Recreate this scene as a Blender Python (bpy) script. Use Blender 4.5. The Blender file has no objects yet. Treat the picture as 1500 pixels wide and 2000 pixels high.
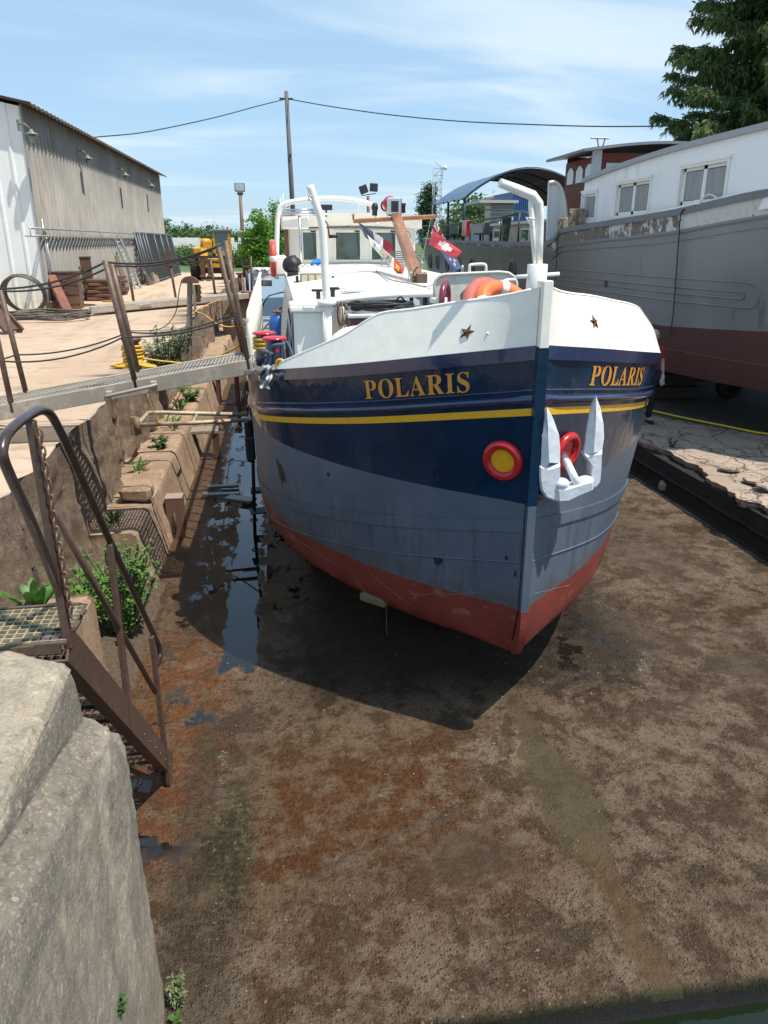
import bpy, bmesh, math, random
from math import sin, cos, tan, pi, radians, sqrt, atan, atan2
from mathutils import Vector, Matrix, noise
PI = pi
random.seed(7)
scene = bpy.context.scene
C = scene.collection
# ------------------------------------------------------------------ camera
FPX = 1450.0
PIT = atan(527 / 1450)
YAW = radians(7.9)
EYE = 4.1
cam_data = bpy.data.cameras.new('camera')
cam_data.sensor_fit = 'VERTICAL'
cam_data.sensor_height = 36
cam_data.lens = 36 * FPX / 2000
cam_data.clip_start = 0.05
cam_data.clip_end = 5000
cam = bpy.data.objects.new('camera', cam_data)
cam.location = (0, 0, EYE)
cam.rotation_euler = (PI / 2 - PIT, 0, -YAW)
C.objects.link(cam)
scene.camera = cam
# ------------------------------------------------------------------ world, sun, exposure
SUNV = Vector((0.37, -0.25, 1.0)).normalized()
SUN_EL = math.asin(SUNV.z)
SUN_AZ = atan2(SUNV.x, SUNV.y)
world = bpy.data.worlds.new('World')
scene.world = world
world.use_nodes = True
wt = world.node_tree
wt.nodes.clear()
wo = wt.nodes.new('ShaderNodeOutputWorld')
wb = wt.nodes.new('ShaderNodeBackground')
wb.inputs['Strength'].default_value = 0.12
sky = wt.nodes.new('ShaderNodeTexSky')
sky.sky_type = 'NISHITA'
sky.sun_disc = False
sky.sun_elevation = SUN_EL
sky.sun_rotation = SUN_AZ
sky.air_density = 1.0
sky.dust_density = 0.7
sky.ozone_density = 2.2
tc = wt.nodes.new('ShaderNodeTexCoord')
sepw = wt.nodes.new('ShaderNodeSeparateXYZ')
wt.links.new(tc.outputs['Generated'], sepw.inputs[0])
def wmath(op, a, b=None, clamp=False):
    n = wt.nodes.new('ShaderNodeMath')
    n.operation = op
    n.use_clamp = clamp
    for i, v in enumerate((a, b)):
        if v is None: continue
        if isinstance(v, (int, float)): n.inputs[i].default_value = v
        else: wt.links.new(v, n.inputs[i])
    return n.outputs[0]
dz = wmath('ADD', wmath('MAXIMUM', sepw.outputs[2], 0.0), 0.12)
cu = wmath('DIVIDE', sepw.outputs[0], dz)
cv = wmath('DIVIDE', sepw.outputs[1], dz)
comb = wt.nodes.new('ShaderNodeCombineXYZ')
wt.links.new(wmath('ADD', wmath('MULTIPLY', cu, 0.55), wmath('MULTIPLY', cv, 0.35)), comb.inputs[0])
wt.links.new(wmath('SUBTRACT', wmath('MULTIPLY', cv, 1.5), wmath('MULTIPLY', cu, 0.3)), comb.inputs[1])
wn = wt.nodes.new('ShaderNodeTexNoise')
wn.inputs['Scale'].default_value = 0.85
wn.inputs['Detail'].default_value = 7
wn.inputs['Roughness'].default_value = 0.5
wn.inputs['Distortion'].default_value = 0.6
wt.links.new(comb.outputs[0], wn.inputs['Vector'])
wr = wt.nodes.new('ShaderNodeMapRange')
wr.interpolation_type = 'SMOOTHSTEP'
wr.inputs['From Min'].default_value = 0.42
wr.inputs['From Max'].default_value = 0.70
wr.inputs['To Min'].default_value = 0.0
wr.inputs['To Max'].default_value = 0.8
wt.links.new(wn.outputs['Fac'], wr.inputs['Value'])
wmix = wt.nodes.new('ShaderNodeMix')
wmix.data_type = 'RGBA'
wt.links.new(wr.outputs[0], wmix.inputs['Factor'])
# thin summer haze high up lifts the blue
wveil = wt.nodes.new('ShaderNodeMix')
wveil.data_type = 'RGBA'
wveil.inputs['Factor'].default_value = 0.62
wt.links.new(sky.outputs[0], wveil.inputs['A'])
wveil.inputs['B'].default_value = (2.9, 4.55, 6.3, 1)
wt.links.new(wveil.outputs['Result'], wmix.inputs['A'])
wmix.inputs['B'].default_value = (5.1, 6.0, 6.5, 1)
wt.links.new(wmix.outputs['Result'], wb.inputs['Color'])
wt.links.new(wb.outputs[0], wo.inputs['Surface'])
sun_data = bpy.data.lights.new('sun', 'SUN')
sun_data.energy = 4.6
sun_data.angle = radians(0.53)
sun_data.color = (1.0, 0.93, 0.82)
sun = bpy.data.objects.new('sun', sun_data)
sun.rotation_euler = (-SUNV).to_track_quat('-Z', 'Y').to_euler()
sun.location = (20, -10, 40)
C.objects.link(sun)
scene.view_settings.view_transform = 'Standard'
scene.view_settings.look = 'None'
scene.view_settings.exposure = 0.42
scene.view_settings.gamma = 1
scene.view_settings.use_curve_mapping = False
scene.cycles.max_bounces = 6
scene.cycles.transparent_max_bounces = 12
# ------------------------------------------------------------------ where a photo pixel lies in the place
def ray(px, py):
    r = px - 750; u = 1000 - py
    f = FPX * cos(PIT) + u * sin(PIT)
    z = u * cos(PIT) - FPX * sin(PIT)
    return (f * sin(YAW) + r * cos(YAW), f * cos(YAW) - r * sin(YAW), z)
def onY(px, py, Y):
    d = ray(px, py); k = Y / d[1]
    return Vector((d[0] * k, Y, EYE + d[2] * k))
def onX(px, py, X):
    d = ray(px, py); k = X / d[0]
    return Vector((X, d[1] * k, EYE + d[2] * k))
def onZ(px, py, Z):
    d = ray(px, py); k = (Z - EYE) / d[2]
    return Vector((d[0] * k, d[1] * k, Z))
# ------------------------------------------------------------------ materials
class G:
    def __init__(s, name):
        s.m = bpy.data.materials.new(name)
        s.m.use_nodes = True
        s.t = s.m.node_tree
        s.b = s.t.nodes['Principled BSDF']
        s._c = None
    def node(s, ty, **kw):
        n = s.t.nodes.new(ty)
        for k, v in kw.items(): setattr(n, k, v)
        return n
    def put(s, sock, v):
        if v is None: return
        if hasattr(v, 'is_output'): s.t.links.new(v, sock)
        elif isinstance(v, (tuple, list)) and len(v) == 3 and sock.type == 'RGBA': sock.default_value = (*v, 1)
        else: sock.default_value = v
    def obj(s):
        if not s._c: s._c = s.node('ShaderNodeTexCoord').outputs['Object']
        return s._c
    def pos(s): return s.node('ShaderNodeNewGeometry').outputs['Position']
    def map(s, vec, sc=(1, 1, 1), rot=(0, 0, 0), loc=(0, 0, 0)):
        n = s.node('ShaderNodeMapping')
        s.put(n.inputs['Vector'], vec)
        n.inputs['Scale'].default_value = sc; n.inputs['Rotation'].default_value = rot; n.inputs['Location'].default_value = loc
        return n.outputs[0]
    def noise(s, scale, detail=4, rough=.55, vec=None, dist=0, sc=None):
        n = s.node('ShaderNodeTexNoise')
        v = vec or s.obj()
        if sc: v = s.map(v, sc)
        s.put(n.inputs['Vector'], v)
        n.inputs['Scale'].default_value = scale; n.inputs['Detail'].default_value = detail
        n.inputs['Roughness'].default_value = rough; n.inputs['Distortion'].default_value = dist
        return n.outputs['Fac']
    def voro(s, scale, vec=None, feature='F1', rnd=1, out='Distance', sc=None):
        n = s.node('ShaderNodeTexVoronoi', feature=feature)
        v = vec or s.obj()
        if sc: v = s.map(v, sc)
        s.put(n.inputs['Vector'], v)
        n.inputs['Scale'].default_value = scale; n.inputs['Randomness'].default_value = rnd
        return n.outputs[out]
    def wave(s, scale, vec=None, dist=0, axis='X', detail=2, dscale=1):
        n = s.node('ShaderNodeTexWave', bands_direction=axis)
        s.put(n.inputs['Vector'], vec or s.obj())
        n.inputs['Scale'].default_value = scale; n.inputs['Distortion'].default_value = dist
        n.inputs['Detail'].default_value = detail; n.inputs['Detail Scale'].default_value = dscale
        return n.outputs['Fac']
    def rng(s, v, a, b, c=0., d=1.):
        n = s.node('ShaderNodeMapRange', interpolation_type='SMOOTHSTEP')
        s.put(n.inputs['Value'], v)
        n.inputs['From Min'].default_value = a; n.inputs['From Max'].default_value = b
        n.inputs['To Min'].default_value = c; n.inputs['To Max'].default_value = d
        return n.outputs[0]
    def ma(s, op, a, b=None, clamp=False):
        n = s.node('ShaderNodeMath', operation=op)
        n.use_clamp = clamp
        s.put(n.inputs[0], a); s.put(n.inputs[1], b)
        return n.outputs[0]
    def mul(s, a, b): return s.ma('MULTIPLY', a, b)
    def add(s, a, b): return s.ma('ADD', a, b)
    def mix(s, f, a, b, blend='MIX'):
        n = s.node('ShaderNodeMix', data_type='RGBA', blend_type=blend)
        s.put(n.inputs['Factor'], f); s.put(n.inputs['A'], a); s.put(n.inputs['B'], b)
        return n.outputs['Result']
    def mixf(s, f, a, b):
        n = s.node('ShaderNodeMix', data_type='FLOAT')
        s.put(n.inputs[0], f); s.put(n.inputs[2], a); s.put(n.inputs[3], b)
        return n.outputs[0]
    def xyz(s, v):
        n = s.node('ShaderNodeSeparateXYZ'); s.put(n.inputs[0], v)
        return n.outputs
    def bump(s, h, strength=.3, dist=.02, normal=None):
        n = s.node('ShaderNodeBump')
        s.put(n.inputs['Height'], h); s.put(n.inputs['Strength'], strength); n.inputs['Distance'].default_value = dist
        if normal: s.put(n.inputs['Normal'], normal)
        return n.outputs[0]
    def fin(s, color=None, rough=None, metal=None, normal=None, coat=None, spec=None):
        for k, v in (('Base Color', color), ('Roughness', rough), ('Metallic', metal), ('Normal', normal), ('Coat Weight', coat), ('Specular IOR Level', spec)):
            s.put(s.b.inputs[k], v)
        return s.m
MATS = {}
def simple(name, col, rough=.5, metal=0., var=.25, vscale=3., col2=None, lo=.4, hi=.65, bs=None, bstr=.2, bdist=.01, coat=0., sc=None, spec=None, rvar=0.):
    """one paint, metal, cloth or stone: a base colour, a second colour in noise patches, fine value variation, bump"""
    if name in MATS: return MATS[name]
    g = G(name)
    fine = g.noise(vscale * 6, 5, .65, sc=sc)
    broad = g.noise(vscale, 4, .6, sc=sc)
    dark = tuple(c * (1 - var) for c in col)
    light = tuple(min(1, c * (1 + var * .6)) for c in col)
    c = g.mix(g.rng(fine, .3, .7), dark, light)
    if col2: c = g.mix(g.rng(broad, lo, hi), c, col2)
    r = rough
    if rvar: r = g.rng(broad, .3, .7, rough - rvar, rough + rvar)
    nrm = g.bump(g.noise(bs, 5, .6, sc=sc), bstr, bdist) if bs else None
    MATS[name] = g.fin(c, r, metal, nrm, coat, spec)
    return MATS[name]
# ------------------------------------------------------------------ mesh building
class MB:
    def __init__(s): s.v = []; s.f = []; s.mi = []; s.sm = []
    def add(s, vs, fs, mi=0, smooth=False):
        o = len(s.v)
        s.v.extend([tuple(p) for p in vs])
        s.f.extend([tuple(i + o for i in f) for f in fs])
        s.mi.extend([mi] * len(fs) if isinstance(mi, int) else mi)
        s.sm.extend([smooth] * len(fs))
        return s
    def box(s, c, size, rot=None, mi=0, bev=0.):
        hx, hy, hz = (d / 2 for d in size)
        if bev > 0:
            b = min(bev, hx * .49, hy * .49, hz * .49)
            vs = []; idx = {}
            for sx in (-1, 1):
                for sy in (-1, 1):
                    for sz in (-1, 1):
                        for ax in range(3):
                            p = [sx * (hx - b), sy * (hy - b), sz * (hz - b)]
                            p[ax] = (sx * hx, sy * hy, sz * hz)[ax]
                            idx[(sx, sy, sz, ax)] = len(vs); vs.append(Vector(p))
            fs = []
            S = (-1, 1)
            for ax in range(3):
                o1, o2 = [a for a in range(3) if a != ax]
                for sg in S:
                    q = []
                    for a, b2 in ((-1, -1), (1, -1), (1, 1), (-1, 1)):
                        k = [0, 0, 0]; k[ax] = sg; k[o1] = a; k[o2] = b2
                        q.append(idx[(*k, ax)])
                    fs.append(q)
                for a in S:
                    for b2 in S:
                        k0 = [0, 0, 0]; k0[o1] = a; k0[o2] = b2; k1 = list(k0); k0[ax] = -1; k1[ax] = 1
                        fs.append([idx[(*k0, o1)], idx[(*k1, o1)], idx[(*k1, o2)], idx[(*k0, o2)]])
            for sx in S:
                for sy in S:
                    for sz in S: fs.append([idx[(sx, sy, sz, a)] for a in range(3)])
        else:
            vs = [Vector((x, y, z)) for x in (-hx, hx) for y in (-hy, hy) for z in (-hz, hz)]
            fs = [(0, 1, 3, 2), (4, 6, 7, 5), (0, 4, 5, 1), (2, 3, 7, 6), (0, 2, 6, 4), (1, 5, 7, 3)]
        M = rot if isinstance(rot, Matrix) else (Matrix.Rotation(rot, 3, 'Z') if rot else None)
        c = Vector(c)
        s.add([(M @ p if M else p) + c for p in vs], fs, mi)
        return s
    def beam(s, a, b, w, h, up=(0, 0, 1), mi=0, bev=0.):
        a = Vector(a); b = Vector(b); d = b - a; L = d.length
        y = d.normalized(); x = y.cross(Vector(up))
        if x.length < 1e-5: x = Vector((1, 0, 0))
        x.normalize(); z = x.cross(y)
        M = Matrix((x, y, z)).transposed()
        return s.box((a + b) / 2, (w, L, h), M, mi, bev)
    def tube(s, pts, r, n=8, mi=0, closed=False, caps=True, flat=1.):
        pts = [Vector(p) for p in pts]; N = len(pts)
        rs = r if isinstance(r, (list, tuple)) else [r] * N
        vs = []; fs = []
        prev = None
        for i, p in enumerate(pts):
            if closed: t = pts[(i + 1) % N] - pts[i - 1]
            else: t = pts[min(i + 1, N - 1)] - pts[max(i - 1, 0)]
            if t.length < 1e-9: t = Vector((0, 0, 1))
            t.normalize()
            if prev is None:
                u = t.cross(Vector((0, 0, 1)))
                if u.length < 1e-3: u = Vector((1, 0, 0))
            else:
                u = prev - t * prev.dot(t)
                if u.length < 1e-6: u = t.cross(Vector((0, 0, 1)))
            u.normalize(); prev = u
            w = t.cross(u)
            for k in range(n):
                a = 2 * PI * k / n
                vs.append(p + (u * cos(a) + w * sin(a) * flat) * rs[i])
        for i in range(N if closed else N - 1):
            j = (i + 1) % N
            for k in range(n):
                k2 = (k + 1) % n
                fs.append((i * n + k, i * n + k2, j * n + k2, j * n + k))
        s.add(vs, fs, mi, True)
        if caps and not closed:
            s.add([vs[k] for k in range(n)], [tuple(range(n))[::-1]], mi)
            s.add([vs[(N - 1) * n + k] for k in range(n)], [tuple(range(n))], mi)
        return s
    def cyl(s, a, b, r, n=12, mi=0, r2=None): return s.tube([a, b], [r, r if r2 is None else r2], n, mi)
    def lathe(s, c, prof, n=20, mi=0, axis=(0, 0, 1), smooth=True):
        c = Vector(c); ax = Vector(axis).normalized()
        u = ax.orthogonal().normalized(); w = ax.cross(u)
        vs = []; fs = []
        for (r, h) in prof:
            for k in range(n):
                a = 2 * PI * k / n
                vs.append(c + ax * h + (u * cos(a) + w * sin(a)) * r)
        for i in range(len(prof) - 1):
            for k in range(n):
                k2 = (k + 1) % n
                fs.append((i * n + k, i * n + k2, (i + 1) * n + k2, (i + 1) * n + k))
        s.add(vs, fs, mi, smooth)
        return s
    def torus(s, c, R, r, axis=(0, 0, 1), n=28, m=10, mi=0, sq=1., arc=None, squash=1.):
        c = Vector(c); ax = Vector(axis).normalized()
        u = ax.orthogonal().normalized(); w = ax.cross(u)
        if abs(ax.z) < .9:
            u = ax.cross(Vector((0, 0, 1))).normalized(); w = u.cross(ax) * -1
            w = ax.cross(u)
        a0, a1 = arc or (0, 2 * PI)
        pts = [c + (u * cos(a0 + (a1 - a0) * i / n) + w * sin(a0 + (a1 - a0) * i / n) * squash) * R for i in range(n + (1 if arc else 0))]
        return s.tube(pts, r, m, mi, closed=not arc)
    def grid(s, fn, nu, nv, mi=0, smooth=True, closed_u=False):
        vs = [fn(i / nu, j / nv) for i in range(nu + (0 if closed_u else 1)) for j in range(nv + 1)]
        N = nu if closed_u else nu + 1
        fs = []; mis = []
        for i in range(nu):
            for j in range(nv):
                a = i * (nv + 1) + j; b = ((i + 1) % N) * (nv + 1) + j
                fs.append((a, b, b + 1, a + 1))
                mis.append(mi if isinstance(mi, int) else mi((i + .5) / nu, (j + .5) / nv))
        s.add(vs, fs, mis, smooth)
        return s
    def prism(s, poly, d, mi=0):
        """poly: 3D points in a plane; d: extrusion vector"""
        n = len(poly); d = Vector(d); P = [Vector(p) for p in poly]
        s.add(P + [p + d for p in P], [tuple(range(n))[::-1], tuple(range(n, 2 * n))] + [(i, (i + 1) % n, n + (i + 1) % n, n + i) for i in range(n)], mi)
        return s
    def ball(s, c, r, n=12, m=8, mi=0, sc=(1, 1, 1)):
        c = Vector(c)
        pr = [(r * sin(PI * i / m), -r * cos(PI * i / m)) for i in range(m + 1)]
        t = MB().lathe((0, 0, 0), pr, n)
        s.add([Vector((p[0] * sc[0], p[1] * sc[1], p[2] * sc[2])) + c for p in t.v], t.f, mi, True)
        return s
    def build(s, name, mats, parent=None, kind=None, smooth=None, autosmooth=None):
        base = Vector((0, 0, 0)); p = parent
        while p is not None:
            base += Vector(p.location); p = p.parent
        me = bpy.data.meshes.new(name)
        me.from_pydata([tuple(Vector(q) - base) for q in s.v], [], s.f)
        if not isinstance(mats, (list, tuple)): mats = [mats]
        for m in mats: me.materials.append(m)
        me.polygons.foreach_set('material_index', s.mi)
        me.polygons.foreach_set('use_smooth', [bool(x) if smooth is None else smooth for x in s.sm])
        me.update()
        bm = bmesh.new(); bm.from_mesh(me)
        bmesh.ops.remove_doubles(bm, verts=bm.verts, dist=1e-5)
        bm.to_mesh(me); bm.free()
        if autosmooth: me.set_sharp_from_angle(angle=radians(autosmooth))
        o = bpy.data.objects.new(name, me)
        C.objects.link(o)
        if parent is not None: o.parent = parent
        if kind: o['kind'] = kind
        return o
def tag(o, label, cat, group=None):
    o['label'] = label; o['category'] = cat
    if group: o['group'] = group
    return o
def thing(name, label, cat, loc=(0, 0, 0), group=None):
    o = bpy.data.objects.new(name, None)
    o.empty_display_size = .2
    o.location = Vector(loc)
    C.objects.link(o)
    return tag(o, label, cat, group)
def solo(mb, name, mats, label, cat, group=None, loc=(0, 0, 0), **kw):
    """a thing that is one mesh; its origin sits at loc"""
    loc = Vector(loc)
    mb.v = [tuple(Vector(p) - loc) for p in mb.v]
    o = mb.build(name, mats, None, **kw)
    o.location = loc
    return tag(o, label, cat, group)
def dup(root, loc, rotz=None, label=None, scale=None):
    r = root.copy(); C.objects.link(r); r.location = Vector(loc)
    if rotz is not None: r.rotation_euler = (0, 0, rotz)
    if scale is not None: r.scale = scale if isinstance(scale, (tuple, list)) else (scale,) * 3
    if label: r['label'] = label
    for ch in list(root.children):
        c = ch.copy(); C.objects.link(c); c.parent = r
        for gch in list(ch.children):
            d = gch.copy(); C.objects.link(d); d.parent = c
    return r
def pchip(xs, ys):
    n = len(xs); h = [xs[i + 1] - xs[i] for i in range(n - 1)]; d = [(ys[i + 1] - ys[i]) / h[i] for i in range(n - 1)]
    m = [d[0]] + [0 if d[i - 1] * d[i] <= 0 else 3 * (h[i - 1] + h[i]) / ((2 * h[i] + h[i - 1]) / d[i - 1] + (h[i] + 2 * h[i - 1]) / d[i]) for i in range(1, n - 1)] + [d[-1]]
    def f(x):
        if x <= xs[0]: return ys[0]
        if x >= xs[-1]: return ys[-1]
        i = 0
        while x > xs[i + 1]: i += 1
        t = (x - xs[i]) / h[i]
        return (2 * t**3 - 3 * t * t + 1) * ys[i] + (t**3 - 2 * t * t + t) * h[i] * m[i] + (3 * t * t - 2 * t**3) * ys[i + 1] + (t**3 - t * t) * h[i] * m[i + 1]
    return f
def fbm(p, o=4): return noise.fractal(Vector(p), 1.0, 2.0, o)
def sag(a, b, d, n=10):
    a = Vector(a); b = Vector(b)
    return [a.lerp(b, i / n) - Vector((0, 0, 4 * d * (i / n) * (1 - i / n))) for i in range(n + 1)]
def smoothpath(pts, n=6):
    P = [Vector(p) for p in pts]; out = []
    for i in range(len(P) - 1):
        p0 = P[max(i - 1, 0)]; p1 = P[i]; p2 = P[i + 1]; p3 = P[min(i + 2, len(P) - 1)]
        for k in range(n):
            t = k / n
            out.append(.5 * ((2 * p1) + (p2 - p0) * t + (2 * p0 - 5 * p1 + 4 * p2 - p3) * t * t + (3 * p1 - p0 - 3 * p2 + p3) * t**3))
    out.append(P[-1])
    return out
# ------------------------------------------------------------------ palette
WHITE = simple('white_paint', (.83, .81, .75), .35, var=.05, vscale=2, coat=.25, bs=9, bstr=.05)
BULW = simple('bulwark_white_paint', (.84, .81, .72), .38, var=.05, vscale=1.5, coat=.15, bs=6, bstr=.12, bdist=.02)
CREAM = simple('cream_paint', (.80, .785, .69), .42, var=.06, vscale=2)
NAVYM = simple('navy_paint', (.012, .028, .085), .16, var=.2, vscale=2, coat=.6)
BLACK = simple('black_rubber', (.015, .015, .016), .55, var=.3)
DARKSTEEL = simple('dark_steel', (.06, .055, .052), .5, .5, var=.4, vscale=4)
STEEL = simple('galvanised_steel', (.42, .42, .41), .45, .65, var=.25, vscale=5, col2=(.30, .29, .27))
CHROME = simple('stainless_steel', (.65, .65, .65), .22, 1., var=.1)
RUST = simple('rusty_steel', (.115, .066, .045), .68, .15, var=.4, vscale=4, col2=(.17, .075, .04), lo=.5, hi=.72, bs=40, bstr=.25, bdist=.006)
RUSTPAINT = simple('brown_painted_steel', (.10, .062, .048), .42, .1, var=.25, vscale=5, col2=(.15, .075, .05), lo=.56, hi=.75, bs=60, bstr=.1, bdist=.004)
OLDRED = simple('old_red_steel', (.26, .085, .05), .65, .1, var=.3, vscale=5, col2=(.14, .06, .045))
REDP = simple('red_gloss_paint', (.48, .012, .018), .28, var=.2, coat=.2, bs=14, bstr=.1)
YELP = simple('yellow_paint', (.72, .38, .012), .35, var=.08, coat=.2)
GOLDP = simple('gold_lettering_paint', (.62, .26, .035), .35, var=.08, coat=.2)
ORANGE = simple('orange_plastic', (.75, .16, .04), .4, var=.12, col2=(.66, .19, .08))
FADEDRED = simple('faded_red_canvas', (.50, .11, .08), .7, var=.2, vscale=8, col2=(.42, .13, .11))
MAROON = simple('maroon_paint', (.20, .025, .055), .3, var=.12, coat=.3)
WOODV = simple('varnished_wood', (.34, .15, .05), .4, var=.35, vscale=4, sc=(1, .15, 1), col2=(.22, .09, .035), coat=.2)
WOODB = simple('mahogany_wood', (.15, .036, .02), .55, var=.35, vscale=3, sc=(4, 4, .4), spec=.25)
WOODG = simple('grey_timber', (.30, .245, .19), .8, var=.3, vscale=3, col2=(.20, .16, .125), bs=18, bstr=.3)
BRASS = simple('aged_bronze', (.20, .115, .055), .4, .8, var=.3)
ANCHW = simple('anchor_grey_paint', (.66, .70, .75), .38, var=.1, vscale=6, col2=(.56, .60, .65), bs=22, bstr=.35, bdist=.012)
DECK = simple('deck_grey_paint', (.22, .27, .31), .6, var=.15, vscale=3)
BLUEP = simple('blue_paint', (.02, .10, .36), .35, var=.15)
CLOTHW = simple('white_tarpaulin', (.74, .72, .67), .75, var=.08, vscale=3, bs=6, bstr=.5, bdist=.03)
CLOTHB = simple('beige_cloth', (.58, .52, .43), .85, var=.12, vscale=5, bs=10, bstr=.4, bdist=.02)
ROPEB = simple('blue_grey_rope', (.075, .10, .145), .85, var=.4, vscale=20, sc=(1, 1, 3), bs=90, bstr=.6, bdist=.01)
ROPEY = simple('yellow_rope', (.58, .36, .04), .75, var=.25, vscale=20, bs=90, bstr=.5, bdist=.01)
ROPED = simple('dark_cable', (.035, .03, .027), .6, var=.3)
GLASS = simple('window_glass', (.07, .115, .10), .05, var=.2, vscale=.6, coat=.5, spec=.8)
CURTAIN = simple('grey_curtain', (.33, .33, .32), .9, var=.25, vscale=6, sc=(1, 1, .05))
ALU = simple('aluminium', (.62, .63, .64), .35, .8, var=.12)
TYRE = simple('tyre_rubber', (.022, .021, .02), .8, var=.35, col2=(.09, .075, .06), lo=.55, hi=.8)
SKIN = simple('skin', (.50, .27, .20), .5, var=.1)
TSHIRT = simple('red_shirt_cloth', (.36, .02, .03), .85, var=.15)
JEANS = simple('dark_work_trousers', (.008, .010, .016), .85, var=.2)
GLOVE = simple('grey_glove', (.46, .45, .43), .8, var=.15)
HAIR = simple('grey_hair', (.42, .40, .38), .7, var=.3, vscale=20)

def conc(name, c1, c2, c3, sc=1., rough=.9, bstr=.5, bdist=.02, streak=False, moss=None):
    """weathered concrete: three tones, pits, optional vertical runs and moss"""
    g = G(name)
    big = g.noise(.7 * sc, 5, .6)
    med = g.noise(4 * sc, 6, .65)
    fine = g.noise(38 * sc, 5, .75)
    c = g.mix(g.rng(big, .38, .62), c1, c2)
    c = g.mix(g.mul(g.rng(med, .5, .68), .75), c, c3)
    if streak:
        st = g.noise(7 * sc, 4, .6, sc=(1, 1, .1))
        c = g.mix(g.mul(g.rng(st, .48, .7), .6), c, tuple(x * .5 for x in c1))
    c = g.mix(g.mul(g.rng(fine, .45, .75), .55), c, tuple(x * .55 for x in c2))
    if name == 'lock_wall_concrete':
        # darker grey on the set-back band under the coping, darker streaks below it
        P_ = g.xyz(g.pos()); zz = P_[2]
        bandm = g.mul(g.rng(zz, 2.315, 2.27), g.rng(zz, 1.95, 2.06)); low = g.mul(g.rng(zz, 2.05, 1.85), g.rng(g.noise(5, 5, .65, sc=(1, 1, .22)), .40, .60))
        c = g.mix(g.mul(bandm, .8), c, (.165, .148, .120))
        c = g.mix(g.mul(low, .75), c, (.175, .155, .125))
        c = g.mix(g.mul(g.rng(zz, .9, .2), .5), c, (.24, .19, .12))
    if moss:
        c = g.mix(g.mul(g.rng(g.noise(2.2, 5, .65), .52, .7), .8), c, moss)
    pits = g.rng(g.voro(24 * sc), .0, .28)
    blot = g.noise(11 * sc, 5, .7)
    sp = g.xyz(g.voro(62 * sc, out='Color'))[0]; spk = g.noise(90 * sc, 3, .8)
    c = g.mix(g.mul(g.rng(sp, .72, .95), .22), c, tuple(min(1, x * 1.15) for x in c3))
    c = g.mix(g.mul(g.rng(sp, .10, .03), .35), c, tuple(x * .5 for x in c2))
    c = g.mix(g.mul(g.rng(spk, .58, .72), .6), c, tuple(x * .45 for x in c2))
    c = g.mix(g.mul(g.rng(blot, .54, .68), .6), c, tuple(x * .62 for x in c1))
    c = g.mix(g.mul(g.rng(blot, .40, .28), .6), c, tuple(min(1, x * 1.12) for x in c3))
    h = g.add(g.add(g.mul(med, .8), g.mul(fine, .7)), g.add(g.mul(pits, .06), g.add(g.mul(spk, .3), g.mul(blot, .5))))
    return g.fin(c, rough, 0, g.bump(h, bstr, bdist))
QUAYWALL = conc('quay_wall_concrete', (.33, .235, .165), (.20, .14, .098), (.45, .345, .26), 1.6, .9, 1., .05, True)
LEDGE = conc('ledge_concrete', (.42, .285, .185), (.29, .195, .13), (.50, .37, .26), 1.8, .85, .8, .03, True)
BLOCKC = conc('lock_wall_concrete', (.42, .355, .27), (.28, .245, .195), (.56, .475, .37), 1.6, .92, .8, .025, True)
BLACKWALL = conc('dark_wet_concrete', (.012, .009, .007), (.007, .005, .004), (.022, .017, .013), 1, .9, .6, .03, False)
LEAFM = {}
def leaf_mat(name, c, c2, trans=.25):
    if name in LEAFM: return LEAFM[name]
    g = G(name)
    oi = g.node('ShaderNodeTexCoord').outputs['Object']
    f = g.noise(1.1, 3, .6, vec=oi); f2 = g.noise(14, 2, .6, vec=oi)
    col = g.mix(g.rng(f, .35, .65), c, c2)
    col = g.mix(g.mul(g.rng(f2, .4, .7), .5), col, tuple(x * 1.5 for x in c2))
    g.fin(col, .5)
    tr = g.node('ShaderNodeBsdfTranslucent')
    g.t.links.new(g.mix(.5, col, tuple(min(1, x * 1.7) for x in c2)), tr.inputs['Color'])
    ms = g.node('ShaderNodeMixShader'); ms.inputs[0].default_value = trans
    out = [n for n in g.t.nodes if n.type == 'OUTPUT_MATERIAL'][0]
    g.t.links.new(g.b.outputs[0], ms.inputs[1]); g.t.links.new(tr.outputs[0], ms.inputs[2]); g.t.links.new(ms.outputs[0], out.inputs[0])
    LEAFM[name] = g.m
    return g.m
LF_WEED = leaf_mat('weed_leaf', (.05, .13, .025), (.10, .22, .04))
LF_DARK = leaf_mat('dark_weed_leaf', (.035, .085, .025), (.06, .13, .035))
LF_DUSTY = leaf_mat('dusty_weed_leaf', (.10, .14, .06), (.17, .20, .10))
LF_BRIGHT = leaf_mat('bright_tree_leaf', (.07, .17, .02), (.13, .27, .03), .35)
LF_TREE = leaf_mat('tree_leaf', (.03, .075, .018), (.055, .12, .025))
LF_TREE2 = leaf_mat('pale_tree_leaf', (.05, .10, .025), (.09, .16, .04))
LF_POPLAR = leaf_mat('poplar_leaf', (.022, .055, .022), (.04, .085, .03))
LF_CONI = leaf_mat('conifer_needles', (.050, .092, .030), (.12, .175, .045), .3)
BARK = simple('bark', (.07, .052, .04), .95, var=.4, vscale=3, bs=12, bstr=.8, bdist=.05)
STEM = simple('plant_stem', (.10, .12, .05), .7, var=.3)

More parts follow.
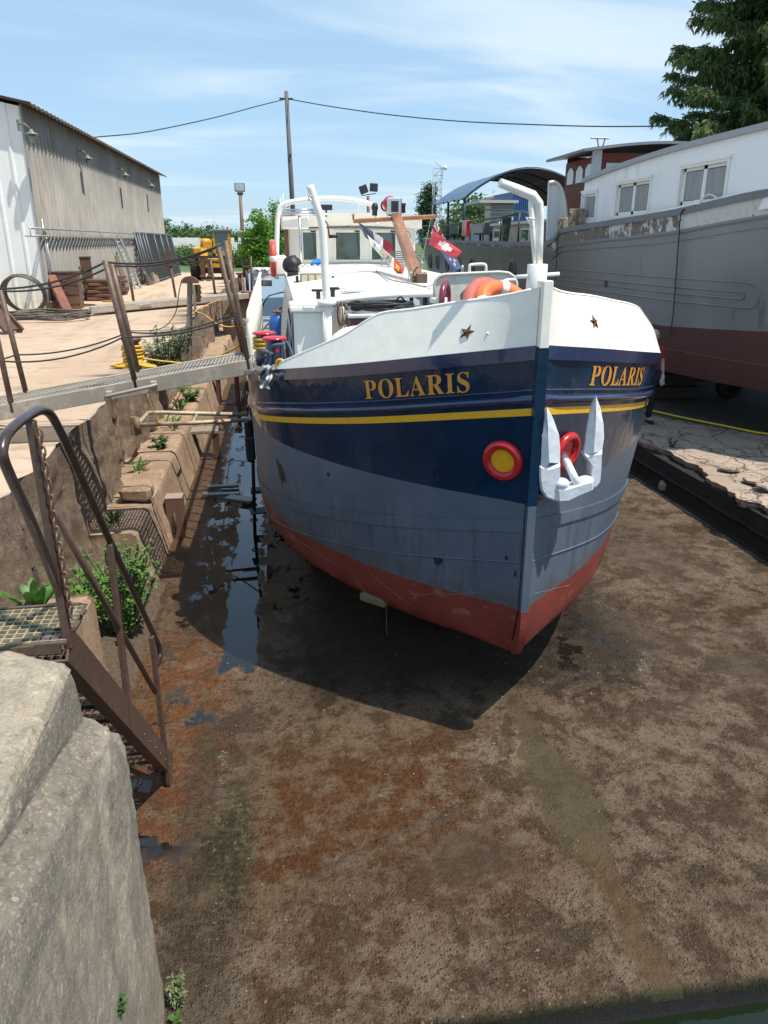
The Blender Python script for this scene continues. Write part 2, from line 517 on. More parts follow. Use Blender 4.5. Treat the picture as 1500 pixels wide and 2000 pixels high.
# ------------------------------------------------------------------ setting: dock floor
def floor_mat():
    g = G('wet_dock_concrete')
    p = g.pos(); X, Y, Z = g.xyz(p)
    big = g.noise(.55, 5, .6, vec=p); med = g.noise(2.3, 6, .65, vec=p, dist=.4); mid = g.noise(6, 6, .7, vec=p); fine = g.noise(20, 5, .7, vec=p); grit = g.noise(42, 5, .78, vec=p); tiny = g.noise(95, 3, .7, vec=p)
    warp = g.add(g.mul(g.add(big, -.5), 1.0), g.add(g.mul(g.add(med, -.5), .9), g.mul(g.add(mid, -.5), .45)))
    Xw = g.add(X, g.mul(warp, .6)); Yw = g.add(Y, g.mul(warp, .9))
    def blob(cx, cy, rx, ry, soft=.5):
        dx = g.mul(g.add(Xw, -cx), 1 / rx); dy = g.mul(g.add(Yw, -cy), 1 / ry)
        d = g.ma('SQRT', g.add(g.mul(dx, dx), g.mul(dy, dy)))
        return g.rng(d, 1 + soft, 1 - soft)
    def band(v, a, b, s_): return g.mul(g.rng(v, a - s_, a + s_), g.rng(v, b + s_, b - s_))
    MX = lambda a, b: g.ma('MAXIMUM', a, b)
    c = g.mix(g.rng(big, .35, .65), (.255, .168, .102), (.305, .212, .138))
    c = g.mix(g.mul(g.rng(g.add(med, g.mul(g.add(mid, -.5), .55)), .49, .58), .8), c, (.120, .076, .042))
    c = g.mix(g.mul(g.rng(mid, .52, .62), .55), c, (.105, .067, .037))
    c = g.mix(g.mul(g.rng(mid, .42, .34), .45), c, (.36, .255, .17))
    # dry paler skin, with crisp ragged borders
    dry = g.rng(g.add(med, g.mul(g.add(mid, -.5), .5)), .47, .43)
    dryz = MX(MX(blob(1.55, 4.75, .55, .9), g.mul(g.rng(Xw, 2.25, 2.5), .75)), g.mul(g.rng(Yw, 3.75, 3.4), .8))
    c = g.mix(g.mul(g.mul(dry, dryz), .85), c, (.38, .28, .195))
    rustA = g.mul(MX(blob(-1.15, 5.9, .6, 1.7, .35), g.mul(blob(-.95, 7.4, .5, 1.5, .4), .6)), g.rng(g.noise(5, 6, .7, vec=p), .38, .58))
    c = g.mix(g.mul(rustA, .9), c, (.30, .108, .034))
    crestv = g.add(g.add(Y, g.mul(X, -.42)), g.add(g.mul(g.add(med, -.5), .25), -3.95))
    rustB = g.mul(g.mul(band(Xw, -.33, 1.35, .16), g.rng(crestv, -.2, .12)), g.rng(Yw, 5.8, 5.0))
    rustB = g.mul(rustB, g.rng(g.add(mid, g.mul(g.add(med, -.5), .7)), .32, .60))
    c = g.mix(g.mul(rustB, .85), c, (.20, .080, .028))
    rustB2 = g.mul(MX(blob(1.1, 4.0, .65, .45), g.mul(blob(.3, 3.5, .8, .35), .5)), g.rng(mid, .36, .58))
    c = g.mix(g.mul(rustB2, .8), c, (.17, .070, .026))
    rustC = g.mul(g.rng(Yw, 8.0, 9.5), g.rng(Xw, -.85, -1.2))
    c = g.mix(g.mul(rustC, .7), c, (.19, .088, .04))
    damp = MX(blob(1.2, 3.95, .40, .27, .4), blob(4.6, 5.9, .55, .35, .15))
    damp = MX(damp, g.mul(blob(4.9, 9.5, .7, 1.6, .3), .8)); damp = MX(damp, g.mul(blob(3.6, 6.6, .9, .35, .3), .6))
    damp = MX(damp, g.mul(g.rng(g.noise(1.7, 6, .62, vec=p), .57, .61), g.mul(g.rng(X, 2.2, 2.6), .75)))
    sw = g.add(.10, g.mul(blob(2.05, 4.5, .5, .55, .4), .16))
    seamd = g.ma('ABSOLUTE', g.add(X, g.add(g.mul(g.add(med, -.5), -.35), g.add(g.mul(g.add(mid, -.5), .25), -2.06))))
    seam = g.mul(g.rng(g.ma('DIVIDE', seamd, sw), 1.15, .8), g.rng(Y, 6.6, 5.6))
    crest = g.mul(g.mul(g.rng(g.ma('ABSOLUTE', crestv), .065, .015), g.rng(X, -.1, .1)), g.rng(X, 1.5, 1.2))
    c = g.mix(g.mul(crest, g.rng(fine, .35, .62, 0, .7)), c, (.21, .165, .125))
    d2 = g.ma('ABSOLUTE', g.add(X, g.add(g.mul(g.add(med, -.5), .10), .42)))
    crack = g.mul(g.mul(g.rng(d2, .10, .03), g.rng(Y, 6.5, 5.6)), g.rng(fine, .35, .6))
    c = g.mix(g.mul(crack, .45), c, (.17, .14, .11))
    strip = g.mul(band(X, -.92, -.46, .06), g.rng(Y, 6.4, 5.8))
    c = g.mix(g.mul(strip, .5), c, (.085, .074, .050))
    moss = g.mul(blob(-.52, 4.25, .15, .6), g.rng(fine, .38, .6))
    c = g.mix(g.mul(moss, .9), c, (.045, .055, .010))
    lip = g.rng(g.add(Y, g.mul(g.add(med, -.5), .16)), 2.92, 2.80)
    # exposed aggregate
    peb = g.voro(48, vec=p, out='Color'); pv = g.xyz(peb)[0]; pe = g.voro(48, vec=p)
    stone = g.mul(g.mul(g.rng(pv, .60, .75), g.rng(pe, .52, .22)), g.rng(g.add(mid, g.mul(g.rng(Y, 4.2, 3.2), .14)), .42, .58))
    c = g.mix(g.mul(stone, .7), c, g.mix(g.xyz(peb)[1], (.20, .10, .045), (.25, .205, .165)))
    gz = g.rng(g.noise(1.1, 4, .6, vec=p), .36, .60, .25, 1.)
    c = g.mix(g.mul(g.mul(g.rng(grit, .50, .64), .5), gz), c, g.mix(.55, c, (.014, .010, .007)))
    c = g.mix(g.mul(g.mul(g.rng(grit, .46, .36), .45), gz), c, (.27, .215, .165))
    c = g.mix(g.mul(g.rng(fine, .50, .62), .42), c, (.055, .037, .021))
    c = g.mix(g.mul(g.rng(fine, .44, .36), .3), c, (.36, .26, .18))
    c = g.mix(g.mul(damp, .78), c, (.050, .037, .025))
    c = g.mix(g.mul(seam, .85), c, g.mix(g.rng(Yw, 3.6, 4.3), (.075, .046, .022), (.060, .047, .022)))
    c = g.mix(lip, c, (.022, .026, .009))
    # standing water: a gutter along the port side and pools around it
    gut = g.rng(g.ma('ABSOLUTE', g.add(X, g.add(g.mul(g.add(med, -.5), .30), g.add(g.mul(g.add(mid, -.5), .12), .57)))), .21, .17)
    gut = g.mul(gut, g.rng(g.add(Y, g.mul(med, .9)), 7.0, 7.2))
    pn = g.noise(3.4, 7, .72, vec=g.map(p, (1.3, .6, 1)))
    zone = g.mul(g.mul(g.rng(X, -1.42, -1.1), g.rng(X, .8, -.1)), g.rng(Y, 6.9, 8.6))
    far = g.mul(g.rng(Y, 10.5, 13.0), g.mul(g.rng(X, -1.25, -1.1), g.rng(X, .6, .2)))
    pool = g.mul(g.rng(pn, .54, .556), g.rng(zone, .2, .8))
    pool = MX(pool, g.mul(g.rng(pn, .42, .44), far))
    pn2 = g.noise(2.6, 6, .66, vec=p)
    pool = MX(pool, g.mul(g.rng(pn2, .54, .555), MX(blob(-1.1, 5.2, .5, 1.5), blob(3.05, 7.0, .6, 1.3))))
    wet = MX(gut, pool)
    rim = g.mul(g.rng(pn, .47, .54), g.rng(zone, .2, .8))
    under = g.mul(g.rng(g.ma('ABSOLUTE', g.add(Xw, -1.86)), 2.3, 1.5), g.rng(Yw, 5.6, 6.4))  # wet floor below the hull, coloured darker to deepen the barge's shadow
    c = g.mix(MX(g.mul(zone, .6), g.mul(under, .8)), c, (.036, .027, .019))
    c = g.mix(wet, c, (.010, .009, .008))
    sheen = g.rng(g.noise(1.3, 5, .6, vec=p), .42, .62)
    right = g.mul(g.rng(X, 2.2, 4.0), g.rng(Y, 4.0, 6.2))
    r = g.mixf(MX(g.mul(sheen, g.add(.5, g.mul(right, .5))), MX(damp, rustB)), .62, .27)
    r = g.mixf(zone, r, .2)
    r = g.mixf(wet, r, .015)
    h = g.add(g.add(g.mul(med, .9), g.add(g.mul(mid, 1.1), g.mul(fine, 1.5))), g.add(g.mul(tiny, .4), g.add(g.mul(stone, .7), g.mul(grit, 1.0))))
    h = g.add(h, g.add(g.mul(crest, .6), g.mul(seam, -.6)))
    st = g.mixf(wet, g.mixf(g.mul(MX(seam, damp), .6), 1., .4), .0)
    return g.fin(c, r, 0, g.bump(h, st, .08), spec=g.mixf(wet, g.mixf(right, .28, .5), .5))
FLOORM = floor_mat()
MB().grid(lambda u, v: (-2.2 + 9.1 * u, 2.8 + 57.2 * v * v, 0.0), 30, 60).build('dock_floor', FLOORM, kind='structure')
sl = MB()
sl.grid(lambda u, v: (-2.2 + 24 * u, 2.8 - .02 * (fbm((u * 60, v * 3, 1)) + 1) * min(1, v * 6), -1.4 * v), 120, 6)
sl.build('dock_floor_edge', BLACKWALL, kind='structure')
def water_mat():
    g = G('green_canal_water')
    n = g.noise(9, 3, .5, vec=g.pos())
    return g.fin((.007, .013, .005), .06, 0, g.bump(n, .25, .03))
MB().grid(lambda u, v: (-2 + 60 * u, -40 + 42.78 * v, -.10), 4, 4).build('water', water_mat(), kind='structure')

def ground_mat():
    g = G('sandy_yard_ground')
    p = g.pos(); X, Y, Z = g.xyz(p)
    big = g.noise(.35, 5, .6, vec=p); med = g.noise(1.6, 6, .6, vec=g.map(p, (1, 2.2, 1))); fine = g.noise(22, 5, .7, vec=p)
    c = g.mix(g.rng(big, .35, .65), (.40, .285, .195), (.47, .355, .26))
    c = g.mix(g.mul(g.rng(med, .52, .7), .6), c, (.23, .165, .115))
    c = g.mix(g.mul(g.rng(Y, 24, 30), .7), c, (.52, .395, .28))
    trk = g.noise(1.0, 5, .6, vec=g.map(p, (1.5, .14, 1)))
    c = g.mix(g.mul(g.rng(trk, .52, .66), .5), c, (.25, .18, .125))
    stn = g.noise(.8, 6, .65, vec=p)
    c = g.mix(g.mul(g.rng(stn, .60, .68), .5), c, (.17, .125, .09))
    c = g.mix(g.mul(g.rng(fine, .5, .75), .45), c, (.22, .16, .11))
    c = g.mix(g.rng(Y, 56, 62), c, (.07, .11, .035))
    return g.fin(c, .95, 0, g.bump(g.add(med, g.mul(fine, .5)), .5, .03))
GROUNDM = ground_mat()
def quay_edge(y): return -2.5 + .16 * fbm((y * .45, 3.1, 0), 4) + (.10 * fbm((y * 2.2, 9, 0), 3))
MB().grid(lambda u, v: ((-2.5 if u < 1 else quay_edge(3.4 + 56.6 * v ** 1.6)) if u > .98 else -90 + 87.5 * u / .98, 3.4 + 56.6 * v ** 1.6, 2.0 + .012 * fbm((u * 60, v * 40, 0))), 60, 160).build('quay_ground', GROUNDM, kind='structure')
MB().grid(lambda u, v: (-900 + 2200 * u, 60 + 1900 * v, 1.99), 8, 8).build('far_ground', GROUNDM, kind='structure')

def slab_mat():
    g = G('cracked_slipway_concrete')
    p = g.pos(); X, Y, Z = g.xyz(p)
    big = g.noise(.5, 5, .6, vec=p); med = g.noise(2, 6, .65, vec=p); fine = g.noise(20, 5, .7, vec=p)
    wp = g.node('ShaderNodeVectorMath', operation='ADD')
    g.put(wp.inputs[0], p)
    nn = g.node('ShaderNodeTexNoise'); nn.inputs['Scale'].default_value = 3.; g.put(nn.inputs['Vector'], p)
    sc_ = g.node('ShaderNodeVectorMath', operation='SCALE'); g.put(sc_.inputs[0], nn.outputs['Color']); sc_.inputs['Scale'].default_value = .5
    g.put(wp.inputs[1], sc_.outputs[0])
    cr = g.voro(1.15, vec=g.map(wp.outputs[0], (1, .6, 1)), feature='DISTANCE_TO_EDGE')
    cr2 = g.voro(3.6, vec=wp.outputs[0], feature='DISTANCE_TO_EDGE')
    k = g.ma('MAXIMUM', g.mul(g.rng(cr, .026, .008), g.rng(med, .36, .52, .25, 1.)), g.mul(g.rng(cr2, .035, .01), g.rng(big, .44, .56)))
    c = g.mix(g.rng(big, .35, .65), (.27, .205, .155), (.35, .275, .215))
    dk = g.rng(g.noise(1.1, 5, .65, vec=p), .55, .66)
    c = g.mix(g.mul(dk, .75), c, (.155, .115, .088))
    c = g.mix(g.mul(g.rng(fine, .5, .75), .4), c, (.2, .155, .12))
    c = g.mix(g.mul(k, .85), c, (.075, .057, .045))
    shaded = g.add(g.add(Y, g.mul(X, 1.47)), g.add(g.mul(g.add(med, -.5), 1.2), g.mul(g.add(g.noise(6, 5, .7, vec=p), -.5), .5)))
    c = g.mix(g.mul(g.rng(shaded, 25.9, 26.4), .93), c, (.030, .025, .022))  # the grey barge's cast shadow, put into the slab colour with a ragged edge
    h = g.add(g.mul(k, -1.6), g.add(g.mul(med, .6), g.mul(fine, .35)))
    return g.fin(c, .9, 0, g.bump(h, .7, .03))
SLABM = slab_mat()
def slip_edge(y):
    k = 3.2; i = math.floor(y * k); t = y * k - i
    r0 = noise.random; a = fbm((i * .71, 5.3, 0), 2); b = fbm(((i + 1) * .71, 5.3, 0), 2)
    s = max(0, min(1, (t - .4) / .2))
    return 6.63 + .24 * (a + (b - a) * s) + .07 * fbm((y * 5, 1.7, 0), 3)
SLZ = .62
sm = MB()
YS = [2.8 + 57.2 * (i / 420) ** 1.7 for i in range(421)]
def slab_h(x, y): return SLZ + .015 * fbm((x * .8, y * .8, 0), 3) + 0
vs = []; fs = []
offs = [0, .12, .3, .55, .9, 1.4, 2.2, 4, 8, 20, 60]
for y in YS:
    e = slip_edge(y)
    for o in offs: vs.append((e + o, y, slab_h(e + o, y)))
n = len(offs)
for i in range(len(YS) - 1):
    for j in range(n - 1):
        a = i * n + j
        fs.append((a, a + n, a + n + 1, a + 1))
sm.add(vs, fs, 0, False)
vs = []; fs = []
for y in YS:   # broken front of the slab, a rim 12 cm thick
    e = slip_edge(y)
    vs += [(e, y, slab_h(e, y)), (e + .015, y, SLZ - .07), (e + .05 + .03 * fbm((y * 6, 2, 2)), y, SLZ - .13)]
for i in range(len(YS) - 1):
    for j in range(2):
        a = i * 3 + j; fs.append((a, a + 1, a + 4, a + 3))
sm.add(vs, fs, 0, False)
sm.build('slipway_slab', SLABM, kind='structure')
dw = MB()
def dwf(u, v):
    y = 2.8 + 57.2 * u ** 1.7; z = SLZ - .1 - (SLZ - .1) * v
    return (6.50 + .05 * (1 - v) + .02 * fbm((y * 2, z * 3, 0)) - .05 * (1 if (z % .27) < .03 else 0), y, z)
dw.grid(dwf, 260, 24, smooth=False)
dw.grid(lambda u, v: (6.55 + .5 * v, 2.8 + 57.2 * u ** 1.7, SLZ - .1 - .004), 120, 1)
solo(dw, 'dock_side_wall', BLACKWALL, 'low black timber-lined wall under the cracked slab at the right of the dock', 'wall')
for (px, py, s, lb) in ((1302, 962, .26, 'loose brown stone lying at the foot of the black right dock wall'), ):
    q = onZ(px, py, 0)
    m = MB().ball(q + Vector((0, .05, s * .4)), s * .55, 9, 6, sc=(1, .8, .75))
    m.v = [tuple(Vector(a) + Vector((fbm((a[0] * 5, a[1] * 5, a[2] * 5)),) * 3) * .07) for a in m.v]
    solo(m, 'stone', LEDGE, lb, 'stone', loc=q, smooth=False)
# flakes broken from the slab edge
rub = [(1425, 918, .22), (1470, 940, .22), (1498, 955, .2)]
words = ['leftmost loose concrete flake lying on the slab edge', 'middle loose concrete flake lying on the slab edge', 'loose concrete flake on the slab edge at the right border of the photo']
for (px, py, s), w in zip(rub, words):
    q = onZ(px, py, SLZ + .03)
    a0 = random.random() * 3
    poly = [q + Vector((cos(a0 + k * 1.05) * s * random.uniform(.6, 1), sin(a0 + k * 1.05) * s * random.uniform(.6, 1.1), .02 * random.random())) for k in range(6)]
    solo(MB().prism(poly, (0, 0, .035)), 'concrete_flake', SLABM, w, 'rubble', 'flakes broken off the slab edge', loc=q)

# ------------------------------------------------------------------ left quay wall, ledge, lock block
qw = MB()
NY = 700; NZ = 40
def qwf(u, v):
    y = 3.4 + 56.6 * u ** 1.6; z = 2.0 - 1.85 * v
    x = quay_edge(y)
    t = min(1, v * 6)
    d = .06 * fbm((y * .9, z * .7, 7), 4) + .04 * fbm((y * 3.1, z * 1.4, 2), 5) + .03 * fbm((y * 9, z * 6, 4), 4)
    d += -.22 * max(0, fbm((y * .7, z * .25, 11), 4) - .22) * min(1, v * 3)
    k = ((y + .2 * z) % 2.35) / 2.35
    if k < .035: d -= .16 * min(1, v * 4)
    return (x + d * t + .10 * v, y, z + (.0 if v else .0))
qw.grid(qwf, NY, NZ, smooth=True)
solo(qw, 'quay_wall', QUAYWALL, 'crumbling brown concrete quay wall along the left side of the dock', 'wall')
def ledge(y0, y1, xo_b, xo_t, xi, z, name, label, gaps, seed):
    m = MB()
    cuts = [y0] + gaps + [y1]
    for a, b in zip(cuts[:-1], cuts[1:]):
        a2 = a + .012; b2 = b - .012
        ny = max(4, int((b2 - a2) / .09)); prof = []
        r = .045
        zz = z + random.uniform(-.012, .012)
        for (x, w) in ((xo_b, 0.), (xo_b + (xo_t - xo_b) * .3, zz * .3), (xo_b + (xo_t - xo_b) * .6, zz * .6), (xo_t + .015, zz - r), (xo_t - .02, zz - .02), (xo_t - r, zz), (xo_t - .2, zz), (xi, zz)): prof.append((x, w))
        def f(u, v, prof=prof, a2=a2, b2=b2):
            y = a2 + (b2 - a2) * u
            k = v * (len(prof) - 1); i = min(int(k), len(prof) - 2); t = k - i
            x = prof[i][0] + (prof[i + 1][0] - prof[i][0]) * t; zq = prof[i][1] + (prof[i + 1][1] - prof[i][1]) * t
            e = min(u, 1 - u) * (b2 - a2)
            rr = max(0, .035 - e) * .5
            d = .025 * fbm((x * 1.2, y * 1.1, zq * 1.2 + seed), 4) + .014 * fbm((x * 9, y * 9, zq * 9), 4)
            return (x + d - rr * (1 if v < .6 else .2), y, max(0, zq + (d - rr if v > .45 else 0)))
        m.grid(f, ny, 21)
        for ye in (a2, b2):
            m.add([(p[0], ye, p[1]) for p in prof] + [(xi, ye, 0)], [tuple(range(len(prof) + 1))], 0)
    return solo(m, name, LEDGE, label, 'ledge', autosmooth=50)
ledge(8.75, 42, -1.68, -1.86, -2.62, .76, 'concrete_ledge', 'long tan concrete ledge of jointed blocks along the foot of the quay wall', [10.2, 13.9, 18.5, 24, 30], 1)
ledge(3.6, 6.35, -1.72, -1.78, -2.7, 1.12, 'concrete_ledge', 'short tan concrete ledge behind the steel stairs with weeds on top', [], 5)
m = MB().box((0, 0, 0), (.42, .34, .22), bev=.05)
m.v = [tuple(Vector(a) + Vector((1, 1, 1)) * .04 * fbm((a[0] * 4, a[1] * 4, a[2] * 4 + 3))) for a in m.v]
q = Vector((-2.02, 10.0, .9)); m.v = [tuple(Vector(a) + q) for a in m.v]
solo(m, 'stone', LEDGE, 'squared tan stone lying loose on top of the long ledge', 'stone', loc=q)
# the lock-head block in the foreground
def bmodel():
    m = MB()
    def prof(y):
        lz = pchip([1.2, 1.7, 2.2, 2.8, 3.17], [2.30, 2.29, 2.2, 2.08, 1.98])(y)
        return [(-4.2, 2.37), (-2.2, 2.365), (-1.4, 2.36), (-1.10, 2.352), (-1.01, 2.34), (-.988, 2.305), (-.975, lz + .06), (-.97, lz + .015), (-.90, lz - .015), (-.85, lz - .07), (-.828, lz - .2), (-.82, 1.4), (-.815, .7), (-.81, 0.)]
    def f(u, v):
        y = .4 + 2.77 * u
        P = prof(y)
        w = [0, .03, .10, .17, .21, .25, .36, .40, .44, .48, .53, .70, .86, 1.]
        i = 0
        while i < 12 and v > w[i + 1]: i += 1
        t = (v - w[i]) / (w[i + 1] - w[i])
        x = P[i][0] + (P[i + 1][0] - P[i][0]) * t; z = P[i][1] + (P[i + 1][1] - P[i][1]) * t
        er = max(0, (y - 2.98) / .19) ** 2.2
        if v < .35: z -= er * .07 * max(0, min(1, (x + 1.25) / .2)) * (.6 + .8 * (fbm((x * 4, 2, 0)) + .5))
        x -= er * (.05 if v < .5 else .015)
        n1 = fbm((x * 2.2, y * 2.2, z * 1.4), 4); n2 = fbm((x * 9, y * 9, z * 6), 4)
        face = v > .25
        rough = 1.0 if not .27 < v < .39 else .35
        n3 = fbm((x * 26, y * 26, z * 20), 3)
        amp = .007 * n1 * rough + .007 * n2 * rough + .004 * n3
        edge = math.exp(-((v - .45) / .05) ** 2) + math.exp(-((v - .22) / .04) ** 2)
        amp -= edge * (.06 * max(0, fbm((y * 3.2, 1.2, 5), 4) + .1) + .05 * max(0, fbm((y * 11, x * 9, 2), 3) - .05))
        if y < .6: amp = 0
        return (x + (amp if face else amp * .3), y, z + (amp if v < .48 else 0))
    m.grid(f, 260, 200)
    P = prof(3.17)
    return m
bm_ = bmodel()
N1 = 201
endv = [bm_.v[260 * N1 + j] for j in range(N1)]
bm_.add(endv + [(-4.2, 3.165, 0)], [tuple(range(N1 + 1))], 0)
solo(bm_, 'concrete_block', BLOCKC, 'pale weathered concrete lock block with crumbling edges in the left foreground', 'concrete block')
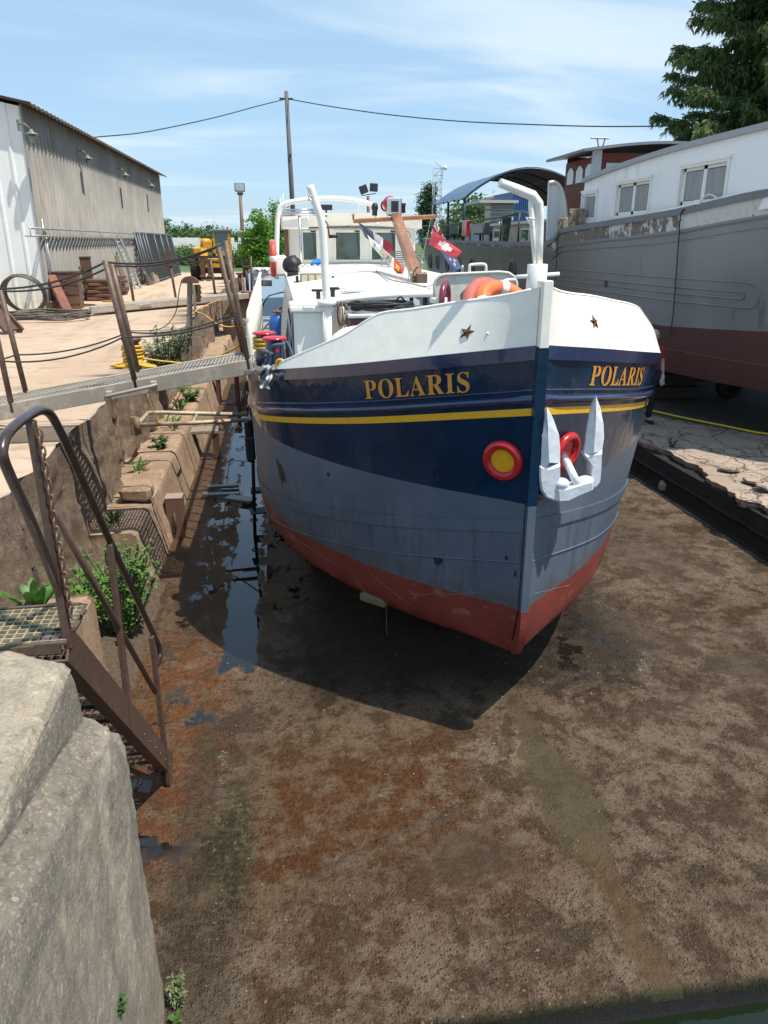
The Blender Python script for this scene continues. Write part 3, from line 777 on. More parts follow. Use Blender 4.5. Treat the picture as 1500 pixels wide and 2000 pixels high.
# serif capitals as outlines: letter -> (points, faces)
GLYPH = {"P":[[[0.015,0.0],[0.015,0.017],[0.031,0.019],[0.045,0.022],[0.055,0.026],[0.062,0.032],[0.068,0.039],[0.072,0.05],[0.074,0.064],[0.075,0.081],[0.075,0.379],[0.074,0.394],[0.071,0.406],[0.068,0.416],[0.062,0.424],[0.055,0.429],[0.044,0.434],[0.032,0.437],[0.016,0.439],[0.016,0.455],[0.214,0.455],[0.253,0.454],[0.287,0.451],[0.315,0.447],[0.336,0.44],[0.352,0.432],[0.366,0.422],[0.379,0.411],[0.39,0.398],[0.398,0.383],[0.404,0.367],[0.408,0.35],[0.409,0.332],[0.406,0.305],[0.398,0.28],[0.385,0.259],[0.367,0.24],[0.343,0.225],[0.314,0.214],[0.281,0.208],[0.242,0.206],[0.182,0.206],[0.182,0.081],[0.183,0.064],[0.185,0.05],[0.189,0.039],[0.194,0.032],[0.202,0.026],[0.212,0.022],[0.225,0.019],[0.242,0.017],[0.242,0.0],[0.182,0.23],[0.201,0.23],[0.225,0.231],[0.244,0.235],[0.26,0.243],[0.272,0.253],[0.281,0.266],[0.287,0.283],[0.291,0.304],[0.292,0.329],[0.291,0.354],[0.288,0.375],[0.283,0.392],[0.275,0.406],[0.265,0.417],[0.252,0.425],[0.236,0.43],[0.216,0.431],[0.207,0.431],[0.199,0.429],[0.193,0.427],[0.189,0.424],[0.186,0.419],[0.184,0.414],[0.182,0.407],[0.182,0.398]],[[18,20,19],[18,21,20],[18,22,21],[18,23,22],[18,24,23],[18,25,24],[17,25,18],[16,25,17],[15,69,16],[69,25,16],[69,26,25],[15,70,69],[68,26,69],[15,71,70],[67,26,68],[14,71,15],[14,72,71],[14,73,72],[66,26,67],[13,73,14],[13,74,73],[66,27,26],[13,75,74],[65,27,66],[12,75,13],[12,76,75],[65,28,27],[12,77,76],[64,28,65],[11,77,12],[11,52,77],[64,29,28],[10,52,11],[63,29,64],[63,30,29],[9,52,10],[62,30,63],[62,31,30],[61,31,62],[61,32,31],[61,33,32],[60,33,61],[60,34,33],[59,34,60],[58,34,59],[58,35,34],[57,35,58],[57,36,35],[56,36,57],[55,36,56],[55,37,36],[54,37,55],[53,37,54],[9,53,52],[9,41,53],[41,37,53],[41,38,37],[41,39,38],[41,40,39],[9,42,41],[8,42,9],[8,43,42],[7,43,8],[7,44,43],[6,44,7],[6,45,44],[5,45,6],[5,46,45],[4,46,5],[4,47,46],[3,47,4],[3,48,47],[2,48,3],[2,49,48],[1,49,2],[1,50,49],[0,50,1],[0,51,50]]],"O":[[[0.261,-0.011],[0.236,-0.01],[0.213,-0.006],[0.19,-0.001],[0.169,0.007],[0.148,0.017],[0.129,0.029],[0.111,0.043],[0.094,0.058],[0.079,0.075],[0.066,0.093],[0.055,0.113],[0.045,0.134],[0.037,0.156],[0.032,0.179],[0.029,0.203],[0.028,0.228],[0.029,0.252],[0.032,0.276],[0.037,0.299],[0.045,0.321],[0.055,0.342],[0.066,0.362],[0.079,0.38],[0.095,0.397],[0.112,0.413],[0.13,0.426],[0.149,0.438],[0.17,0.448],[0.192,0.456],[0.216,0.462],[0.24,0.465],[0.265,0.466],[0.29,0.465],[0.313,0.462],[0.336,0.456],[0.357,0.448],[0.378,0.439],[0.397,0.427],[0.415,0.414],[0.431,0.399],[0.446,0.382],[0.459,0.364],[0.471,0.344],[0.481,0.323],[0.488,0.301],[0.494,0.277],[0.497,0.253],[0.498,0.228],[0.497,0.203],[0.494,0.179],[0.488,0.156],[0.481,0.134],[0.471,0.113],[0.459,0.093],[0.446,0.075],[0.43,0.058],[0.414,0.043],[0.395,0.029],[0.376,0.017],[0.355,0.007],[0.333,-0.001],[0.31,-0.006],[0.286,-0.01],[0.265,0.012],[0.315,0.026],[0.351,0.066],[0.372,0.133],[0.379,0.228],[0.377,0.278],[0.371,0.321],[0.362,0.358],[0.348,0.389],[0.33,0.412],[0.31,0.43],[0.286,0.44],[0.26,0.443],[0.21,0.43],[0.174,0.389],[0.152,0.322],[0.145,0.228],[0.147,0.178],[0.153,0.135],[0.163,0.098],[0.177,0.067],[0.195,0.043],[0.215,0.026],[0.238,0.016]],[[31,33,32],[31,34,33],[30,34,31],[30,35,34],[29,35,30],[29,36,35],[28,36,29],[28,37,36],[27,76,28],[76,37,28],[27,77,76],[75,37,76],[74,37,75],[74,38,37],[26,77,27],[26,78,77],[73,38,74],[73,39,38],[25,78,26],[73,40,39],[24,78,25],[72,40,73],[72,41,40],[23,78,24],[23,79,78],[71,41,72],[71,42,41],[22,79,23],[71,43,42],[21,79,22],[70,43,71],[70,44,43],[20,79,21],[70,45,44],[20,80,79],[19,80,20],[69,45,70],[69,46,45],[18,80,19],[68,46,69],[68,47,46],[17,80,18],[68,48,47],[16,80,17],[15,80,16],[15,81,80],[67,48,68],[67,49,48],[14,81,15],[67,50,49],[13,81,14],[67,51,50],[13,82,81],[12,82,13],[67,52,51],[12,83,82],[11,83,12],[67,53,52],[66,53,67],[10,83,11],[66,54,53],[10,84,83],[66,55,54],[9,84,10],[66,56,55],[8,84,9],[8,85,84],[65,56,66],[7,85,8],[65,57,56],[7,86,85],[6,86,7],[65,58,57],[5,86,6],[65,59,58],[5,87,86],[64,59,65],[4,87,5],[64,60,59],[4,64,87],[4,60,64],[3,60,4],[3,61,60],[2,61,3],[2,62,61],[1,62,2],[1,63,62],[0,63,1]]],"L":[[[0.015,0.0],[0.015,0.017],[0.031,0.019],[0.045,0.022],[0.055,0.026],[0.062,0.032],[0.068,0.039],[0.072,0.05],[0.074,0.064],[0.075,0.081],[0.075,0.379],[0.074,0.394],[0.071,0.407],[0.068,0.417],[0.062,0.425],[0.055,0.43],[0.044,0.434],[0.032,0.437],[0.016,0.439],[0.016,0.455],[0.25,0.455],[0.25,0.439],[0.237,0.438],[0.226,0.437],[0.216,0.436],[0.208,0.434],[0.201,0.431],[0.196,0.427],[0.191,0.422],[0.188,0.416],[0.185,0.409],[0.183,0.401],[0.182,0.39],[0.182,0.379],[0.182,0.083],[0.182,0.072],[0.183,0.062],[0.184,0.054],[0.185,0.047],[0.188,0.041],[0.191,0.037],[0.195,0.034],[0.2,0.031],[0.206,0.03],[0.214,0.028],[0.223,0.028],[0.234,0.028],[0.257,0.028],[0.278,0.031],[0.297,0.034],[0.315,0.04],[0.33,0.047],[0.345,0.056],[0.358,0.067],[0.37,0.08],[0.381,0.095],[0.391,0.112],[0.4,0.132],[0.409,0.154],[0.427,0.154],[0.402,0.0]],[[18,20,19],[18,21,20],[17,21,18],[17,22,21],[17,23,22],[17,24,23],[16,24,17],[16,25,24],[15,25,16],[15,26,25],[15,27,26],[14,27,15],[14,28,27],[13,28,14],[13,29,28],[12,29,13],[12,30,29],[12,31,30],[11,31,12],[11,32,31],[10,32,11],[10,33,32],[9,33,10],[9,34,33],[57,59,58],[57,60,59],[56,60,57],[55,60,56],[54,60,55],[9,35,34],[8,35,9],[53,60,54],[8,36,35],[52,60,53],[7,36,8],[7,37,36],[51,60,52],[7,38,37],[6,38,7],[6,39,38],[50,60,51],[6,40,39],[49,60,50],[5,40,6],[5,41,40],[48,60,49],[5,42,41],[4,42,5],[4,43,42],[47,60,48],[4,44,43],[4,45,44],[46,60,47],[4,46,45],[4,60,46],[3,60,4],[2,60,3],[1,60,2],[0,60,1]]],"A":[[[-0.009,0.0],[-0.009,0.018],[0.001,0.019],[0.009,0.021],[0.017,0.025],[0.024,0.03],[0.03,0.038],[0.036,0.047],[0.043,0.06],[0.049,0.075],[0.206,0.466],[0.224,0.465],[0.384,0.087],[0.392,0.07],[0.399,0.055],[0.405,0.044],[0.411,0.034],[0.417,0.027],[0.425,0.022],[0.433,0.019],[0.443,0.018],[0.443,0.0],[0.229,0.0],[0.229,0.018],[0.253,0.02],[0.27,0.025],[0.28,0.034],[0.283,0.046],[0.283,0.051],[0.281,0.059],[0.277,0.069],[0.273,0.081],[0.253,0.132],[0.103,0.132],[0.079,0.071],[0.078,0.068],[0.077,0.065],[0.076,0.062],[0.076,0.059],[0.075,0.055],[0.075,0.053],[0.075,0.05],[0.075,0.048],[0.078,0.035],[0.087,0.026],[0.102,0.02],[0.124,0.018],[0.128,0.018],[0.128,0.0],[0.113,0.161],[0.242,0.161],[0.177,0.319]],[[9,11,10],[9,51,11],[51,12,11],[9,49,51],[50,12,51],[9,33,49],[33,50,49],[33,32,50],[32,12,50],[9,34,33],[31,12,32],[31,13,12],[30,13,31],[8,34,9],[8,35,34],[30,14,13],[29,14,30],[8,36,35],[8,37,36],[8,38,37],[7,38,8],[28,14,29],[7,39,38],[7,40,39],[28,15,14],[7,41,40],[27,15,28],[7,42,41],[7,43,42],[6,43,7],[26,15,27],[26,16,15],[5,43,6],[5,44,43],[26,17,16],[25,17,26],[4,44,5],[25,18,17],[4,45,44],[24,18,25],[3,45,4],[24,19,18],[2,45,3],[2,46,45],[23,19,24],[23,20,19],[1,46,2],[0,46,1],[0,47,46],[0,48,47],[22,20,23],[22,21,20]]],"R":[[[0.015,0.0],[0.015,0.017],[0.031,0.019],[0.045,0.022],[0.055,0.026],[0.062,0.032],[0.068,0.039],[0.072,0.05],[0.074,0.064],[0.075,0.081],[0.075,0.379],[0.074,0.394],[0.071,0.406],[0.068,0.416],[0.062,0.424],[0.055,0.429],[0.044,0.434],[0.032,0.437],[0.016,0.439],[0.016,0.455],[0.217,0.455],[0.264,0.453],[0.305,0.448],[0.339,0.439],[0.367,0.426],[0.389,0.409],[0.405,0.388],[0.414,0.363],[0.417,0.334],[0.411,0.296],[0.392,0.265],[0.36,0.241],[0.315,0.224],[0.432,0.05],[0.437,0.043],[0.443,0.036],[0.448,0.03],[0.452,0.026],[0.457,0.022],[0.463,0.019],[0.47,0.018],[0.478,0.017],[0.48,0.017],[0.48,0.0],[0.338,0.0],[0.201,0.212],[0.182,0.212],[0.182,0.081],[0.183,0.064],[0.185,0.05],[0.189,0.039],[0.194,0.032],[0.202,0.026],[0.212,0.022],[0.225,0.019],[0.242,0.017],[0.242,0.0],[0.182,0.234],[0.203,0.234],[0.228,0.235],[0.249,0.24],[0.266,0.248],[0.28,0.258],[0.29,0.272],[0.298,0.29],[0.302,0.311],[0.304,0.336],[0.299,0.378],[0.284,0.407],[0.259,0.425],[0.224,0.431],[0.212,0.431],[0.202,0.429],[0.195,0.426],[0.19,0.422],[0.186,0.417],[0.184,0.409],[0.182,0.398],[0.182,0.385]],[[18,20,19],[18,21,20],[18,22,21],[18,23,22],[18,70,23],[70,24,23],[17,70,18],[16,70,17],[15,70,16],[15,71,70],[69,24,70],[15,72,71],[14,72,15],[14,73,72],[14,74,73],[69,25,24],[68,25,69],[13,74,14],[13,75,74],[13,76,75],[12,76,13],[68,26,25],[12,77,76],[67,26,68],[11,77,12],[11,78,77],[10,78,11],[67,27,26],[10,57,78],[9,57,10],[66,27,67],[66,28,27],[65,28,66],[65,29,28],[64,29,65],[64,30,29],[63,30,64],[62,30,63],[62,31,30],[61,31,62],[60,31,61],[60,32,31],[59,32,60],[58,32,59],[9,46,57],[46,58,57],[46,32,58],[46,45,32],[45,33,32],[9,47,46],[44,33,45],[8,47,9],[8,48,47],[7,48,8],[7,49,48],[44,34,33],[6,49,7],[6,50,49],[44,35,34],[5,50,6],[5,51,50],[44,36,35],[4,51,5],[4,52,51],[44,37,36],[3,52,4],[3,53,52],[44,38,37],[44,39,38],[2,53,3],[2,54,53],[44,40,39],[1,54,2],[1,55,54],[44,41,40],[0,55,1],[0,56,55],[44,42,41],[44,43,42]]],"I":[[[0.013,0.0],[0.013,0.017],[0.029,0.02],[0.042,0.023],[0.053,0.027],[0.061,0.032],[0.067,0.039],[0.072,0.049],[0.074,0.061],[0.075,0.075],[0.075,0.387],[0.074,0.401],[0.072,0.412],[0.068,0.421],[0.063,0.427],[0.055,0.432],[0.045,0.435],[0.031,0.437],[0.013,0.439],[0.013,0.455],[0.244,0.455],[0.244,0.439],[0.228,0.437],[0.214,0.435],[0.204,0.432],[0.196,0.427],[0.19,0.421],[0.186,0.412],[0.183,0.401],[0.183,0.387],[0.183,0.077],[0.183,0.067],[0.184,0.059],[0.185,0.051],[0.187,0.044],[0.19,0.039],[0.194,0.034],[0.2,0.03],[0.206,0.026],[0.214,0.023],[0.223,0.021],[0.233,0.019],[0.246,0.017],[0.246,0.0]],[[18,20,19],[18,21,20],[17,21,18],[17,22,21],[16,22,17],[16,23,22],[15,23,16],[15,24,23],[14,24,15],[14,25,24],[13,25,14],[13,26,25],[12,26,13],[12,27,26],[11,27,12],[11,28,27],[10,28,11],[10,29,28],[9,29,10],[9,30,29],[9,31,30],[8,31,9],[8,32,31],[7,32,8],[7,33,32],[7,34,33],[6,34,7],[6,35,34],[5,35,6],[5,36,35],[5,37,36],[4,37,5],[4,38,37],[3,38,4],[3,39,38],[3,40,39],[2,40,3],[2,41,40],[1,41,2],[1,42,41],[0,42,1],[0,43,42]]],"S":[[[0.043,-0.011],[0.043,0.158],[0.062,0.158],[0.072,0.124],[0.083,0.094],[0.096,0.07],[0.111,0.05],[0.129,0.034],[0.149,0.024],[0.172,0.017],[0.197,0.015],[0.215,0.016],[0.231,0.02],[0.245,0.027],[0.257,0.036],[0.266,0.047],[0.273,0.06],[0.277,0.074],[0.279,0.089],[0.275,0.11],[0.265,0.129],[0.248,0.146],[0.225,0.16],[0.163,0.191],[0.135,0.205],[0.112,0.221],[0.092,0.236],[0.077,0.253],[0.065,0.27],[0.056,0.289],[0.051,0.309],[0.05,0.332],[0.051,0.352],[0.054,0.37],[0.06,0.387],[0.067,0.403],[0.077,0.417],[0.088,0.429],[0.101,0.44],[0.115,0.449],[0.131,0.457],[0.148,0.462],[0.166,0.465],[0.185,0.466],[0.195,0.466],[0.206,0.465],[0.217,0.463],[0.229,0.461],[0.242,0.459],[0.255,0.456],[0.268,0.452],[0.282,0.448],[0.285,0.447],[0.287,0.447],[0.289,0.446],[0.291,0.446],[0.293,0.445],[0.296,0.445],[0.298,0.445],[0.3,0.445],[0.307,0.446],[0.313,0.45],[0.318,0.457],[0.32,0.466],[0.339,0.466],[0.339,0.319],[0.322,0.319],[0.317,0.337],[0.31,0.354],[0.303,0.37],[0.293,0.385],[0.283,0.398],[0.272,0.41],[0.261,0.42],[0.248,0.429],[0.235,0.436],[0.222,0.441],[0.208,0.444],[0.194,0.445],[0.178,0.443],[0.163,0.44],[0.151,0.434],[0.14,0.426],[0.131,0.417],[0.125,0.406],[0.121,0.394],[0.12,0.38],[0.121,0.368],[0.124,0.356],[0.129,0.346],[0.137,0.336],[0.147,0.328],[0.159,0.319],[0.173,0.311],[0.189,0.303],[0.253,0.273],[0.273,0.263],[0.29,0.253],[0.305,0.243],[0.317,0.233],[0.328,0.222],[0.337,0.211],[0.344,0.2],[0.35,0.188],[0.354,0.176],[0.357,0.162],[0.359,0.148],[0.359,0.133],[0.358,0.112],[0.354,0.093],[0.348,0.075],[0.339,0.058],[0.328,0.043],[0.314,0.029],[0.298,0.018],[0.281,0.008],[0.261,-0.0],[0.24,-0.006],[0.217,-0.009],[0.192,-0.01],[0.184,-0.01],[0.175,-0.009],[0.167,-0.009],[0.158,-0.008],[0.15,-0.006],[0.142,-0.004],[0.134,-0.002],[0.126,0.001],[0.118,0.003],[0.11,0.006],[0.104,0.008],[0.098,0.009],[0.094,0.011],[0.09,0.011],[0.087,0.012],[0.085,0.012],[0.08,0.012],[0.075,0.011],[0.072,0.009],[0.069,0.007],[0.067,0.004],[0.065,0.0],[0.063,-0.005],[0.061,-0.011]],[[42,44,43],[62,64,63],[62,65,64],[42,45,44],[41,45,42],[41,46,45],[41,47,46],[40,47,41],[40,48,47],[40,49,48],[61,65,62],[39,49,40],[39,50,49],[39,51,50],[60,65,61],[38,78,39],[78,51,39],[78,52,51],[78,53,52],[78,54,53],[78,55,54],[59,65,60],[78,56,55],[78,57,56],[78,58,57],[78,59,58],[38,79,78],[77,59,78],[77,76,59],[76,75,59],[75,74,59],[74,73,59],[73,72,59],[72,71,59],[71,70,59],[70,65,59],[38,80,79],[37,80,38],[37,81,80],[37,82,81],[36,82,37],[36,83,82],[36,84,83],[35,84,36],[35,85,84],[34,85,35],[34,86,85],[33,86,34],[69,65,70],[33,87,86],[68,65,69],[32,87,33],[32,88,87],[32,89,88],[67,65,68],[31,89,32],[31,90,89],[66,65,67],[31,91,90],[30,91,31],[30,92,91],[30,93,92],[30,94,93],[29,94,30],[29,95,94],[28,95,29],[28,96,95],[27,96,28],[27,97,96],[27,98,97],[26,98,27],[26,99,98],[25,99,26],[25,100,99],[25,101,100],[24,101,25],[24,102,101],[23,102,24],[23,103,102],[22,103,23],[22,104,103],[22,105,104],[22,106,105],[21,106,22],[0,2,1],[0,3,2],[21,107,106],[20,107,21],[20,108,107],[19,108,20],[0,4,3],[19,109,108],[18,109,19],[0,5,4],[18,110,109],[17,110,18],[17,111,110],[16,111,17],[0,6,5],[15,111,16],[15,112,111],[0,138,6],[138,137,6],[137,7,6],[14,112,15],[14,113,112],[13,113,14],[137,136,7],[136,8,7],[13,114,113],[12,114,13],[136,135,8],[135,9,8],[11,114,12],[11,115,114],[135,10,9],[10,115,11],[135,115,10],[134,115,135],[133,115,134],[132,115,133],[131,115,132],[130,115,131],[0,139,138],[129,115,130],[129,116,115],[0,140,139],[128,116,129],[0,141,140],[127,116,128],[126,116,127],[0,142,141],[126,117,116],[125,117,126],[124,117,125],[0,143,142],[124,118,117],[123,118,124],[122,118,123],[121,118,122],[121,119,118],[120,119,121]]]}
# ================================================================== the blue and white barge
CX = 1.86; BY = 5.2
zs = pchip([0, 1, 2, 3, 4, 6, 9, 13, 19.5], [3.40, 3.17, 2.99, 2.83, 2.71, 2.56, 2.50, 2.50, 2.75])
bt = pchip([0, .12, .25, .5, .75, 1, 1.5, 2, 2.5, 3, 4, 6, 15, 17.5, 19.2, 19.6], [.04, .20, .39, .73, 1.02, 1.28, 1.69, 1.98, 2.14, 2.21, 2.26, 2.27, 2.27, 2.15, 1.3, .9])
bb = pchip([0, .12, .25, .5, .8, 1.2, 1.7, 2.2, 2.7, 3.5, 4.5, 6, 14, 17, 19.2, 19.6], [.04, .13, .26, .52, .80, 1.10, 1.42, 1.70, 1.90, 2.10, 2.2, 2.24, 2.24, 1.8, .6, .5])
ZB = .81
def hb(s, z):
    t = max(0., min(1., (z - ZB) / (zs(s) - ZB)))
    return bb(s) + (bt(s) - bb(s)) * t ** .8
def foot(z): # the stem rounds aft at its foot
    if z >= 1.20: return 0.
    k = min(1., (1.20 - z) / .39)
    return .20 * (1 - sqrt(max(0, 1 - k * k)))
def hp(sd, s, z, off=0.):
    """a point on the hull skin: side, distance aft of the stem, height, offset outwards"""
    b = hb(s, z)
    if off:
        e = .02
        db = (hb(s + e, z) - hb(max(0, s - e), z)) / (e + min(s, e))
        n = Vector((1, -db)).normalized()
    else: n = Vector((0, 0))
    # she sits a touch down to port
    return Vector((CX + sd * (b + n.x * off), BY + s + n.y * off + foot(z) * math.exp(-s / .35), z + sd * b * .02))
def hull_mats():
    g = G('hull_navy_paint')
    n1 = g.noise(1.6, 4, .6); n2 = g.noise(4.5, 3, .5, sc=(1, 1, .6)); n3 = g.noise(60, 2, .5)
    c = g.mix(g.rng(n1, .35, .7), (.003, .018, .042), (.005, .026, .063))
    navy = g.fin(c, g.rng(n1, .3, .7, .10, .2), 0, g.bump(g.add(g.mul(n2, 1.), g.mul(n3, .02)), .38, .03), .0, spec=.36)
    g = G('hull_grey_primer')
    n1 = g.noise(1.2, 5, .6); st = g.noise(13, 5, .65, sc=(1, 1, .09)); n2 = g.noise(30, 4, .6)
    z = g.xyz(g.pos())[2]
    c = g.mix(g.rng(n1, .35, .65), (.070, .098, .135), (.100, .132, .172))
    low = g.rng(z, 2.05, 1.8)
    c = g.mix(g.mul(g.mul(g.rng(st, .48, .70), low), .75), c, (.05, .062, .085))
    c = g.mix(g.mul(g.mul(g.rng(st, .34, .26), low), .35), c, (.22, .26, .31))
    c = g.mix(g.mul(g.rng(z, 1.48, 1.30), g.mul(g.rng(g.noise(5, 5, .6), .4, .6), .7)), c, (.085, .075, .065))
    grey = g.fin(c, .5, 0, g.bump(g.add(g.mul(n1, .8), g.mul(n2, .15)), .25, .02))
    g = G('hull_red_oxide')
    n1 = g.noise(2, 5, .6); n2 = g.noise(24, 5, .7); scr = g.noise(5, 5, .6, sc=(1, .25, 1.2))
    c = g.mix(g.rng(n1, .35, .65), (.165, .026, .018), (.215, .04, .028))
    c = g.mix(g.mul(g.rng(scr, .56, .66), .6), c, (.30, .13, .10))
    c = g.mix(g.mul(g.rng(n2, .55, .75), .6), c, (.10, .022, .018))
    red = g.fin(c, .6, 0, g.bump(g.add(n1, g.mul(n2, .5)), .4, .02))
    return navy, grey, red
NAVY, GREY, REDO = hull_mats()
barge = thing('barge', 'blue and white river barge on blocks in the dock, bow towards the viewer', 'barge', (CX, BY, 0))
SS = [0, .04, .1, .18, .28, .4, .52, .65, .8, .95, 1.1, 1.25, 1.4, 1.6, 1.8, 2, 2.25, 2.5, 2.75, 3, 3.4, 3.8, 4.3, 5, 6, 7, 8.5, 10, 12, 14, 16, 17, 17.8, 18.4, 18.9, 19.2, 19.5]
def rows(s):
    y2 = zs(s) - .505; y1 = zs(s) - .45
    w = min(2.2 + .035 * s, y2 - .002)
    r = min(.26, hb(s, 1.1) * .5)
    out = [('b', 0.)]
    out.append(('b', 1.))
    R = [('c', k) for k in (.25, .5, .75, 1.)]
    zr = 1.29
    Z = [zr] + [zr + (w - zr) * k / 6 for k in range(1, 7)] + [w + (y2 - w) * k / 5 for k in range(1, 6)] + [y1] + [y1 + (zs(s) - y1) * k / 6 for k in range(1, 7)]
    return r, Z
def hull_side(sd):
    m = MB(); V = []; 
    for s in SS:
        r, Z = rows(s)
        bq = hb(s, ZB + r)
        yf = lambda z: BY + s + foot(z) * math.exp(-s / .35)
        col = [Vector((CX, yf(ZB), ZB)), Vector((CX + sd * max(.0, bq - r), yf(ZB), ZB))]
        for a in (.25, .5, .75, 1.):
            th = a * PI / 2
            z = ZB + r * (1 - cos(th))
            col.append(Vector((CX + sd * (bq - r + r * sin(th)), yf(z), z)))
        for z in Z: col.append(hp(sd, s, z))
        V.append(col)
    n = len(V[0])
    fs = []; mi = []
    def mat(j):
        if j <= 5: return 2
        if j <= 11: return 1
        if j <= 16: return 0
        if j == 17: return 3
        return 0
    for i in range(len(SS) - 1):
        for j in range(n - 1):
            a = i * n + j
            f = (a, a + 1, a + n + 1, a + n) if sd > 0 else (a, a + n, a + n + 1, a + 1)
            fs.append(f[::-1]); mi.append(mat(j))
    m.add([p for c in V for p in c], fs, mi, True)
    return m
hm = hull_side(1); hl = hull_side(-1); hm.add(hl.v, hl.f, hl.mi, True)
a, b_ = hp(1, 19.5, .9), hp(-1, 19.5, .9)
hm.add([hp(1, 19.5, .9), hp(1, 19.5, 2.75), hp(-1, 19.5, 2.75), hp(-1, 19.5, .9)], [(0, 1, 2, 3)], 0)
hm.build('hull', [NAVY, GREY, REDO, YELP], barge, autosmooth=40)
def strip(zf0, zf1, th, s0, s1, sd, n=60, round_=True, base=0.):
    """a band standing proud of the hull between two heights that follow the sheer"""
    prof = [(0, -.01)] + ([(k, sin(PI * k)) for k in (.1, .25, .5, .75, .9)] if round_ else [(0, 1), (1, 1)]) + [(1, -.01)]
    m = MB()
    def f(u, v):
        s = s0 + (s1 - s0) * u ** 1.6
        k = v * (len(prof) - 1); i = min(int(k), len(prof) - 2); t = k - i
        q = prof[i][0] + (prof[i + 1][0] - prof[i][0]) * t; o = prof[i][1] + (prof[i + 1][1] - prof[i][1]) * t
        z = zf0(s) + (zf1(s) - zf0(s)) * q
        return hp(sd, s, z, base + th * max(o, -.1) * min(1, .15 + s / .12))
    m.grid(f, n, len(prof) - 1, smooth=round_)
    return m
for sd in (-1, 1):
    strip(lambda s: zs(s) - .415, lambda s: zs(s) - .352, .035, .0, 17.5, sd).build('rubbing_strake', NAVYM, barge)
    strip(lambda s: zs(s) - .325, lambda s: zs(s) - .308, .012, .0, 17.5, sd).build('bead', NAVYM, barge)
    strip(lambda s: zs(s) - .095, lambda s: zs(s) + .006, .022, .0, 17.5, sd, round_=False).build('gunwale_rail', NAVYM, barge)
    strip(lambda s: zs(s) - 1.43, lambda s: zs(s) - 1.33, .014, .0, 4.5, sd, round_=False).build('plate_band', GREY, barge)
    strip(lambda s: zs(s) - 1.70, lambda s: zs(s) - 1.685, .010, .0, 4.0, sd).build('plate_seam', GREY, barge)
# stem bar
st = MB()
def stemseg(z0, z1, w, mi):
    k = max(1, int((z1 - z0) / .05))
    pts = []
    for i in range(k + 1):
        z = z0 + (z1 - z0) * i / k
        pts.append((BY + foot(max(z, ZB)) , z))
    for (ya, za), (yb, zb_) in zip(pts[:-1], pts[1:]):
        v = [(CX - w, ya - .055, za), (CX + w, ya - .055, za), (CX + w, ya + .06, za), (CX - w, ya + .06, za), (CX - w, yb - .055, zb_), (CX + w, yb - .055, zb_), (CX + w, yb + .06, zb_), (CX - w, yb + .06, zb_)]
        st.add(v, [(0, 1, 5, 4), (1, 2, 6, 5), (3, 0, 4, 7), (4, 5, 6, 7), (3, 2, 1, 0)], mi)
stemseg(.83, 1.29, .030, 2); stemseg(1.29, 2.2, .032, 1); stemseg(2.2, 3.40, .040, 0)
st.ball((CX, BY + .17, .90), .07, 10, 8, 2, (.8, 1.6, 1.5))
st.build('stem_bar', [NAVY, GREY, REDO], barge)
st = MB(); st.box((CX, BY + .01, 3.62), (.072, .14, .46), bev=.006)
st.build('stem_head', BULW, barge)
# bulwark
ztL = pchip([0, .16, .44, .72, .88, .93, .98, 1.046, 1.15, 1.27, 1.47, 1.73, 1.95, 2.6], [3.80, 3.75, 3.685, 3.615, 3.585, 3.565, 3.53, 3.475, 3.39, 3.325, 3.23, 3.115, 3.03, 2.97])
ztR = pchip([0, .17, .46, .76, 1.2, 1.29, 1.4, 1.49, 1.75, 2.0, 2.3, 2.6], [3.80, 3.75, 3.695, 3.625, 3.53, 3.50, 3.43, 3.385, 3.27, 3.15, 3.03, 2.96])
def ztop_of(sd, s): return max(zs(s) + .006, (ztL if sd < 0 else ztR)(s))
def bp(sd, s, z, off=0.):
    p = hp(sd, s, zs(s), off)
    k = (z - zs(s))
    b = abs(p.x - CX)
    nb = max(.035 + off, b - .40 * k * min(1, s / .35))
    return Vector((CX + sd * nb, p.y + .10 * k * min(1, s / .8), z + sd * b * .02))
for sd in (-1, 1):
    m = MB()
    EN = 2.0 if sd < 0 else 2.5
    zq = lambda s: ztop_of(sd, s)
    m.grid(lambda u, v: bp(sd, EN * u, zs(EN * u) + .004 + (zq(EN * u) - zs(EN * u)) * v), 100, 6)
    m.grid(lambda u, v: bp(sd, EN * u, zs(EN * u) + .004 + (zq(EN * u) - zs(EN * u)) * v, -.03), 100, 6)
    m.grid(lambda u, v: bp(sd, EN * u, zq(EN * u) + .004, -.03 * v + .004), 100, 1, smooth=False)
    m.build('bulwark', BULW, barge)
    cap = MB().tube([bp(sd, .06 + (EN - .08) * i / 80, zq(.06 + (EN - .08) * i / 80) + .004, -.012) for i in range(81)], .014, 6)
    cap.build('bulwark_cap', WHITE, barge)
# deck
dk = MB()
dk.grid(lambda u, v: (CX + (hb(.15 + 19 * u, zs(.15 + 19 * u)) - .03) * (2 * v - 1), BY + .15 + 19 * u, zs(.15 + 19 * u) - .07 + .03 * (1 - (2 * v - 1) ** 2)), 60, 8)
dk.build('deck', DECK, barge)
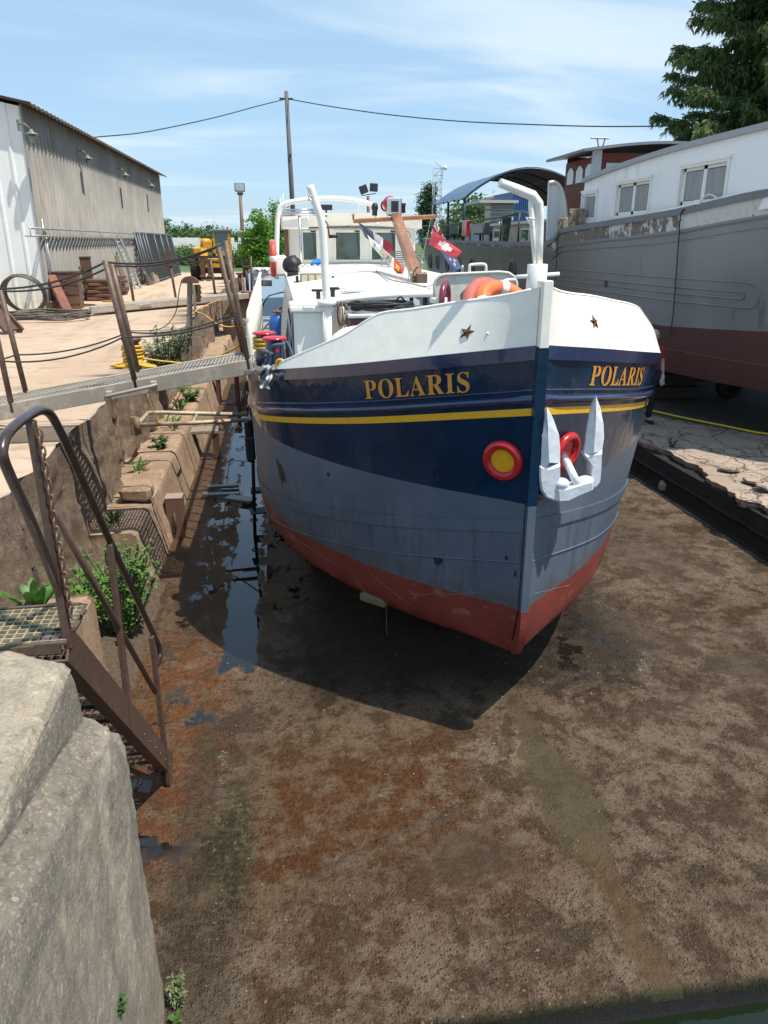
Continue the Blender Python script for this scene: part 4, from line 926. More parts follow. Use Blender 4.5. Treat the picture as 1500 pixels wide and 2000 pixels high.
# name lettering laid on the plating
def arc_table(sd, zrel):
    t = []; L = 0; p = None
    for i in range(0, 401):
        s = i * .0075
        q = hp(sd, s, zs(s) + zrel)
        if p is not None: L += (q - p).length
        t.append((L, s)); p = q
    return t
def s_of(t, L):
    lo = 0
    for i in range(len(t) - 1):
        if t[i + 1][0] >= L:
            f = (L - t[i][0]) / max(1e-9, t[i + 1][0] - t[i][0])
            return t[i][1] + f * (t[i + 1][1] - t[i][1])
    return t[-1][1]
def lettering(sd, S0, S1, zr, hgt, slant):
    word = 'POLARIS'
    gap = .035
    ws = [max(p[0] for p in GLYPH[c][0]) for c in word]
    tot = sum(ws) + gap * 6
    m = MB(); t = arc_table(sd, zr); x = 0
    L0, L1 = (min(t, key=lambda q: abs(q[1] - v))[0] for v in (S0, S1))
    for c, w in zip(word, ws):
        V, Fc = GLYPH[c]
        ring = []
        vv = []
        for off in (.0035, .007):
            for (gx, gy) in V:
                k = (x + gx) / tot
                h = gy / .455 * hgt
                # the side on the left reads towards the stem, the other away from it
                L = L0 + (L1 - L0) * (1 - k if sd < 0 else k) + (-slant * h if sd < 0 else slant * h)
                s = s_of(t, L)
                vv.append(hp(sd, s, zs(s) + zr + h, off))
        n = len(V)
        edges = {}
        for f in Fc:
            for i in range(len(f)): edges[(f[i], f[(i + 1) % len(f)])] = 1
        rim = [(a, b) for (a, b) in edges if (b, a) not in edges]
        fs = [tuple(i + n for i in f) for f in Fc] + [(a, b, b + n, a + n) for a, b in rim]
        if sd > 0: pass
        m.add(vv, fs, 0)
        x += w + gap
    return m
lettering(-1, .295, .915, -.295, .152, -.02).build('name_lettering', GOLDP, barge)
lettering(1, .37, 1.12, -.285, .155, .06).build('name_lettering', GOLDP, barge)
# stars and rivets on the bulwark
def bul_frame(sd, s, z):
    p = bp(sd, s, z); q = bp(sd, s + .05, z); r = bp(sd, s, z + .05)
    tx = (q - p).normalized(); tz = (r - p).normalized(); nn = tx.cross(tz)
    if nn.dot(Vector((sd, -1, 0))) < 0: nn = -nn
    return p, tx, tz, nn.normalized()
for sd, s, z in ((-1, .345, 3.475), (1, .445, 3.50)):
    p, tx, tz, nn = bul_frame(sd, s, z)
    P = []
    for k in range(10):
        a = PI / 2 + k * PI / 5 + (.12 if sd < 0 else -.05); r = .066 if k % 2 == 0 else .026
        P.append(p + (tx * cos(a) + tz * sin(a)) * r + nn * .002)
    m = MB(); m.add(P + [p + nn * .022], [(i, (i + 1) % 10, 10) for i in range(10)])
    m.build('star', BRASS, barge)
for s in (.235, .515):
    p, tx, tz, nn = bul_frame(-1, s, 3.475)
    MB().ball(p, .010, 8, 6).build('rivet', WHITE, barge)
# hawse rings
def hull_frame(sd, s, z):
    p = hp(sd, s, z); tx = (hp(sd, s + .03, z) - p).normalized(); tz = (hp(sd, s, z + .03) - p).normalized()
    nn = tx.cross(tz)
    if nn.dot(Vector((sd, -.8, 0))) < 0: nn = -nn
    return p, tx, tz, nn.normalized()
for sd, s, z in ((-1, .128, 2.53), (1, .235, 2.54)):
    p, tx, tz, nn = hull_frame(sd, s, z)
    nn = (nn + Vector((0, 0, -.12))).normalized()
    m = MB().torus(p + nn * .02, .128, .036, nn, 36, 12)
    o = m.build('hawse_ring', REDP, barge)
    m = MB().lathe(p + nn * .02, [(0, .004), (.115, .004), (.115, -.03)], 32, axis=nn, smooth=False)
    m.build('hawse_plate', YELP if sd < 0 else REDP, o)
# chipped primer patches and a drain hole
CHIP = simple('bare_dark_plate', (.012, .013, .016), .5, var=.5, vscale=10)
def chip(sd, s, z, rx, rz, seed, name='paint_chip'):
    t = []
    N = 26
    for k in range(N):
        a = 2 * PI * k / N; r = .6 + .55 * fbm((cos(a) * 1.4 + seed, sin(a) * 1.4, seed), 3) + .35 * noise.noise((cos(a) * 4, sin(a) * 4, seed))
        t.append(hp(sd, s + rx * cos(a) * r, z + rz * sin(a) * r, .003))
    c = hp(sd, s, z, .003)
    MB().add(t + [c], [(i, (i + 1) % N, N) for i in range(N)], 0, True).build(name, CHIP, barge)
chip(-1, .504, 1.55, .055, .06, 3); chip(-1, .092, 1.72, .02, .022, 5); chip(-1, .03, 1.60, .012, .05, 8); chip(-1, 2.2, 1.92, .10, .19, 11)
def hole(sd, s, z, r):
    p, tx, tz, nn = hull_frame(sd, s, z)
    MB().lathe(p, [(0, .003), (r, .004), (r * 1.35, .006), (r * 1.5, -.002)], 14, axis=nn).build('drain_hole', CHIP, barge)
hole(-1, 1.38, 2.11, .014); hole(1, 1.55, 2.6, .035)
# scratches along the bottom: thin raised weld beads
WELD = simple('scraped_weld', (.24, .15, .12), .7, var=.3)
for sd, a, b in ((-1, (.2, 1.36), (.75, 1.13)), (1, (.08, 1.38), (.55, 1.2)), (-1, (2.9, 1.24), (1.5, 1.12)), (-1, (1.1, 1.2), (.75, 1.02))):
    pts = [hp(sd, a[0] + (b[0] - a[0]) * i / 12, a[1] + (b[1] - a[1]) * i / 12 + .004 * sin(i * 1.1), .001) for i in range(13)]
    MB().tube(pts, .0022, 5).build('weld_bead', WELD, barge)
p = hp(-1, 1.12, .92, -.02)
MB().box(p + Vector((0, .05, -.02)), (.30, .14, .09), -.75, bev=.02).build('anode', simple('corroded_anode', (.16, .14, .08), .9, var=.4, vscale=12, bs=30, bstr=.6), barge)
MB().tube([p + Vector((.1, 0, -.05)), p + Vector((.1, 0, -.3)), p + Vector((.11, .01, -.42))], .003, 4).build('hanging_wire', WELD, barge)

# ---------------- cabin, hold roof and wheelhouse
def camber(x): return 3.555 - .125 * ((x - CX) / 1.6) ** 2
RX0, RX1 = .20, 3.52
m = MB()
m.grid(lambda u, v: (RX0 + (RX1 - RX0) * u, 9.0 + 9.7 * v, camber(RX0 + (RX1 - RX0) * u) + .06 * v), 20, 6)
m.grid(lambda u, v: (RX0 + (RX1 - RX0) * u, 9.0 - .03 * v, camber(RX0 + (RX1 - RX0) * u) - .005 - .06 * v), 20, 2)
m.build('cabin_roof', WHITE, barge)
m = MB()
nose = [(RX0 + (RX1 - RX0) * i / 20, 8.985, camber(RX0 + (RX1 - RX0) * i / 20) - .03) for i in range(21)]
m.tube(nose, .035, 8)
m.build('roof_edge', WHITE, barge)
m = MB()
for x in (RX0 + .02, RX1 - .02): m.box((x, 13.85, 2.97), (.03, 9.7, .86))
m.box((CX, 9.05, 2.96), (3.26, .05, .86))
m.build('cabin_wall', WHITE, barge)
# locker at the port front corner
m = MB().box((.355, 8.62, 2.98), (.38, .72, .86), bev=.03)
m.box((.36, 8.60, 3.43), (.46, .82, .06), bev=.025)
m.build('corner_locker', WHITE, barge)
# slots, cleats and hatches on the roof
for px, py, w in ((597 + 60, 562, .3), (690, 569, .32)):
    q = onZ(px, py, camber(1.0) + .012)
    MB().box((q.x, q.y, camber(q.x) + .015), (w * .9, .16, .012), bev=.004).build('roof_vent', STEEL, barge)
for px, py in ((621, 577), (645, 573)):
    q = onZ(px, py, 3.50)
    MB().box((q.x, 9.2, camber(q.x) + .05), (.05, .05, .09)).box((q.x, 9.2, camber(q.x) + .10), (.16, .04, .03), bev=.01).build('cleat', BLACK, barge)
# wheelhouse
WY = 18.75
wm = MB()
WX0, WX1 = .36, 3.36
def wx(px): return onY(px, 480, WY).x
wins = [(590, 620), (654, 705), (724, 774)]
zb_, zt_ = 3.66, 4.36
xs = [WX0]
for a, b in wins: xs += [wx(a), wx(b)]
xs.append(WX1)
for i in range(0, len(xs) - 1, 2):
    wm.box(((xs[i] + xs[i + 1]) / 2, WY + .03, (3.45 + 4.55) / 2), (xs[i + 1] - xs[i], .06, 1.1))
for i in range(1, len(xs) - 1, 2):
    x0, x1 = xs[i], xs[i + 1]
    wm.box(((x0 + x1) / 2, WY + .03, (3.45 + zb_) / 2), (x1 - x0, .06, zb_ - 3.45))
    wm.box(((x0 + x1) / 2, WY + .03, (4.55 + zt_) / 2), (x1 - x0, .06, 4.55 - zt_))
for x in (WX0 + .03, WX1 - .03): wm.box((x, WY + 1.6, 4.0), (.06, 3.0, 1.1))
wm.box((CX, WY + 3.1, 4.0), (3.0, .06, 1.1))
wm.build('wheelhouse_wall', CREAM, barge)
for i in range(1, len(xs) - 1, 2):
    x0, x1 = xs[i], xs[i + 1]
    w = MB()
    t = .05
    w.box(((x0 + x1) / 2, WY - .012, zb_ + .02), (x1 - x0 + .1, .03, t)).box(((x0 + x1) / 2, WY - .012, zt_ - .02), (x1 - x0 + .1, .03, t))
    for x in (x0, x1): w.box((x, WY - .0125, (zb_ + zt_) / 2), (t, .031, zt_ - zb_ - .02))
    fo = w.build('window', CREAM, barge)
    MB().box(((x0 + x1) / 2, WY + .02, (zb_ + zt_) / 2), (x1 - x0 - .02, .012, zt_ - zb_ - .04)).build('pane', GLASS, fo)
    MB().beam((x1 - .09, WY - .03, zt_ - .03), (x1 - .05, WY - .03, zb_ + .12), .012, .012).box((x1 - .09, WY - .03, zt_ - .02), (.12, .03, .03)).build('wiper', BLACK, fo)
    MB().box(((x0 + x1) / 2, WY - .02, zt_ + .10), (.12, .01, .04)).build('air_grille', STEEL, barge)
m = MB()
def roofv(u, v):
    x = .22 + 3.22 * u; k = (x - CX) / 1.6
    return (x, WY - .42 + 3.8 * v, 4.75 - .09 * k * k)
m.grid(roofv, 16, 6)
m.grid(lambda u, v: (.22 + 3.22 * u, WY - .42 + .30 * v, 4.75 - .09 * ((.22 + 3.22 * u - CX) / 1.6) ** 2 - .28 * v - .002), 16, 3)
m.grid(lambda u, v: (.22 + 3.22 * v, WY - .12 + 3.5 * u, 4.40), 2, 2)
for sx in (.22, 3.44): m.box((sx, WY + 1.5, 4.53), (.04, 3.6, .26))
m.build('wheelhouse_roof', WHITE, barge)
# tubular arch with lamps, horn and antennas
arch = smoothpath([onY(540, 545, 17.9), onY(541, 460, 17.9), onY(545, 412, 17.9), onY(560, 397, 17.9), onY(610, 389, 17.9), onY(660, 388, 17.9), onY(705, 394, 17.9), onY(728, 402, 17.9), onY(735, 420, 17.9), onY(736, 440, 17.9)], 5)
MB().tube(arch, .055, 8).build('radar_arch', WHITE, barge)
pk = onY(732, 410, 17.85)
MB().lathe(pk + Vector((0, 0, -.12)), [(0, 0), (.06, 0), (.06, .12), (.075, .13), (.075, .2), (.05, .26), (0, .27)], 12).build('navigation_lamp', BLACK, barge)
m = MB()
a = onY(551, 418, 17.6); b_ = onY(622, 416, 17.6)
m.cyl(a, b_, .05, 8).cyl(onY(585, 420, 17.6), onY(589, 548, 17.6), .03, 8).cyl(onY(553, 410, 17.6), onY(620, 409, 17.6), .02, 6)
m.build('awning_frame', CHROME, barge)
m = MB(); q = onY(576, 432, 18.2); m.box(q, (.62, .3, .34), bev=.03); m.build('visor_box', WHITE, barge)
q = onY(637, 405, 18.4); MB().box(q, (.28, .08, .12), bev=.01).cyl(q, q + Vector((0, 0, -.2)), .02).build('roof_floodlight', BLACK, barge)
for px, y0, y1 in ((552, 378, 410), (547, 386, 410), (700, 392, 412)):
    MB().cyl(onY(px, y1, 18.9), onY(px + 1, y0, 18.9), .009, 5).build('antenna', WHITE, barge)
q = onY(690, 424, WY - .43); MB().box(q, (.04, .02, .12)).build('crest', BRASS, barge)
# port side: railing panel, side lamp box, door recess
rm = MB()
rail = smoothpath([onX(487, 700, -.30), onX(487, 640, -.30), onX(497, 605, -.30), onX(510, 570, -.30), onX(515, 533, -.30)], 5)
rail = [Vector((-.33, y, 2.72 + z)) for y, z in ((8.9, -.0), (8.95, .55), (9.6, .62), (11.2, .66), (13.5, .69), (16.5, .75))]
rm.tube(smoothpath(rail, 5), .035, 8)
rm.tube([(-.33, y, zs(y - BY) + .12) for y in (8.95, 11, 13.5, 16.5)], .02, 6)
for i in range(22):
    y = 9.0 + 7.4 * i / 21
    z1 = 2.72 + .55 + (.20 * (y - 9) / 7.4)
    rm.cyl((-.33, y, zs(y - BY) - .05), (-.33, y, z1 + .05), .016, 6)
rm.box((-.335, 9.1, 2.98), (.015, .42, .62))
rm.build('side_railing', CREAM, barge)
m = MB(); q = onY(547, 523, 17.2); m.box(q + Vector((0, 0, .05)), (.3, .5, .42), bev=.04); m.build('side_light_box', WHITE, barge)
m = MB()
m.box((.28, 18.5, 4.0), (.10, .1, 1.3))
m.build('door_post', simple('brown_door_wood', (.16, .085, .05), .6, var=.3), barge)
# davits
dv = MB()
P0 = onY(641, 700, 8.18); P1 = onY(638, 590, 8.18); P2 = onY(632, 470, 8.18); P2b = onY(628, 432, 8.18); P3 = onY(605, 362, 8.18)
P0 = Vector((P1.x, P1.y, 2.6))
dv.tube([P0, P1], .050, 14)
dv.tube(smoothpath([P1, P1.lerp(P2, .5), P2, P2b, P2b.lerp(P3, .5), P3], 4), [.041] * 21, 14)
dv.lathe(P1 + Vector((0, 0, -.03)), [(0, .05), (.10, .05), (.10, 0), (0, 0)], 16)
dvo = dv.build('davit', WHITE, barge)
q = onY(606, 392, 8.1)
MB().torus(q + Vector((0, 0, .03)), .018, .006, (0, 1, 0), 12, 6).torus(q + Vector((0, 0, -.015)), .022, .007, (0, 1, 0), 10, 6, arc=(-2.6, 1.)).build('hook', CHROME, dvo)
hd = onY(634, 432, 8.1)
MB().tube([onY(636, 432, 8.1), onY(641, 440, 8.02), onY(643, 462, 8.0)], .009, 6).build('crank', RUST, dvo)
MB().cyl(onY(642, 462, 8.0), onY(660, 461, 8.0), .017, 10).build('crank_grip', BLACK, dvo)
dv = MB()
B0 = onY(1050, 575, 5.52); B1 = onY(1050, 517, 5.52)
r_ = .074
dv.lathe(Vector((B1.x, 5.52, 3.45)), [(0, 0), (r_, 0), (r_, B1.z - 3.45), (r_ * .93, B1.z - 3.45 + .005), (0, B1.z - 3.45 + .005)], 22)
dv.cyl(onY(1008, 541, 5.5), onY(1092, 535, 5.5), .015, 10)
pts = [onY(1053, 518, 5.52), onY(1053, 470, 5.52), onY(1053, 425, 5.52), onY(1051, 398, 5.50), onY(1040, 382, 5.49), onY(1010, 370, 5.47), onY(976, 357, 5.45)]
dv.tube([Vector(p) for p in pts], [.026, .030, .035, .038, .036, .034, .030], 14)
dv.tube([onY(1044, 515, 5.5), onY(1041, 460, 5.49), onY(1037, 400, 5.49), onY(1036, 388, 5.49)], [.012, .018, .02, .012], 8)
dv.tube([onY(1040, 445, 5.46), onY(1028, 424, 5.46), onY(1044, 428, 5.46)], .008, 6)
dv.build('bow_davit', WHITE, barge)
# windlass bulkhead plate, hand wheel, grey winch housing
m = MB()
PT = [(848, 618), (848, 556), (851, 546), (858, 539), (868, 536), (975, 531), (993, 533), (1004, 540), (1009, 552), (1009, 600)]
m.prism([onY(x, y, 7.0) for x, y in PT], (0, .05, 0))
m.tube([onY(x, y, 6.99) for x, y in PT], .014, 6)
wp = m.build('winch_plate', simple('plate_cream_paint', (.60, .59, .51), .5, var=.12, vscale=3), barge)
MB().tube(smoothpath([onY(917, 534, 7.0), onY(917, 521, 7.0), onY(921, 517, 7.0), onY(944, 516, 7.0), onY(949, 520, 7.0), onY(949, 533, 7.0)], 3), .013, 8).build('grab_handle', CREAM, wp)
MB().cyl(onY(903, 533, 7.), onY(903, 518, 7.), .012, 6).build('pin', STEEL, wp)
hw = onY(869, 588, 6.62)
MB().torus(hw, .155, .027, (1, -.42, 0), 36, 10, squash=1.).build('hand_wheel', MAROON, barge)
MB().cyl(hw + Vector((0, 0, -.17)), hw + Vector((0, 0, .03)), .02).cyl(hw, hw + Vector((-.1, .12, 0)), .025).build('wheel_hub', CREAM, barge)
m = MB(); q = onY(917, 579, 6.75); m.box(q + Vector((.02, 0, 0)), (.16, .16, .13), bev=.03); m.lathe(q + Vector((-.05, -.05, 0)), [(0, .02), (.05, .02), (.06, -.02)], 12, axis=(-1, -.5, 0)); m.build('winch_housing', simple('grey_green_paint', (.12, .17, .18), .5, var=.2), barge)
# pair of mooring bollards on the port gunwale, navy with red caps
m = MB()
bo = onY(540, 705, 7.55)
for dx, dy in ((.0, 0.), (-.10, .45)):
    c = onY(538, 706, 7.25) + Vector((dx, dy, 0))
    m2 = MB().lathe(c, [(0, -.1), (.10, -.1), (.10, .0), (.094, .10), (.088, .18), (.092, .21)], 24)
    b1 = m2.build('mooring_bollard', NAVYM, barge)
    MB().lathe(c + Vector((0, 0, .21)), [(.09, -.004), (.118, .0), (.12, .01), (.10, .022), (0, .03)], 24).build('bollard_cap', REDP, b1)
    if dx == 0: MB().cyl(c + Vector((.02, -.08, .12)), c + Vector((.015, -.13, .12)), .018).ball(c + Vector((.015, -.14, .12)), .023).build('bollard_pin', REDP, b1)
    if dx: MB().torus(c + Vector((0, 0, .16)), .105, .018).torus(c + Vector((0, 0, .12)), .105, .018).torus(c + Vector((0, 0, .08)), .105, .018).build('rope_turns', ROPEY, b1)
MB().torus(onY(548, 712, 7.02), .045, .014, (-.5, -1, 0), 20, 8).build('fairlead_ring', YELP, barge)
# folded mast with crosstree
mA = onY(815, 545, 10.8); mB_ = onY(772, 418, 14.2)
mm = MB()
mm.beam(mA, mB_, .17, .15, bev=.03)
mo = mm.build('mast', WOODV, barge)
MB().beam(onY(690, 432, 14.0), onY(851, 423, 14.0), .10, .075, bev=.015).build('crosstree', WOODV, mo)
MB().box(onY(823, 546, 10.72), (.15, .12, .17), bev=.01).box(onY(823, 546, 10.65), (.10, .03, .12)).build('mast_shoe', RUSTPAINT, mo)
m = MB()
for dx in (-.10, .10): m.box(onY(817, 573, 10.9) + Vector((dx, 0, .02)), (.025, .2, .55))
m.build('tabernacle', CREAM, mo)
q = onY(769, 404, 14.1)
m = MB().box(q, (.26, .22, .30), bev=.02).box(q + Vector((.0, -.12, .0)), (.17, .02, .22)); m.build('searchlight', CHROME, mo)
MB().box(q + Vector((0, -.135, 0)), (.13, .015, .18)).build('searchlight_lens', BLACK, mo)
MB().lathe(q + Vector((-.05, .12, .06)), [(0, .12), (.10, .08), (.13, 0), (.10, -.1), (0, -.12)], 14, axis=(0, 1, 0)).torus(q + Vector((-.12, .15, .02)), .085, .02, (.5, 1, .2), 16, 6).build('red_lamp', REDP, mo)
MB().lathe(q + Vector((.17, .05, -.10)), [(0, 0), (.05, 0), (.05, .13), (.06, .13), (.06, .16), (0, .17)], 12).build('stern_lamp', BLACK, mo)
for a, b_ in (((770, 418), (782, 466)), ): MB().torus(onY(790, 461, 13), .10, .006, (0.2, .8, -.5), 16, 5).build('lashing', ROPED, mo)
MB().tube(smoothpath([onY(816, 522, 10.9), onY(808, 530, 10.8), onY(806, 550, 10.75), onY(811, 563, 10.8)], 4), .012, 6).build('hanging_cable', ROPED, mo)
MB().tube(sag(onY(842, 425, 14), onY(822, 515, 11), .02), .005, 4).tube(sag(onY(786, 455, 13.5), onY(785, 560, 10.5), .0), .004, 4).tube(smoothpath([onY(788, 490, 12.5), onY(797, 520, 11.5), onY(797, 548, 11), onY(785, 560, 10.6)], 4), .004, 4).build('halyard', STEEL, mo)
# bulkhead lamp in a wire cage
q = onY(668, 613, 8.99)
lamp = MB().lathe(q + Vector((0, -.01, -.095)), [(0, 0), (.03, .01), (.04, .04), (.04, .15), (.03, .18), (0, .19)], 14)
lo = lamp.build('bulkhead_lamp', simple('lamp_glass', (.75, .70, .62), .15, var=.1, coat=.4), barge)
m = MB()
for a in (-.04, 0., .04): m.tube(smoothpath([q + Vector((a * .6, -.02, -.15)), q + Vector((a * 1.3, -.07, -.08)), q + Vector((a * 1.5, -.075, .06)), q + Vector((a * .6, -.02, .14))], 3), .006, 5)
m.torus(q + Vector((0, -.03, 0)), .055, .007, (0, 1, 0), 20, 6, squash=2.3)
m.build('lamp_cage', BRASS, lo)
# ---- things that lie on or hang from the barge
def bufkit(name, c, R, r, axis, mat_, label, group=None, bands=True, n=36):
    t = thing(name, label, 'lifebuoy', c, group)
    MB().torus(c, R, r, axis, n, 12).build('ring', mat_, t)
    if bands:
        ax = Vector(axis).normalized(); u = ax.orthogonal().normalized(); w = ax.cross(u)
        for k in range(4):
            a = .8 + k * PI / 2
            pts = [Vector(c) + (u * cos(a + da) + w * sin(a + da)) * R for da in (-.16, -.08, 0, .08, .16)]
            MB().tube(pts, r * 1.05, 14).build('white_band', CLOTHW, t)
    return t
bufkit('lifebuoy', onY(997, 594, 6.0) + Vector((-.02, .0, -.05)), .235, .062, (.30, -.62, .65), ORANGE, 'bright orange lifebuoy with white bands leaning inside the bow bulwark')
t = bufkit('lifebuoy', onY(958, 602, 6.25) + Vector((0, 0, -.08)), .28, .062, (.55, -.75, .30), FADEDRED, 'faded red lifebuoy with yellow and white strap lying behind the bow bulwark', bands=False)
q = onY(968, 570, 6.1)
MB().tube(smoothpath([onY(936, 602, 6.1), onY(950, 578, 6.08), onY(970, 558, 6.1), onY(990, 547, 6.2), onY(1006, 546, 6.2)], 4), .012, 6).build('strap', WHITE, t)
q = onY(923, 590, 6.1)
MB().beam(onY(915, 583, 6.12), onY(928, 597, 6.12), .06, .035, bev=.006).build('reflective_patch', YELP, t)
q = onY(533, 505, 16.6)
bufkit('lifebuoy', q + Vector((0, .0, 0)), .31, .06, (1, .04, 0), simple('red_orange_plastic', (.60, .07, .04), .45, var=.15), 'red orange lifebuoy hung upright on the port rail beside the wheelhouse')
# anchor on the starboard bow
an = thing('anchor', 'pale grey stockless anchor hanging in the hawse of the starboard bow', 'anchor', (2.2, 5.3, 2.2))
p, tx, tz, nn = hull_frame(1, .42, 2.45)
AO = 5.32
def A(px, py, d=0.): return onY(px, py, AO + d)
crownL = [A(1058, 972, -.17), A(1075, 977, -.2), A(1100, 975, -.2), A(1108, 965, -.2), A(1130, 956, -.15), A(1158, 953, -.1), A(1170, 945, -.05), A(1172, 935, -.05)]
def arm(pts, rs, tip, blade, d):
    """a fluke arm: a tapered bar with a spade blade that ends in a point"""
    m = MB()
    m.tube(pts, rs, 10)
    return m
def fluke(outline, ridge, dpt, name):
    """spade-shaped blade: outline points in the photo's plane, with a raised mid-rib"""
    n = len(outline)
    F_ = [A(x, y, dpt) for x, y in outline]; B_ = [p + Vector((.012, .05, -.01)) for p in F_]
    R_ = [A(x, y, dpt - .045) for x, y in ridge]
    m = MB()
    c = R_[len(R_) // 2]
    k = len(R_)
    # fan each outline edge to the nearest ridge point
    def near(p): return min(range(k), key=lambda i: (R_[i] - p).length)
    V = F_ + B_ + R_; fs = []
    for i in range(n):
        j = (i + 1) % n
        a, b = near(F_[i]), near(F_[j])
        fs.append((i, j, 2 * n + b)) if a == b else fs.append((i, j, 2 * n + b, 2 * n + a))
        fs.append((i, n + i, n + j, j))
    fs.append(tuple(range(n, 2 * n)))
    m.add(V, fs)
    return m
fl1 = fluke([(1068, 794), (1062, 812), (1052, 846), (1050, 880), (1050, 915), (1067, 917), (1070, 905), (1094, 905), (1094, 872), (1092, 850), (1080, 816)], [(1068, 800), (1070, 830), (1071, 860), (1072, 885), (1073, 903)], -.16, 'l')
fl1.build('fluke', ANCHW, an)
fl2 = fluke([(1164, 773), (1156, 792), (1148, 830), (1144, 862), (1140, 889), (1160, 892), (1163, 886), (1176, 882), (1180, 855), (1179, 830), (1173, 797)], [(1164, 779), (1164, 810), (1163, 840), (1161, 866), (1160, 884)], -.10, 'r')
fl2.build('fluke', ANCHW, an)
def plate(pts, d0, th, bev=True):
    """a forged bar cut to an outline in the anchor's plane, with real thickness"""
    m = MB(); P = [A(x, y, d0) for x, y in pts]; n = len(P)
    c = sum(P, Vector()) / n
    F0 = [p.lerp(c, .12) + Vector((0, -.02, 0)) for p in P]
    B0 = [p + Vector((.01, th, -.01)) for p in P]
    m.add(F0 + P + B0, [tuple(range(n))] + [(i, n + i, n + (i + 1) % n, (i + 1) % n) for i in range(n)] + [(n + i, 2 * n + i, 2 * n + (i + 1) % n, n + (i + 1) % n) for i in range(n)], 0, False)
    return m
m = plate([(1052, 908), (1070, 912), (1094, 905), (1094, 925), (1090, 942), (1094, 953), (1110, 960), (1106, 977), (1084, 979), (1066, 972), (1056, 957), (1052, 932)], -.17, .14)
m2 = plate([(1142, 886), (1176, 880), (1174, 918), (1172, 941), (1164, 952), (1146, 956), (1142, 944), (1153, 932), (1156, 908)], -.11, .12); m.add(m2.v, m2.f)
m2 = plate([(1086, 956), (1110, 953), (1128, 947), (1160, 938), (1159, 955), (1130, 967), (1108, 978), (1088, 979)], -.19, .14); m.add(m2.v, m2.f)
m.ball(A(1096, 945, -.16), .056, 14, 10, sc=(1.15, 1, .85)).ball(A(1143, 938, -.12), .046, 14, 10, sc=(1.5, 1, .8))
m.build('crown', ANCHW, an)
m = MB().tube([A(1128, 946, -.16), A(1118, 925, -.13), A(1105, 897, -.02), A(1098, 886, .05)], [.032, .03, .028, .026], 10)
m.build('shank', ANCHW, an)
# flags
def flag(name, quad, Y, cells, mats, label, amp=.05, seed=0, nu=48, nv=24):
    P = [onY(x, y, Y) for x, y in quad]  # hoist top, fly top, fly bottom, hoist bottom
    m = MB()
    def f(u, v):
        a = P[0].lerp(P[1], u); b = P[3].lerp(P[2], u)
        q = a.lerp(b, v)
        return q + Vector((0, 1, .12)) * amp * (sin(u * 8 + v * 4 + seed) + .5 * sin(u * 17 - v * 3 + seed)) * (.3 + u)
    m.grid(f, nu, nv, mi=cells)
    return solo(m, name, mats, label, 'flag', 'flags flying from the crosstree', loc=P[0])
FW = simple('white_flag_cloth', (.70, .70, .70), .85, var=.08); FB = simple('blue_flag_cloth', (.06, .07, .12), .85, var=.15); FR = simple('red_flag_cloth', (.52, .06, .08), .85, var=.12); FY = simple('yellow_flag_cloth', (.70, .48, .03), .85, var=.12)
FLB = simple('slate_blue_flag_cloth', (.12, .16, .32), .85, var=.12)
flag('flag', [(699, 433), (768, 478), (762, 498), (713, 463)], 13.9, lambda u, v: 0 if u < .42 else (1 if u < .7 else 2), [FB, FW, FR], 'blue, white and red striped flag at the left end of the crosstree', .03, 1)
def band(u, v):
    if u > .72: return 2 if not (.8 < u < .9 and .3 < v < .7) else 3
    if v < .22 or v > .8: return 1
    return 3 if (int(u * 22) + int(v * 7)) % 5 in (0, 2) and u > .3 else (0 if (int(u * 31) + int(v * 5)) % 6 == 0 else 1)
flag('flag', [(717, 458), (790, 522), (783, 542), (727, 482)], 13.6, band, [FLB, FW, FR, FY], 'white, yellow and red patterned pennant trailing below the striped flag', .03, 2)
def swiss(u, v): return 1 if (abs(u - .5) < .09 and abs(v - .5) < .32) or (abs(v - .5) < .15 and abs(u - .5) < .2) else 0
flag('flag', [(846, 450), (902, 491), (891, 506), (838, 477)], 13.75, swiss, [FR, FW], 'red flag with a white cross at the right end of the crosstree', .03, 3)
def ens(u, v):
    if u < .45:
        d1 = abs(v - u / .45 * 1.); d2 = abs(v - 1 + u / .45)
        if abs(v - .5) < .12 or abs(u - .225) < .05: return 2
        if abs(v - .5) < .22 or abs(u - .225) < .09: return 1
        if min(d1, d2) < .08: return 2
        if min(d1, d2) < .2: return 1
        return 0
    for (a, b) in ((.6, .35), (.72, .6), (.85, .5), (.78, .3)):
        if (u - a) ** 2 * 4 + (v - b) ** 2 < .006: return 1
    return 0
flag('flag', [(850, 430), (902, 524), (887, 532), (841, 458)], 13.85, ens, [FLB, FW, FR], 'blue ensign with a crossed corner and white stars behind the red flag', .035, 4)
# deck clutter
t = thing('storage_chest', 'maroon chest with a pale lid under the black cable coil', 'chest', onY(745, 640, 8.55))
c0 = onY(746, 630, 8.5)
MB().box(Vector((c0.x + .12, 8.6, 2.98)), (.98, .45, .66), bev=.01).build('body', simple('maroon_brown_board', (.085, .035, .04), .5, var=.15), t)
MB().box(Vector((c0.x + .12, 8.6, 3.335)), (1.04, .5, .045), bev=.01).build('lid', ALU, t)
m = MB()
cc = Vector((c0.x + .02, 8.58, 3.40))
for k in range(9):
    r = .22 + .03 * random.random(); m.tube([cc + Vector((cos(a * PI / 12) * r * 1.45 + random.uniform(-.03, .03), sin(a * PI / 12) * r * .75, .02 * (k % 4) + .012 * sin(a + k * 1.3))) for a in range(24)], .014, 6, closed=True)
m.tube(smoothpath([cc + Vector((.1, -.1, .03)), cc + Vector((.18, -.12, .13)), cc + Vector((.26, -.08, .04))], 6), .011, 6)
solo(m, 'cable_coil', BLACK, 'coil of black cable heaped on the maroon chest', 'cable coil', loc=cc)
m = MB()
